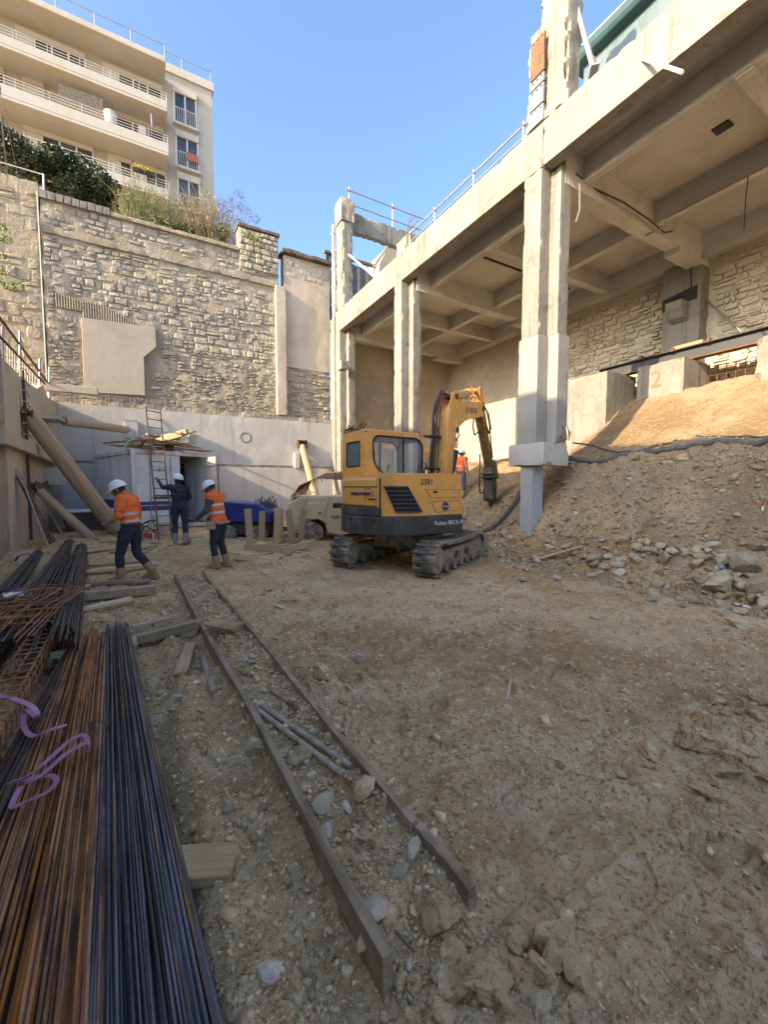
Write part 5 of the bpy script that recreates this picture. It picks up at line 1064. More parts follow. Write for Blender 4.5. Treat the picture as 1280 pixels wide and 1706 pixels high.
# --- cab
CX0, CX1, CY0, CY1, CZ0, CZ1 = -1.08, -.1, -.84, .68, 1.28, 2.8
CAB = bpy.data.objects.new('cab', None); COL.objects.link(CAB); CAB.parent = U
def rrect(u0, u1, v0, v1, r, n=8):
    out = []
    for cu, cv, a0 in ((u1-r[0], v1-r[0], 0), (u0+r[1], v1-r[1], 90), (u0+r[2], v0+r[2], 180), (u1-r[3], v0+r[3], 270)):
        rr_ = r[[0, 90, 180, 270].index(a0)]
        for k in range(n): a = math.radians(a0+90*k/(n-1)); out.append((cu+rr_*math.cos(a), cv+rr_*math.sin(a)))
    return out
def holed(nm, outer, inner, o, ex, ey, ez, th, m, par):
    n = len(outer); b = MB(); o = Vector(o); ex = Vector(ex); ey = Vector(ey); ez = Vector(ez); vs = []; fs = []
    for pl in (outer, inner):
        for d in (0, th): vs += [o+ex*u+ey*v+ez*d for u, v in pl]
    for k in range(n):
        j = (k+1) % n; fs += [(k, j, 2*n+j, 2*n+k), (n+k, 3*n+k, 3*n+j, n+j), (k, n+k, n+j, j), (2*n+k, 2*n+j, 3*n+j, 3*n+k)]
    b.add(vs, fs); return b.build(nm, m, par, True)
def pane(nm, pl, o, ex, ey, ez, d0, d1, m, par): b = MB(); b.prism(pl, o, ex, ey, ez, d0, d1); return b.build(nm, m, par)
so_ = rrect(CY0, CY1, CZ0, CZ1, (.26, .2, .06, .06)); si_ = rrect(CY0+.17, CY1-.03, CZ0+.60, CZ1-.09, (.24, .16, .42, .03)); sg_ = rrect(CY0+.205, CY1-.065, CZ0+.635, CZ1-.125, (.21, .14, .39, .02))
for (x, s, nm) in ((CX1, 1, 'right'), (CX0, -1, 'left')):
    w = holed('cab_side', so_, si_, (x, 0, 0), (0, 1, 0), (0, 0, 1), (-s, 0, 0), .07, YEL, CAB)
    holed('window_seal', si_, sg_, (x+s*.004, 0, 0), (0, 1, 0), (0, 0, 1), (-s, 0, 0), .05, DARK, w); pane('window_glass', sg_, (x, 0, 0), (0, 1, 0), (0, 0, 1), (-s, 0, 0), .02, .026, GLASS, w)
    b = MB(); b.box((x-s*.03-.02, .1, CZ0+.62), (x-s*.03+.02, .14, CZ1-.11)); b.build('window_mullion', DARK, w)
ro_ = rrect(CX0+.072, CX1-.072, CZ0, CZ1, (.05, .05, .03, .03)); ri_ = rrect(CX0+.16, CX1-.22, CZ0+.78, CZ1-.2, (.06, .06, .06, .06)); rg_ = rrect(CX0+.19, CX1-.25, CZ0+.81, CZ1-.23, (.04, .04, .04, .04))
w = holed('cab_rear', ro_, ri_, (0, CY0+.01, 0), (1, 0, 0), (0, 0, 1), (0, 1, 0), .07, YEL, CAB); holed('window_seal', ri_, rg_, (0, CY0+.004, 0), (1, 0, 0), (0, 0, 1), (0, 1, 0), .05, DARK, w)
pane('window_glass', rg_, (0, CY0+.02, 0), (1, 0, 0), (0, 0, 1), (0, 1, 0), 0, .006, mat('teal rear glass', (.10, .17, .16), .05, spec=.7), w)
fi_ = rrect(CX0+.13, CX1-.13, CZ0+.3, CZ1-.16, (.05, .05, .05, .05)); w = holed('cab_front', ro_, fi_, (0, CY1-.08, 0), (1, 0, 0), (0, 0, 1), (0, 1, 0), .07, DARK, CAB); pane('window_glass', fi_, (0, CY1-.04, 0), (1, 0, 0), (0, 0, 1), (0, 1, 0), 0, .006, GLASS, w)
b = MB(); b.box((CX0+.02, CY0+.02, CZ1-.05), (CX1-.02, CY1-.1, CZ1+.02), .035); ROOF = b.build('cab_roof', YEL, CAB, bevel=.02)
b = MB(); b.box((CX0+.07, CY0+.08, CZ0), (CX1-.07, CY1-.08, CZ0+.12)); b.build('cab_floor', DARK, CAB)
b = MB(); b.box((-.85, -.45, 1.4), (-.3, .1, 1.85), .06); b.box((-.83, -.58, 1.8), (-.33, -.42, 2.45), .06); b.box((-.72, -.58, 2.46), (-.44, -.45, 2.65), .04); b.build('seat', STEEL, CAB)
for x in (-.88, -.26): b = MB(); b.tube([(x, .15, 1.5), (x, .22, 1.95), (x, .24, 2.08)], .018, 6); b.lathe([(0, .03), (.1, .035)], (x, .24, 2.05), (0, .2, 1), 8); b.build('lever', BLACK, CAB)
b = MB(); rn = random.Random(4)
for k in range(18): p = Vector((rn.uniform(-1.0, -.45), CY0+.1+rn.uniform(-.06, .1), CZ1+.03+rn.uniform(0, .08))); b.tube([p, p+Vector((rn.uniform(-.12, .12), rn.uniform(-.05, .05), rn.uniform(-.03, .08))), p+Vector((rn.uniform(-.2, .2), 0, rn.uniform(-.05, .1)))], .013, 5)
b.build('roof_chain', RUSTY, ROOF)
b = MB(); b.box((-.02, .4, 1.9), (.08, .6, 2.02), .03); b.tube([(.03, .42, 1.95), (.05, .45, 2.14), (.1, .56, 2.16), (.12, .62, 1.92)], .018, 8); part(b, 'hand_rail', STEEL, U)
# --- boom, arm, breaker (profile in y-z, set in the plane x=.2)
XB = .2
def prof(nm, pl, w, m, par=EX, bev=.012, x=XB): b = MB(); b.prism(pl, (x, 0, 0), (0, 1, 0), (0, 0, 1), (1, 0, 0), -w/2, w/2); return part(b, nm, m, par, bevel=bev)
boom = [(.9, 1.3), (1.2, 1.25), (1.42, 1.9), (1.52, 3.0), (1.56, 3.36), (1.66, 3.56), (1.84, 3.70), (2.1, 3.78), (3.85, 4.07), (4.2, 4.1), (4.36, 4.0), (4.38, 3.86), (4.24, 3.74), (3.7, 3.62), (3.0, 3.48), (2.6, 3.36), (2.28, 3.2), (2.05, 2.95), (1.88, 2.5), (1.80, 1.95), (1.72, 1.3), (1.5, .95), (1.0, .95)]
BM = prof('boom', boom, .27, YEL)
lug1 = [(1.60, 3.3), (1.62, 3.62), (1.82, 3.92), (2.06, 4.06), (2.2, 4.02), (2.25, 3.8), (2.0, 3.7), (1.8, 3.5)]
for s in (-1, 1): prof('cylinder_lug', lug1, .03, YEL, BM, .004, XB+s*.11)
text('HYUNDAI', .22, 'maker_lettering', mat('faded lettering', (.16, .09, .04), .7), BM, frame((XB+.137, 3.15, 3.72), (0, 1, .15), (0, -.15, 1)))
for p in ((4.18, 3.92), (2.05, 3.9), (2.1, 3.1)): b = MB(); b.lathe([(-.17, .06), (-.16, .07), (.16, .07), (.17, .06)], (XB, p[0], p[1]), (1, 0, 0), 14); part(b, 'pin', STEEL, BM)
b = MB(); b.tube([(XB, 2.1, 3.93), (XB, 2.35, 4.0), (XB, 3.25, 4.23), (XB, 3.3, 4.24)], [.09, .1, .1, .085], 14); ACY = part(b, 'arm_cylinder', mat('pale yellow cylinder', (.62, .44, .2), .5, coord='obj', layers=[('noise', 5, (.5, .36, .2), .45, .64, .7)]), BM, smooth=True)
b = MB(); b.lathe([(0, .115), (.1, .115)], (XB, 3.15, 4.205), (0, 1, .24), 14); part(b, 'gland', YEL, ACY)
b = MB(); b.tube([(XB, 3.3, 4.24), (XB, 3.86, 4.37)], .04, 10); part(b, 'piston_rod', CHROME, ACY)
for k in range(4): b = MB(); b.tube([(XB-.1+.05*k, 2.6+.25*k, 3.93+.04*k), (XB-.08+.05*k, 2.65+.25*k, 4.03+.04*k), (XB-.05+.05*k, 2.9+.25*k, 4.0+.05*k)], .02, 6); part(b, 'boom_fitting', GALV, BM)
b = MB(); b.tube([(XB, 1.75, 1.5), (XB, 2.35, 2.6)], .09, 12); part(b, 'boom_cylinder', STEEL, BM)
b = MB(); b.tube([(XB+.08, 2.27, 3.15), (XB+.09, 2.35, 3.0), (XB+.08, 2.2, 2.85), (XB+.08, 2.1, 2.95)], .02, 6); part(b, 'lifting_hook', STEEL, BM)
arm = [(3.80, 4.42), (3.92, 4.50), (4.04, 4.46), (4.36, 4.10), (4.72, 3.45), (5.18, 2.72), (5.44, 2.36), (5.38, 2.26), (5.22, 2.28), (4.92, 2.62), (4.40, 3.38), (4.12, 3.72), (3.98, 4.0)]
AR = prof('arm', arm, .22, GREASE)
for s in (-1, 1): prof('arm_head', [(3.78, 4.42), (3.9, 4.52), (4.04, 4.48), (4.3, 4.14), (4.2, 3.98), (4.0, 4.05)], .025, YEL, AR, .004, XB+s*.125)
b = MB(); b.tube([(XB, 4.6, 3.75), (XB, 5.25, 2.85)], [.075, .07], 12); part(b, 'bucket_cylinder', GREASE, AR)
b = MB(); b.tube([(XB, 5.25, 2.85), (XB, 5.52, 2.5)], .035, 8); part(b, 'piston_rod', CHROME, AR)
prof('link', [(5.45, 2.56), (5.56, 2.54), (5.6, 2.2), (5.5, 2.15)], .2, GREASE, AR, .006); 
BREAK = mat('dark dirty breaker steel', (.085, .07, .052), .7, .3, layers=[('noise', 6, (.22, .16, .095), .5, .64, .8), ('noise', 14, (.03, .026, .022), .54, .66, .7)], bump=[('noise', 18, .012)], coord='obj')
HM = prof('breaker_bracket', [(5.2, 2.32), (5.62, 2.34), (5.72, 2.16), (5.74, 2.0), (5.66, 1.95), (5.2, 1.95), (5.14, 2.08)], .34, BREAK)
for z in (2.1, 2.0): b = MB(); b.box((XB-.21, 5.1, z-.02), (XB+.21, 5.78, z+.02), .01); part(b, 'flange', STEEL, HM)
b = MB(); b.prism([(5.24, 1.95), (5.62, 1.95), (5.62, 1.32), (5.54, 1.24), (5.34, 1.24), (5.26, 1.32)], (XB, 0, 0), (0, 1, 0), (0, 0, 1), (1, 0, 0), -.17, .17); part(b, 'breaker_body', BREAK, HM, bevel=.03)
b = MB(); b.lathe([(0, .09), (.05, .065), (.35, .06), (.5, .015)], (XB, 5.44, 1.25), (0, 0, -1), 14); part(b, 'chisel', STEEL, HM)
b = MB(); b.lathe([(0, .05), (.01, .05)], (XB+.17, 5.44, 1.62), (1, 0, 0), 14); part(b, 'side_port', DARK, HM)
# --- hoses
for k in range(9):
    dx = -.15-.03*(k % 3)-.025*(k//3)+.1; dy = -.05-.045*(k % 5); c = [BLACK, GREASE, STEEL, RUSTY, BLACK][k % 5]
    pts = [(XB+dx, 1.25+dy*.9, 1.5), (XB+dx, 1.36+dy*1.2, 2.0), (XB+dx, 1.42+dy*1.25, 2.6), (XB+dx+.03*math.sin(k), 1.46+dy*1.1, 3.0), (XB+dx-.03*math.sin(k*2), 1.5+dy*1.2, 3.3), (XB+dx, 1.55+dy*1.0, 3.6), (XB+dx*.8, 1.75+dy*.6, 3.84+.02*k), (XB+dx*.6, 2.0, 3.86+.015*k), (XB+dx*.5, 2.4, 3.86)]
    b = MB(); b.tube(pts, .015+.003*(k % 3), 7); part(b, 'hose', c, BM, smooth=True)
for z in (2.1, 2.85): b = MB(); b.box((XB-.32, 1.0+.08*z-.12, z), (XB-.02, 1.32+.08*z, z+.05), .01); part(b, 'hose_clamp', STEEL, BM)
for k, pts in enumerate([[(XB+.14, 4.2, 4.05), (XB+.16, 4.6, 3.85), (XB+.17, 4.85, 3.45), (XB+.16, 4.7, 3.3), (XB+.14, 4.5, 3.5)], [(XB+.13, 4.1, 4.1), (XB+.15, 4.5, 3.9), (XB+.16, 4.72, 3.6), (XB+.14, 4.95, 3.1), (XB+.13, 5.2, 2.6)], [(XB-.1, 4.05, 3.7), (XB-.12, 4.05, 3.4), (XB-.12, 4.2, 3.2), (XB-.1, 4.4, 3.3)], [(XB-.16, 4.85, 2.7), (XB-.18, 4.95, 2.3), (XB-.2, 4.95, 1.8), (XB-.2, 5.05, 1.5), (XB-.18, 5.25, 1.5), (XB-.17, 5.35, 1.65)], [(XB+.18, 4.9, 2.65), (XB+.2, 5.02, 2.2), (XB+.2, 4.96, 1.75), (XB+.2, 5.1, 1.42), (XB+.18, 5.28, 1.52)]]):
    b = MB(); b.tube(pts, .022, 7); part(b, 'hose', BLACK, AR, smooth=True)
for k in range(6): b = MB(); b.obox((XB+.1*((k % 2)*2-1), 5.5+.04*k, 2.45-.05*(k % 3)), (.08, .12, .1), Matrix.Rotation(k, 3, 'X'), .01); part(b, 'fitting', GREASE, HM)

for o in (BM, AR, HM): o.location = (0, -.36, -.06)
b = MB(); b.box((XB-.16, .3, .8), (XB+.16, .95, 1.35), .04); b.lathe([(0, .16), (.7, .16)], (XB, .75, .75), (0, 0, 1), 16); part(b, 'swing_post', STEEL)
# ---------------------------------------------------------------- people
def seg_d(P, a, b):
    a = np.array(a); b = np.array(b); d = b-a; t = np.clip(((P-a)@d)/max(d@d, 1e-9), 0, 1); return np.linalg.norm(P-(a+t[:, None]*d), axis=1)
def person(label, loc, rz, J, look, voxel=.0115, vest=None, scale=1.):
    """J: joints in the person's own frame (+Y is where the person faces); look: region -> material"""
    J = {k: Vector(v) for k, v in J.items()}; b = MB(); bones = []
    def limb(a, c, r0, r1, reg, bulge=0.):
        a, c = Vector(a), Vector(c); m = (a+c)/2; b.tube([a, a.lerp(c, .3), a.lerp(c, .65), c], [r0, r0*.98+bulge, (r0*.35+r1*.65)+bulge*.5, r1], 12); bones.append((a, c, (r0+r1)/2, reg)); ball(a, r0); ball(c, r1)
    def ball(c, r, s=(1, 1, 1), M=None):
        V, F = ico(2); c = Vector(c); vs = [Vector((v[0]*r*s[0], v[1]*r*s[1], v[2]*r*s[2])) for v in V]
        b.add([(M @ v if M else v)+c for v in vs], F.tolist())
    pel, che, nek, hd = J['pelvis'], J['chest'], J['neck'], J['head']
    sx = (J['sh_r']-J['sh_l']).normalized(); ax = (che-pel).normalized(); fy = ax.cross(sx)*-1; fy = sx.cross(ax)*-1; fy = ax.cross(sx).normalized()
    Mt = Matrix((sx, fy, ax)).transposed()
    def ell(c, rx, ry, rz_, reg=None): ball(c, 1, (rx, ry, rz_), Mt)
    ell(pel, .185, .135, .15); ell(pel.lerp(che, .35), .165, .125, .16); ell(pel.lerp(che, .7), .185, .135, .17); ell(che, .20, .135, .16); ell(che.lerp(nek, .55), .16, .1, .1)
    bones.append((pel+Vector((0, 0, -.06)), pel.lerp(che, .12), .16, 'hip')); bones.append((pel.lerp(che, .2), che.lerp(nek, .7), .17, 'torso'))
    limb(che.lerp(nek, .75), nek.lerp(hd, .35), .07, .06, 'neck')
    hf = (J['face']-hd).normalized(); hz = (hd-nek).normalized(); hx = hf.cross(hz).normalized(); hz = hx.cross(hf); Mh = Matrix((hx, hf, hz)).transposed()
    ball(hd, 1, (.078, .098, .115), Mh); ball(hd+Mh @ Vector((0, .02, -.05)), 1, (.062, .078, .075), Mh); ball(hd+Mh @ Vector((0, .1, -.015)), .022, (.7, 1, 1.2), Mh)
    ball(hd+Mh @ Vector((0, .088, -.065)), .02, (1.3, .6, .5), Mh)
    for s in (-1, 1): ball(hd+Mh @ Vector((s*.08, -.01, -.01)), .028, (.4, .8, 1.1), Mh)
    bones.append((hd+hz*.04, hd-hz*.06, .09, 'head'))
    for s, n in ((-1, 'l'), (1, 'r')):
        sh, el, wr = J['sh_'+n], J['el_'+n], J['wr_'+n]; hp, kn, an, to = J['hip_'+n], J['kn_'+n], J['an_'+n], J['toe_'+n]
        limb(che.lerp(sh, .6), sh, .085, .08, 'torso'); limb(sh, el, .072, .052, 'upperarm'); limb(el, wr, .052, .036, 'forearm')
        d = (wr-el).normalized(); side = Vector(J.get('palm_'+n, (0, 0, -1))).cross(d)
        if side.length < .1: side = Vector((1, 0, 0)).cross(d)
        side.normalize(); cur = side.cross(d).normalized()
        hnd = wr+d*.085; b.bar(wr-d*.01, hnd, .075, .035, .012, cur); bones.append((wr, hnd+d*.09, .04, 'hand'))
        for k in range(4):
            f0 = hnd+side*(-.03+.02*k)-d*.01; ln = (.075, .085, .08, .062)[k]; m = f0+d*ln*.55+cur*.012; b.tube([f0, m, m+d*ln*.2+cur*ln*.4], [.0105, .0098, .009], 6)
        t0 = wr+d*.03+side*.032; b.tube([t0, t0+side*.025+d*.035, t0+side*.022+d*.065+cur*.02], [.013, .011, .0095], 6)
        limb(pel.lerp(hp, .8), hp, .1, .105, 'hip'); limb(hp, kn, .098, .068, 'thigh', .008); limb(kn, an, .066, .05, 'shin', .006)
        bones.append((an.lerp(kn, .38), an, .062, 'boot')); b.tube([an.lerp(kn, .42), an.lerp(kn, .2), an], [.07, .07, .066], 12)
        hl = an+(an-to).normalized()*.05; hl.z = min(an.z, to.z)-.0+.02; limb(an, hl.lerp(an, .4), .055, .05, 'boot'); limb(hl, to, .054, .05, 'boot'); limb(an.lerp(to, .2), to, .062, .048, 'boot')
    me = bpy.data.meshes.new('b'); me.from_pydata(b.v, [], b.f); o = bpy.data.objects.new('b', me); COL.objects.link(o)
    rm = o.modifiers.new('r', 'REMESH'); rm.mode = 'VOXEL'; rm.voxel_size = voxel; sm = o.modifiers.new('s', 'SMOOTH'); sm.factor = .5; sm.iterations = 5
    dg = bpy.context.evaluated_depsgraph_get(); dg.update(); body = bpy.data.meshes.new_from_object(o.evaluated_get(dg)); bpy.data.objects.remove(o)
    n = len(body.vertices); V = np.zeros(n*3); body.vertices.foreach_get('co', V); V = V.reshape(-1, 3); N = np.zeros(n*3); body.vertices.foreach_get('normal', N); N = N.reshape(-1, 3)
    D = np.stack([seg_d(V, a, c)/r for a, c, r, _ in bones], 1); reg = np.array([x[3] for x in bones])[np.argmin(D, 1)]
    soft = ~np.isin(reg, ['head', 'hand', 'boot', 'neck'])
    V = V+N*(np.where(soft, fbm(V*np.array([14, 14, 9])+loc[0]*7, 3, 3)*.014+.004, 0))[:, None]; body.vertices.foreach_set('co', V.ravel())
    T = thing('person', label, 'person', loc, rz); T.scale = (scale,)*3
    names = sorted(set(look.values()), key=lambda m: m.name); body.materials.clear()
    for m in names: body.materials.append(m)
    np_ = len(body.polygons); cen = np.zeros(np_*3); body.polygons.foreach_get('center', cen); cen = cen.reshape(-1, 3)
    Dp = np.stack([seg_d(cen, a, c)/r for a, c, r, _ in bones], 1); rp = np.array([x[3] for x in bones])[np.argmin(Dp, 1)]
    body.polygons.foreach_set('material_index', np.array([names.index(look[r_]) for r_ in rp], np.int32)); body.polygons.foreach_set('use_smooth', np.ones(np_, bool)); body.update()
    BO = obj('body', body, T)
    # hair under the helmet, helmet shell with peak
    hb_ = MB(); 
    V0, F0 = ico(2); keepf = [f for f in F0.tolist() if np.mean(V0[f], 0)[2] > -.35 and np.mean(V0[f], 0)[1] < .45]
    hb_.add([hd+Mh @ Vector((v[0]*.085, v[1]*.106-.004, v[2]*.12)) for v in V0], keepf); hb_.build('hair', HAIR, T, True)
    if look.get('helmet'):
        h = MB(); nn_ = 24; vs = []; fs = []; prof_ = [(.0, 1.0), (.035, 1.0), (.075, .93), (.11, .78), (.14, .52), (.152, .25), (.155, .02)]
        for z, r_ in prof_:
            for k in range(nn_): a = 2*PI*k/nn_; vs.append(hd+Mh @ Vector((math.cos(a)*.118*r_, math.sin(a)*.142*r_-.005, z+.012)))
        for i in range(len(prof_)-1):
            for k in range(nn_): fs.append((i*nn_+k, i*nn_+(k+1) % nn_, (i+1)*nn_+(k+1) % nn_, (i+1)*nn_+k))
        fs.append(tuple((len(prof_)-1)*nn_+k for k in range(nn_))); h.add(vs, fs)
        vs = []; fs = []
        for k in range(13):
            a = math.radians(20+140*k/12); e = .055*math.sin(math.radians(180*k/12))+.012
            for (q, z) in ((1., .018), (1.+e/.13, .002), (1.+e/.13, -.006), (1., .006)): vs.append(hd+Mh @ Vector((math.cos(a)*.118*q, math.sin(a)*.142*q-.005, z+.012)))
        for k in range(12): fs += [(4*k+i, 4*k+(i+1) % 4, 4*k+4+(i+1) % 4, 4*k+4+i) for i in range(4)]
        h.add(vs, fs); HO = h.build('helmet', look['helmet'], T, True)
        r_ = MB(); r_.tube([hd+Mh @ Vector((0, y, .012+.155*math.sqrt(max(0, 1-(y/.15)**2))+.004)) for y in np.linspace(-.13, .13, 9)], .008, 6); r_.build('ridge', look['helmet'], HO)
    if vest:
        sel = (rp == 'torso') | ((rp == 'hip') & (cen[:, 2] > pel.z+vest.get('low', .02)))
        if vest.get('sleeves'): sel |= (rp == 'upperarm') & (np.min(np.stack([seg_d(cen, J['sh_'+q], J['sh_'+q].lerp(J['el_'+q], .45)) for q in 'lr'], 1), 1) < .1)
        ax_ = np.array(ax); hh = (cen-np.array(pel))@ax_; vm = [vest['mat'], REFL, vest.get('low_mat', vest['mat'])]; vb = MB(); mp = {}; fs = []; mi = []; Nb = N
        for i in np.where(sel)[0]:
            p = body.polygons[i]; f = []
            for v in p.vertices:
                if v not in mp: mp[v] = len(mp)
                f.append(mp[v])
            fs.append(f); mi.append(1 if any(a < hh[i] < c for a, c in vest['bands']) else (2 if hh[i] < vest.get('dark_below', -9) else 0))
        vv = np.zeros((len(mp), 3))
        for v, k in mp.items(): vv[k] = V[v]+N[v]*(.012)
        vme = bpy.data.meshes.new('vest'); vme.from_pydata(vv.tolist(), [], fs)
        for m in vm: vme.materials.append(m)
        vme.polygons.foreach_set('material_index', mi); vme.polygons.foreach_set('use_smooth', np.ones(len(fs), bool)); vo = obj('vest', vme, T); so2 = vo.modifiers.new('s', 'SOLIDIFY'); so2.thickness = .008
    return T
def base_pose(): return dict(pelvis=(0, 0, .98), chest=(0, .01, 1.36), neck=(0, .01, 1.5), head=(0, .04, 1.64), face=(0, .3, 1.6), sh_l=(-.19, 0, 1.44), sh_r=(.19, 0, 1.44), el_l=(-.25, -.03, 1.16), el_r=(.25, -.03, 1.16), wr_l=(-.26, .08, .93), wr_r=(.26, .08, .93), hip_l=(-.1, 0, .93), hip_r=(.1, 0, .93), kn_l=(-.11, .03, .5), kn_r=(.11, .03, .5), an_l=(-.11, -.03, .1), an_r=(.11, -.03, .1), toe_l=(-.13, .15, .04), toe_r=(.13, .15, .04))
look_a = dict(hip=NAVY, torso=NAVY, neck=SKIN, head=SKIN, upperarm=ORANGE, forearm=KHAKI, hand=SKIN, thigh=NAVY, shin=NAVY, boot=TAN, helmet=HELM)
J = base_pose()                                                        # walking to the left, leaning forward
J.update(pelvis=(0, 0, .96), chest=(0, .05, 1.34), neck=(0, .09, 1.47), head=(0, .18, 1.59), face=(0, .40, 1.48), sh_l=(-.2, .05, 1.42), sh_r=(.2, .05, 1.42), el_l=(-.30, .05, 1.16), el_r=(.28, .0, 1.15), wr_l=(-.20, .25, 1.05), wr_r=(.26, .08, .91), hip_l=(-.1, .02, .91), hip_r=(.1, -.01, .91), kn_l=(-.1, .15, .50), kn_r=(.1, -.03, .50), an_l=(-.11, .14, .1), an_r=(.1, -.30, .16), toe_l=(-.12, .33, .04), toe_r=(.11, -.14, .05))
c = AZ(222, 970, .03)
person('worker in orange shirt and navy trousers walking left over the sleepers', (c.x, c.y, .03), R(66), J, look_a, vest=dict(mat=ORANGE, low_mat=NAVY, dark_below=.06, bands=[(.2, .25), (.08, .12)], low=.02, sleeves=True))
look_b = dict(hip=NAVY, torso=GREYG, neck=SKIN, head=SKIN, upperarm=GREYG, forearm=GREYG, hand=REDP, thigh=NAVY, shin=NAVY, boot=TAN, helmet=HELM)
J = base_pose(); J.update(chest=(0, .06, 1.36), neck=(0, .09, 1.49), head=(0, .17, 1.61), face=(0, .38, 1.48), sh_l=(-.19, .05, 1.44), sh_r=(.19, .05, 1.44), el_l=(-.27, .1, 1.17), el_r=(.26, .12, 1.17), wr_l=(-.24, .32, 1.0), wr_r=(.21, .34, .98), kn_l=(-.1, .06, .5), kn_r=(.11, .02, .5), an_l=(-.12, .0, .1), an_r=(.12, -.1, .1), toe_l=(-.14, .18, .04), toe_r=(.14, .1, .04))
c = AZ(366, 947, .03)
W2 = person('worker in orange vest and red gloves looking down beside the blue machine', (c.x, c.y, .03), R(52), J, look_b, vest=dict(mat=ORANGE, bands=[(.12, .17), (.27, .32)], low=-.04))
b = MB(); b.box((-.2, -.16, .9), (.2, .16, .96), .03); b.box((.1, .0, .78), (.26, .18, .96), .03); b.box((-.26, -.05, .8), (-.16, .12, .95), .02); b.build('tool_belt', KHAKI, W2)
b = MB(); b.tube([(.19, .06, 1.22+.0), (.26, .1, 1.18)], .066, 10); b.build('sleeve_patch', mat('sage cloth', (.25, .31, .25), .9), W2)
look_c = dict(hip=NAVY, torso=NAVY, neck=SKIN, head=SKIN, upperarm=NAVY, forearm=NAVY, hand=SKIN, thigh=NAVY, shin=NAVY, boot=mat('grey dusty boots', (.25, .22, .18), .9), helmet=HELM)
J = base_pose(); J.update(sh_l=(-.2, .03, 1.46), el_l=(-.38, .24, 1.44), wr_l=(-.50, .42, 1.62), palm_l=(1, 0, 0), head=(-.02, .06, 1.64), face=(-.2, .25, 1.66), el_r=(.24, .12, 1.18), wr_r=(.1, .36, 1.12), an_r=(.14, -.1, .1), toe_r=(.2, .08, .04), kn_r=(.13, .0, .5))
c = AZ(300, 905, .2)
person('worker in navy workwear holding the ladder with a raised arm', (c.x, c.y-.1, .2), R(-8), J, look_c)
look_d = dict(hip=JEAN, torso=ORANGE, neck=SKIN, head=SKIN, upperarm=SKIN, forearm=SKIN, hand=SKIN, thigh=JEAN, shin=JEAN, boot=TAN, helmet=mat('mint helmet', (.35, .55, .48), .35))
c = Vector((10.05, 11.9, 0)); c.z = gh(10.05, 11.9)
person('distant worker in orange top and jeans seen behind the boom', (c.x, c.y, c.z), R(-75), base_pose(), look_d, voxel=.014, vest=dict(mat=ORANGE, bands=[(.18, .23)], low=.03))
# ---------------------------------------------------------------- foreground
rn = random.Random(21)
def warp_board(name, label, pts, w, h, m, seg=40, jit=.0028):
    """board standing on edge along a polyline (x,y,top z)"""
    pts = [Vector(p) for p in pts]; b = MB(); vs = []; fs = []; L = [0]
    for i in range(len(pts)-1): L.append(L[-1]+(pts[i+1]-pts[i]).length)
    for k in range(seg+1):
        t = L[-1]*k/seg; i = max(j for j in range(len(L)-1) if L[j] <= t+1e-9); f = (t-L[i])/(L[i+1]-L[i]); p = pts[i].lerp(pts[i+1], f); d = (pts[i+1]-pts[i]); s = Vector((d.y, -d.x, 0)).normalized()
        j = [rn.gauss(0, jit) for _ in range(4)]; e = abs(rn.gauss(0, jit))
        for (o, z) in ((-w/2, -h), (w/2, -h), (w/2+j[0]*.4, -e), (0, 0-e*.3), (-w/2+j[1]*.4, j[2]*.6)): vs.append(p+s*o+Vector((0, 0, z)))
    for k in range(seg):
        for q in range(5): fs.append((5*k+q, 5*k+(q+1) % 5, 5*k+5+(q+1) % 5, 5*k+5+q))
    fs += [(4, 3, 2, 1, 0), tuple(5*seg+q for q in range(5))]; b.add(vs, fs); return tag(b.build(name, m), label, 'board')
pl = [(292.5, 957), (344, 1052), (417.5, 1174), (505, 1337), (575, 1470), (647.5, 1589)]
warp_board('form_board', 'left dark formwork board standing on edge along the rubble strip', [AZ(*p, .15) for p in pl], .04, .4, WOOD_DK)
pr_ = [(337.8, 951), (450, 1082), (560, 1217), (635, 1302), (690, 1366)]
warp_board('form_board', 'right formwork board bordering the rubble strip, far length', [AZ(*p, .16) for p in pr_], .036, .4, WOOD_DK)
warp_board('form_board', 'short broken end piece of the right formwork board', [AZ(*p, .15) for p in ((697, 1372), (745, 1425), (788, 1477))], .04, .4, WOOD_DK, 14, .004)
# pipes, rods and odd timber lying about
def lie(name, label, p, q, r, m, cat, z=.03, n=10):
    a = AZ(*p, z); c = AZ(*q, z); a.z = gh(a.x, a.y)+r; c.z = gh(c.x, c.y)+r; b = MB(); b.tube([a, a.lerp(c, .5)+Vector((0, 0, .004)), c], r, n); return tag(b.build(name, m, smooth=True), label, cat)
PIPEM = mat('crusted grey pipe', (.38, .31, .23), .9, layers=[('noise', 14, (.25, .18, .11), .45, .62, .8), ('noise', 30, (.50, .45, .38), .56, .66, .7)])
for k, (p, q) in enumerate((((432, 1184), (572, 1290)), ((436, 1175), (586, 1277)))):
    a = AZ(*p, .12); c = AZ(*q, .11); b = MB(); b.tube([a, a.lerp(c, .5), c], .017, 12); tag(b.build('steel_pipe', PIPEM, smooth=True), ['nearer of two crusted pipes lying on the rubble strip', 'farther of two crusted pipes lying on the rubble strip'][k], 'pipe')
a = AZ(398, 1118, .12); c = AZ(500, 1186, .10); b = MB(); b.tube([a, a.lerp(c, .5)+Vector((0, 0, .01)), c], .006, 8); tag(b.build('thin_rod', RUSTY), 'thin rusty rod lying on the rubble strip above the pipes', 'rod')
a = AZ(645, 1535, .08); c = AZ(690, 1585, .07); b = MB(); b.tube([a, c], .005, 6); tag(b.build('thin_rod', RUSTY), 'short rod near the open end of the rubble strip', 'rod')
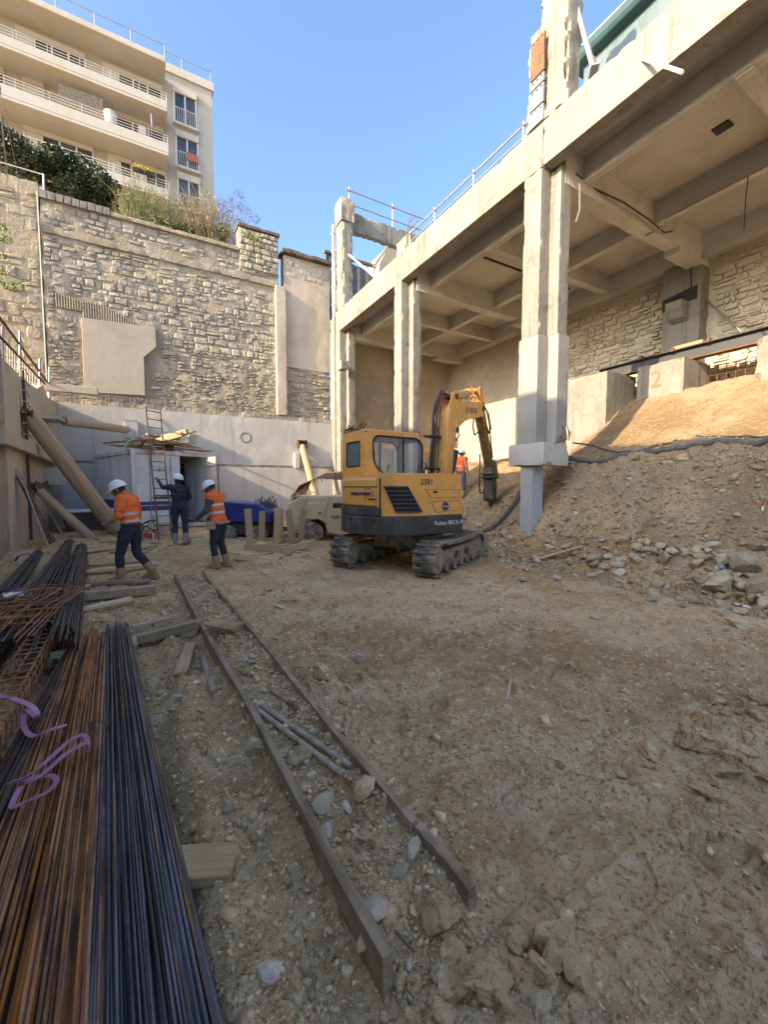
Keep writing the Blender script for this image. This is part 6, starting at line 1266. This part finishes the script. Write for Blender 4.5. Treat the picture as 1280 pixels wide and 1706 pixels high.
def board_at(name, label, p, q, w, h, m=WOOD, dz=0., cat='plank', tilt=(0, 0, 1), level=False):
    a = GPT(*p); c = GPT(*q); a.z = gh(a.x, a.y)+h/2+dz; c.z = gh(c.x, c.y)+h/2+dz
    if level: a.z = c.z = (a.z+c.z)/2+.01
    return plank(name, label, a, c, w, h, m, cat=cat, up=tilt)
board_at('wood_block', 'square cut timber block beside the dark rebar bundle', (282, 1500), (393, 1445), .17, .055, WOOD, .035, 'block', level=True)
board_at('wet_plank', 'wet plank lying across the rubble strip', (352, 1052), (398, 1062), .24, .03, WOOD_OLD, .08)
board_at('plank_piece', 'short pale plank left of the formwork', (300, 1125), (318, 1080), .11, .03, WOOD)
board_at('plank_piece', 'narrow split plank left of the formwork', (338, 1095), (356, 1155), .05, .03, WOOD_OLD)
board_at('wood_splinter', 'long pale splinter on the open dirt', (440, 1004), (494, 1000), .03, .012, WOOD)
board_at('wood_splinter', 'wider splinter just below the long one', (458, 1010), (498, 1025), .05, .014, WOOD)
board_at('wood_splinter', 'small upright lying splinter in the middle of the dirt', (845, 1168), (851, 1137), .022, .01, WOOD)
board_at('plank', 'pale plank at the foot of the rubble slope near the grey post', (888, 938), (970, 917), .1, .03, WOOD, .04)
board_at('wood_splinter', 'tiny pale splinter beside the right form board', (485, 1112), (503, 1113), .016, .01, WOOD)
for k in range(26):
    px = rn.uniform(150, 330) if k < 16 else rn.uniform(385, 560); py = rn.uniform(893, 925) if k < 16 else rn.uniform(915, 945); a = GPT(px, py); ang = rn.uniform(0, PI); l = rn.uniform(.25, .9) if k < 16 else rn.uniform(.12, .35); q = a+Vector((math.cos(ang)*l, math.sin(ang)*l, 0)); a.z = gh(a.x, a.y)+.02; q.z = gh(q.x, q.y)+.03
    plank('timber_offcut', 'timber offcut lying on the dirt by the container and cradle', a, q, rn.uniform(.04, .12), .025, [WOOD, WOOD_OLD][k % 2], 'timber offcuts on the far dirt')
# sleepers
SL = [((140, 925), (235, 912), .10, 'pale sleeper board farthest from the camera'), ((130, 950), (250, 940), .08, 'thin sleeper board second from the back'), ((112, 962), (262, 944), .14, 'pale sleeper board under the walking worker'), ((95, 985), (250, 975), .13, 'brown sleeper board under the worker'), ((92, 995), (150, 984), .07, 'short pale board beside the brown sleeper'), ((75, 1012), (260, 992), .16, 'thick muddy sleeper across the rebar bundles'), ((70, 1038), (220, 1008), .09, 'long pale board nearest the rebar cage')]
PALEB = mat('pale new board', (.68, .51, .32), .85, coord='obj', layers=[('noise', (30, 1.5, 30), (.5, .36, .21), .45, .62, .7), ('noise', 3, (.42, .3, .18), .56, .68, .6)])
for i, (p, q, w, lb) in enumerate(SL): board_at('sleeper_board', lb, p, q, w, .12 if i == 5 else .05, WOOD_OLD if i in (1, 3, 5) else PALEB, .03, 'sleeper')
a = AZ(66, 1108, .05); c = AZ(118, 1088, .05); log('round_sleeper', 'grey round log under the rusty rebar bundle', (-1.15, 4.86, .03), (-.15, 5.0, .04), .075)
board_at('split_timber', 'split reddish timber right of the dark rebar', (212, 1075), (335, 1050), .14, .1, WOOD_OLD, -.02); board_at('split_timber', 'pale splinter lying on the split timber', (220, 1062), (292, 1042), .06, .04, WOOD, .08)
# ---------------------------------------------------------------- rebar
def bundle(name, label, far, near, wid, n, r, m, ht=.1, seed=0, fan=.0, base=.09):
    rr_ = random.Random(seed); far = Vector(far); near = Vector(near); d = (near-far); l = d.length; d.normalize(); s = Vector((d.y, -d.x, 0)).normalized(); t = thing(name, label, 'rebar bundle', far)
    for i in range(n):
        nb = int(n*.5); u0 = (i/nb-.5+rr_.gauss(0, .004)) if i < nb else rr_.uniform(-.46, .46); v0 = rr_.uniform(0, .15) if i < nb else min(abs(rr_.gauss(.3, .35)), 1)*(1-(2*u0)**2*.6); u1 = u0+rr_.gauss(0, .006 if i < nb else .07); pts = []; j = rr_.uniform(-.25, .15)
        for k in range(10):
            f = k/9; w = wid[0]+(wid[1]-wid[0])*f; sag = -.02*math.sin(PI*f)
            pts.append(d*(j*(1-f)+l*f)+s*((u0+(u1-u0)*f)*w+rr_.gauss(0, .0015))+Vector((0, 0, base+v0*ht+sag+rr_.gauss(0, .0015))))
        b = MB(); b.tube(pts, r*rr_.uniform(.9, 1.1), 6); mm = m if not isinstance(m, list) else m[0 if rr_.random() < .86 else 1]; o = b.build('bar', mm); shade(o.data, 60); o.parent = t
    return t
def bz(v): return (v.x, v.y, 0.)
REBAR_B = mat('brown streaked rebar', (.11, .085, .08), .5, .5, layers=[('noise', (22, 1.6, 22), (.34, .16, .05), .52, .6, .9)], rand=.3)
bundle('rusty_rebar_bundle', 'bundle of orange rusty rebar in the left foreground', (-.55, 5.05, 0), (-.33, .0, 0), (.34, .50), 170, .0064, RUST, .10, 1, base=.10)
bundle('rusty_rebar_bundle', 'darker brown rebar bundle at the left of the orange one', (-.66, 4.7, 0), (-.72, .0, 0), (.16, .3), 38, .0072, mat('brown rebar', (.13, .07, .04), .75, .3, layers=[('noise', (20, 3, 20), (.07, .045, .035), .45, .6, .9), ('noise', (30, 5, 30), (.26, .13, .06), .56, .66, .7)], rand=.35), .06, 2, base=.10)
bundle('dark_rebar_bundle', 'bundle of dark blue grey rebar in the foreground', (-.33, 5.25, 0), (.07, .0, 0), (.22, .36), 160, .0062, [REBAR, REBAR_B], .10, 3, base=.10)
a = AZ(152, 1222, .22); b = MB(); b.tube([AZ(150, 1225, .15), AZ(152, 1203, .23), AZ(165, 1200, .24), AZ(180, 1208, .2), AZ(182, 1220, .15)], .004, 6); tag(b.build('tie_wire', STEEL), 'wire tie around the dark rebar bundle', 'wire')
for i, (f, n_, lb) in enumerate((((-1.42, 12.2, 0), (-.78, 4.7, 0), 'thick grey rebar roll nearest the sleepers'), ((-1.80, 13.3, 0), (-1.15, 4.9, 0), 'middle thick grey rebar roll beside the left wall'), ((-2.25, 12.6, 0), (-1.55, 5.0, 0), 'thinner grey rebar roll nearest the left wall'))):
    t = thing('rebar_roll', lb, 'rebar bundle', f); far = Vector(f); near = Vector(n_); d = near-far; l = d.length; d.normalize(); s = Vector((d.y, -d.x, 0)).normalized(); rad = (.165, .16, .12)[i]; rr_ = random.Random(30+i)
    def rp_(fr): return rad*(.72+.38*fr)
    for k in range(64):
        a = 2*PI*k/64*1.0 if k < 44 else rr_.uniform(0, PI); rf0 = .93 if k < 44 else rr_.uniform(.98, 1.1); a = 2*PI*k/44 if k < 44 else a; a2 = a+rr_.gauss(0, .16); e0 = rr_.uniform(-.2, .12); e1 = rr_.uniform(-.35, .3); rf0 *= rr_.uniform(.9, 1.04); pts = []
        for q in range(9):
            fr = q/8; aa = a+(a2-a)*fr; pts.append(d*(l*fr+rr_.gauss(0, .01)+(e0 if q == 0 else e1 if q == 8 else 0))+s*math.cos(aa)*rp_(fr)*rf0+Vector((0, 0, rad+.03+math.sin(aa)*rp_(fr)*rf0*.9)))
        b = MB(); b.tube(pts, .0098, 5); o = b.build('bar', REBAR_G); o.parent = t; shade(o.data, 60)
    for fr in (.12, .3, .5, .68, .86):
        b = MB(); c = d*(l*fr); b.tube([c+s*math.cos(q*PI/10)*rp_(fr)*1.05+Vector((0, 0, rad+.03+math.sin(q*PI/10)*rp_(fr)*.98)) for q in range(21)], .008, 5); b.build('tie_wire', STEEL, t)
CG = thing('rebar_cage', 'rusty rebar cage with square stirrups at the left edge', 'rebar cage', (-.95, 5.1, 0)); ca = Vector((-.93, 5.15, .1)); cb = Vector((-.80, 1.2, .1)); o_ = Vector((-.95, 5.1, 0))
for (dx, dz) in ((-.1, 0), (.06, 0), (-.1, .16), (.06, .16), (-.02, .16), (.06, .08)):
    b = MB(); b.tube([ca+Vector((dx, rn.uniform(-.1, .4), dz))-o_, ca.lerp(cb, .5)+Vector((dx, 0, dz+rn.gauss(0, .004)))-o_, cb+Vector((dx, 0, dz))-o_], .009, 6); b.build('bar', RUST, CG)
for k in range(30):
    c = ca.lerp(cb, (k+.5)/30)-o_; tw = rn.gauss(0, .012); b = MB(); q = [(-.115, -.012), (.075, -.012), (.08, .165), (.06, .178), (-.1, .178), (-.117, .165), (-.115, -.012)]; b.tube([c+Vector((u, tw*(v-.1)*8, v)) for u, v in q], .006, 5); b.build('stirrup', RUST, CG)
MT = thing('rusty_mesh_bars', 'tangle of rusty mesh and bars over the rebar rolls', 'rebar', (-1.1, 5.6, .3)); rr_ = random.Random(77)
for k in range(26):
    y = rr_.uniform(-.7, .8); a0 = Vector((-.55+rr_.uniform(-.2, .1), y-.15, .02+rr_.uniform(-.03, .1))); b = MB(); b.tube([a0, a0+Vector((.4, .2, .09)), a0+Vector((.75+rr_.uniform(-.1, .1), .38, .02))], .006, 5); b.build('bar', RUST, MT)
for k in range(16):
    x = rr_.uniform(-.5, .25); a0 = Vector((x, -1.0, .03+rr_.uniform(0, .06))); b = MB(); b.tube([a0, a0+Vector((.1, .8, .07)), a0+Vector((.28, 1.6+rr_.uniform(-.3, .3), .06))], .007, 5); b.build('bar', RUST, MT)
# webbing slings
def ribbon3(name, label, pts, w, m, seg=8, up=(0, 0, 1)):
    P = [Vector(p) for p in pts]; out = []
    for i in range(len(P)-1):
        p0, p1, p2, p3 = P[max(i-1, 0)], P[i], P[i+1], P[min(i+2, len(P)-1)]
        for k in range(seg):
            t = k/seg; out.append(.5*((2*p1)+(p2-p0)*t+(2*p0-5*p1+4*p2-p3)*t*t+(3*p1-p0-3*p2+p3)*t**3))
    out.append(P[-1]); b = MB(); vs = []; fs = []; n = len(out)
    for i, p in enumerate(out):
        d = (out[min(i+1, n-1)]-out[max(i-1, 0)]).normalized(); tw = .5*math.sin(i*.16); u = (Vector(up)+Vector((0, -tw*.6, 0))).normalized(); s = d.cross(u).normalized(); nn = s.cross(d)
        for (a, c) in ((-1, -1), (1, -1), (1, 1), (-1, 1)): vs.append(p+s*a*w/2+nn*c*.0025)
    for i in range(n-1): fs += [(4*i+k, 4*i+(k+1) % 4, 4*i+4+(k+1) % 4, 4*i+4+k) for k in range(4)]
    fs += [(3, 2, 1, 0), tuple(4*(n-1)+k for k in range(4))]; b.add(vs, fs); return tag(b.build(name, m, smooth=True), label, 'sling')
ribbon3('webbing_sling', 'purple webbing sling looped from the cage to the rusty bars', [AZ(-15, 1155, .32), AZ(25, 1165, .34), AZ(55, 1178, .30), AZ(62, 1195, .24), AZ(42, 1182, .2), AZ(40, 1210, .15), AZ(55, 1226, .16), AZ(85, 1215, .23), AZ(112, 1207, .24)], .03, TARP)
ribbon3('webbing_sling', 'purple webbing sling tied across the rusty rebar', [AZ(147, 1246, .2), AZ(140, 1225, .25), AZ(115, 1235, .25), AZ(75, 1270, .24), AZ(40, 1295, .2), AZ(15, 1304, .15), AZ(40, 1298, .19), AZ(80, 1292, .23), AZ(94, 1300, .24), AZ(80, 1318, .24), AZ(50, 1332, .22), AZ(20, 1343, .15), AZ(35, 1310, .16)], .026, TARP)
ribbon3('webbing_sling', 'second strand of the sling across the rusty rebar', [AZ(146, 1252, .19), AZ(143, 1238, .25), AZ(110, 1256, .25), AZ(70, 1290, .24), AZ(45, 1303, .22)], .026, TARP)
ribbon3('webbing_sling', 'dark purple sling around the middle rebar roll', [AZ(-8, 995, .2), AZ(10, 982, .38), AZ(30, 980, .4), AZ(42, 988, .36)], .035, mat('violet sling', (.14, .04, .22), .8))
ribbon3('webbing_sling', 'violet sling around the far rebar roll', [AZ(25, 935, .15), AZ(32, 926, .33), AZ(48, 923, .36), AZ(58, 928, .3)], .04, mat('violet sling', (.14, .04, .22), .8))
# ---------------------------------------------------------------- hose, tape, litter
def hose(name, label, pts, r, m, lift=True):
    P = []
    for (px, py, x) in pts: P.append(AX(px, py, x))
    out = []
    for i in range(len(P)-1):
        p0, p1, p2, p3 = P[max(i-1, 0)], P[i], P[i+1], P[min(i+2, len(P)-1)]
        for k in range(8): t = k/8; out.append(.5*((2*p1)+(p2-p0)*t+(2*p0-5*p1+4*p2-p3)*t*t+(3*p1-p0-3*p2+p3)*t**3))
    out.append(P[-1])
    for p in out: p.z = max(p.z, gh(p.x, p.y)+r*.6) if lift else p.z
    b = MB(); b.tube(out, r, 10); return tag(b.build(name, m, smooth=True), label, 'hose')
HOSE = mat('dusty grey hose', (.085, .085, .085), .75, layers=[('noise', 4, (.2, .175, .14), .5, .66, .7)])
hose('fat_hose', 'fat grey hose lying along the slope right of the front column', [(940, 762, 9.0), (985, 768, 9.3), (1030, 766, 9.8), (1090, 758, 10.2), (1150, 760, 10.3), (1220, 764, 10.3), (1300, 755, 10.3)], .062, HOSE)
hose('fat_hose', 'grey hose running from behind the grey post to the excavator blade', [(885, 770, 8.4), (870, 815, 8.0), (850, 850, 7.9), (825, 876, 7.75), (805, 885, 7.6)], .06, HOSE, False)
hose('thin_cable', 'thin dark cable on the slope above the fat hose', [(955, 738, 9.6), (985, 742, 9.9), (1020, 752, 10.1), (1080, 756, 10.5), (1160, 755, 10.6), (1290, 752, 10.6)], .02, BLACK)
def taper(p, q, w, label):
    a = GPT(*p); c = GPT(*q); t = thing('barrier_tape', label, 'tape', a); d = c-a; s = Vector((d.y, -d.x, 0)).normalized()*w; n = 5
    for i in range(n):
        z0, z1 = [gh(a.x+d.x*f, a.y+d.y*f)+.035+.015*(j % 2) for j, f in ((i, i/n), (i+1, (i+1)/n))]; v = [Vector((d.x*i/n, d.y*i/n, z0-a.z)), Vector((d.x*(i+1)/n, d.y*(i+1)/n, z1-a.z))]
        b = MB(); b.add([v[0]-s/2, v[0]+s/2, v[1]+s/2, v[1]-s/2, v[0]-s/2-Vector((0, 0, .004)), v[0]+s/2-Vector((0, 0, .004)), v[1]+s/2-Vector((0, 0, .004)), v[1]-s/2-Vector((0, 0, .004))], [(0, 1, 2, 3), (7, 6, 5, 4), (0, 4, 5, 1), (1, 5, 6, 2), (2, 6, 7, 3), (3, 7, 4, 0)]); b.build('stripe', REDP if i % 2 == 0 else PAINTW, t)
taper((1218, 1008), (1256, 1020), .09, 'scrap of red and white barrier tape at the foot of the slope')
c = GPT(1271, 866); c.z = gh(c.x, c.y)+.12; t = thing('tape_ribbon', 'red and white tape ribbon hanging on the slope at the right edge', 'tape', c)
for k in range(3): b = MB(); b.obox((.02*k, .01, .08-.09*k), (.04, .02, .1), Matrix.Rotation(.3, 3, 'Y')); b.build('stripe', REDP if k % 2 == 0 else PAINTW, t)
c = GPT(1203, 957); c.z = gh(c.x, c.y)+.06; b = MB(); b.lathe([(0, .03), (.02, .05), (.16, .05), (.2, .02), (.23, .018)], (0, 0, 0), (.6, .3, .3), 12); o = b.build('plastic_bottle', mat('clear blue plastic', (.45, .55, .75), .25, trans=.5)); o.location = c; tag(o, 'crushed pale blue plastic bottle among the stones', 'bottle')
c = AZ(20, 985, .0); b = MB(); b.box((-.09, -.05, .0), (.09, .05, .004)); o = b.build('paper_tag', PAINTW); o.location = (AZ(22, 990, .42)); o.rotation_euler = (.3, .1, .4); tag(o, 'white delivery tag on the middle rebar roll', 'tag')
# ---------------------------------------------------------------- stones: single lumps, then the uncountable small stuff
RK = []
for k in range(12):
    V, F = rock_verts(2, k+1, .6, .55); me = bpy.data.meshes.new('rock'); me.from_pydata(V.tolist(), [], F.tolist()); me.materials.append(ROCK); shade(me, 9); RK.append(me)
CK = []
for k in range(8):
    V, F = rock_verts(3, k+61, .5, 1.1); me = bpy.data.meshes.new('clod'); me.from_pydata(V.tolist(), [], F.tolist()); me.materials.append(DIRT); shade(me, 14); CK.append(me)
def lump(px, py, wpx, label, grp=None, meshes=RK, nm='rock', z=0., sink=.3, cat='rock'):
    a = GPT(px, py)
    dist = (a-Vector((0, 0, CAM_H))).length; s = wpx/FPX*dist/2
    o = obj(nm, meshes[rn.randrange(len(meshes))]); o.location = (a.x, a.y, gh(a.x, a.y)+s*.5*(1-sink)); o.scale = (s, s, s*rn.uniform(.85, 1.15)); o.rotation_euler = (rn.gauss(0, .3), rn.gauss(0, .3), rn.uniform(0, 6.28)); return tag(o, label, cat, grp)
for (x, y, w, lb) in ((497, 1275, 42, 'big grey rubble lump between the form boards by the pipes'), (607, 1321, 46, 'pale angular stone inside the strip beside the right board'), (625, 1527, 46, 'white oblong stone at the end of the left board'), (378, 1348, 28, 'grey rounded stone left of the form board'), (420, 1258, 40, 'blue grey stone just left of the left board'), (543, 1345, 38, 'oblong tan stone inside the rubble strip'), (665, 1455, 34, 'ochre stone inside the strip near its open end'), (690, 1425, 28, 'rusty brown stone inside the strip near the right board'), (445, 1630, 34, 'upright pale stone at the bottom edge'), (535, 1125, 40, 'dark earth clod right of the form boards'), (598, 1103, 24, 'white chalky stone on the open dirt'), (605, 1583, 24, 'small white stone against the left board'), (448, 985, 18, 'small pale stone on the dirt beyond the strip'), (1173, 980, 36, 'white topped boulder at the foot of the slope'), (1240, 960, 50, 'large tan boulder at the foot of the slope'), (1255, 990, 44, 'pale slab like boulder beside the tape'), (1105, 940, 34, 'broad flat boulder on the lower slope'), (1215, 948, 34, 'grey broken concrete lump by the plastic bottle'), (1200, 985, 52, 'wide brown boulder at the toe of the slope')):
    lump(x, y, w, lb, meshes=CK if 'clod' in lb else RK)
for k in range(26): lump(rn.gauss(1210, 60), rn.gauss(1240, 50), rn.uniform(18, 60), 'rough earth clod in the churned patch at the right edge', 'clods at the right edge', CK, 'earth_clod', cat='clod', sink=.75)
for k in range(30): lump(rn.gauss(800, 75), rn.gauss(1635, 45), rn.uniform(20, 85), 'rough earth clod below the open end of the form boards', 'clods at the bottom edge', CK, 'earth_clod', cat='clod', sink=.75)
for k in range(120):
    f = rn.random(); px = 820+470*f; py = 925+80*f+rn.gauss(-18, 30); lump(px, py, rn.uniform(7, 20)*(1+.5*f), 'loose stone in the rubble band at the toe of the slope', 'rubble stones along the toe of the slope')
for k in range(46):
    f = rn.random(); y = 8-6.6*f**.5; x = rn.uniform(form_l(y)+.05, form_r(y)-.05); s = rn.uniform(.015, .05); o = obj('rock', RK[rn.randrange(12)]); o.location = (x, y, gh(x, y)+s*.3); o.scale = (s, s, s); o.rotation_euler = (rn.gauss(0, .4), rn.gauss(0, .4), rn.uniform(0, 6)); tag(o, 'loose stone filling the strip between the form boards', 'rock', 'stones between the form boards')
for k in range(32): lump(rn.uniform(215, 640), rn.uniform(1090, 1690), rn.uniform(6, 15), 'loose stone on the rough dirt beside the left form board', 'stones left of the form boards')
# pebbles and crumbs of earth
LOWP = [rock_verts(1, 200+k, .65, .3) for k in range(8)]
def cols(n):
    base = np.array([[.54, .41, .25], [.50, .34, .175], [.40, .255, .12], [.54, .38, .20], [.66, .57, .44], [.47, .375, .26]]); w = [.15, .32, .26, .18, .04, .05]
    return base[RNG.choice(6, n, p=w)]*RNG.uniform(.75, 1.15, (n, 1))
n = 7000; hd_ = RNG.uniform(-17, 76, n)*PI/180; r_ = .85*np.exp(RNG.uniform(0, 1, n)*math.log(13/.85)); X = np.sin(hd_)*r_; Y = np.cos(hd_)*r_
dens = .25+.75*sst(-.2, .45, noise2(X, Y, .9, 3, 44)); inf = ((X > form_l(Y)) & (X < form_r(Y)) & (Y < 8.1)); dens = np.where(inf | (X < .5), 1, dens); kp = (RNG.uniform(0, 1, n) < dens) & (X > -2.6); X = X[kp]; Y = Y[kp]; r_ = r_[kp]; n = len(X)
S = np.clip(.0042*np.exp(RNG.normal(0, .6, n))*(.55+.5*r_**.75), .003, .06); Z = ground_h(X, Y)-S*.05
kind(scatter('pebbles', np.stack([X, Y, Z], 1), S, LOWP, PEB, cols(n)), 'stuff')
n = 19000; Y = RNG.uniform(.8, 13, n); X = 6.6+RNG.uniform(0, 1, n)**1.2*4.0; S = np.clip(.02*np.exp(RNG.normal(0, .75, n)), .007, .15); S = np.where(X > 9.8, S*.6, S); Z = ground_h(X, Y)+S*.1
kind(scatter('slope_rubble', np.stack([X, Y, Z], 1), S, LOWP, PEB, cols(n)*np.array([.78, .78, .8]), tilt=.6), 'stuff')
n = 5200; Y = 1.05+7*RNG.uniform(0, 1, n)**1.6; kp = (Y > 2.4) | (RNG.uniform(0, 1, n) < .6); Y = Y[kp]; n = len(Y); X = form_l(Y)+.03+(form_r(Y)-form_l(Y)-.06)*RNG.uniform(0, 1, n); S = np.clip(.0085*np.exp(RNG.normal(0, .55, n))*(.6+.14*Y), .003, .045); Z = ground_h(X, Y)+S*.3
kind(scatter('strip_rubble', np.stack([X, Y, Z], 1), S, LOWP, PEB, cols(n)*1.1, tilt=.6), 'stuff')

n = 46000; hd_ = RNG.uniform(-17, 76, n)*PI/180; r_ = .8*np.exp(RNG.uniform(0, 1, n)*math.log(9/.8)); X = np.sin(hd_)*r_; Y = np.cos(hd_)*r_
dens = sst(-.25, .4, noise2(X, Y, 1.1, 3, 48)); dens = np.where(X < .6, 1, dens); kp = (RNG.uniform(0, 1, n) < dens) & (X > -2.6); X = X[kp]; Y = Y[kp]; r_ = r_[kp]; n = len(X)
S = np.clip(.0052*np.exp(RNG.normal(0, .65, n))*(.5+.5*r_**.75), .0028, .06); Z = ground_h(X, Y)-S*.02; CRC = np.array([[.60, .38, .185], [.36, .205, .09], [.74, .54, .31]])
kind(scatter('earth_crumbs', np.stack([X, Y, Z], 1), S, [rock_verts(1, 300+k, .6, 1.1) for k in range(8)], PEB, CRC[RNG.integers(0, 3, n)]*RNG.uniform(.85, 1.1, (n, 1)), tilt=.6), 'stuff')
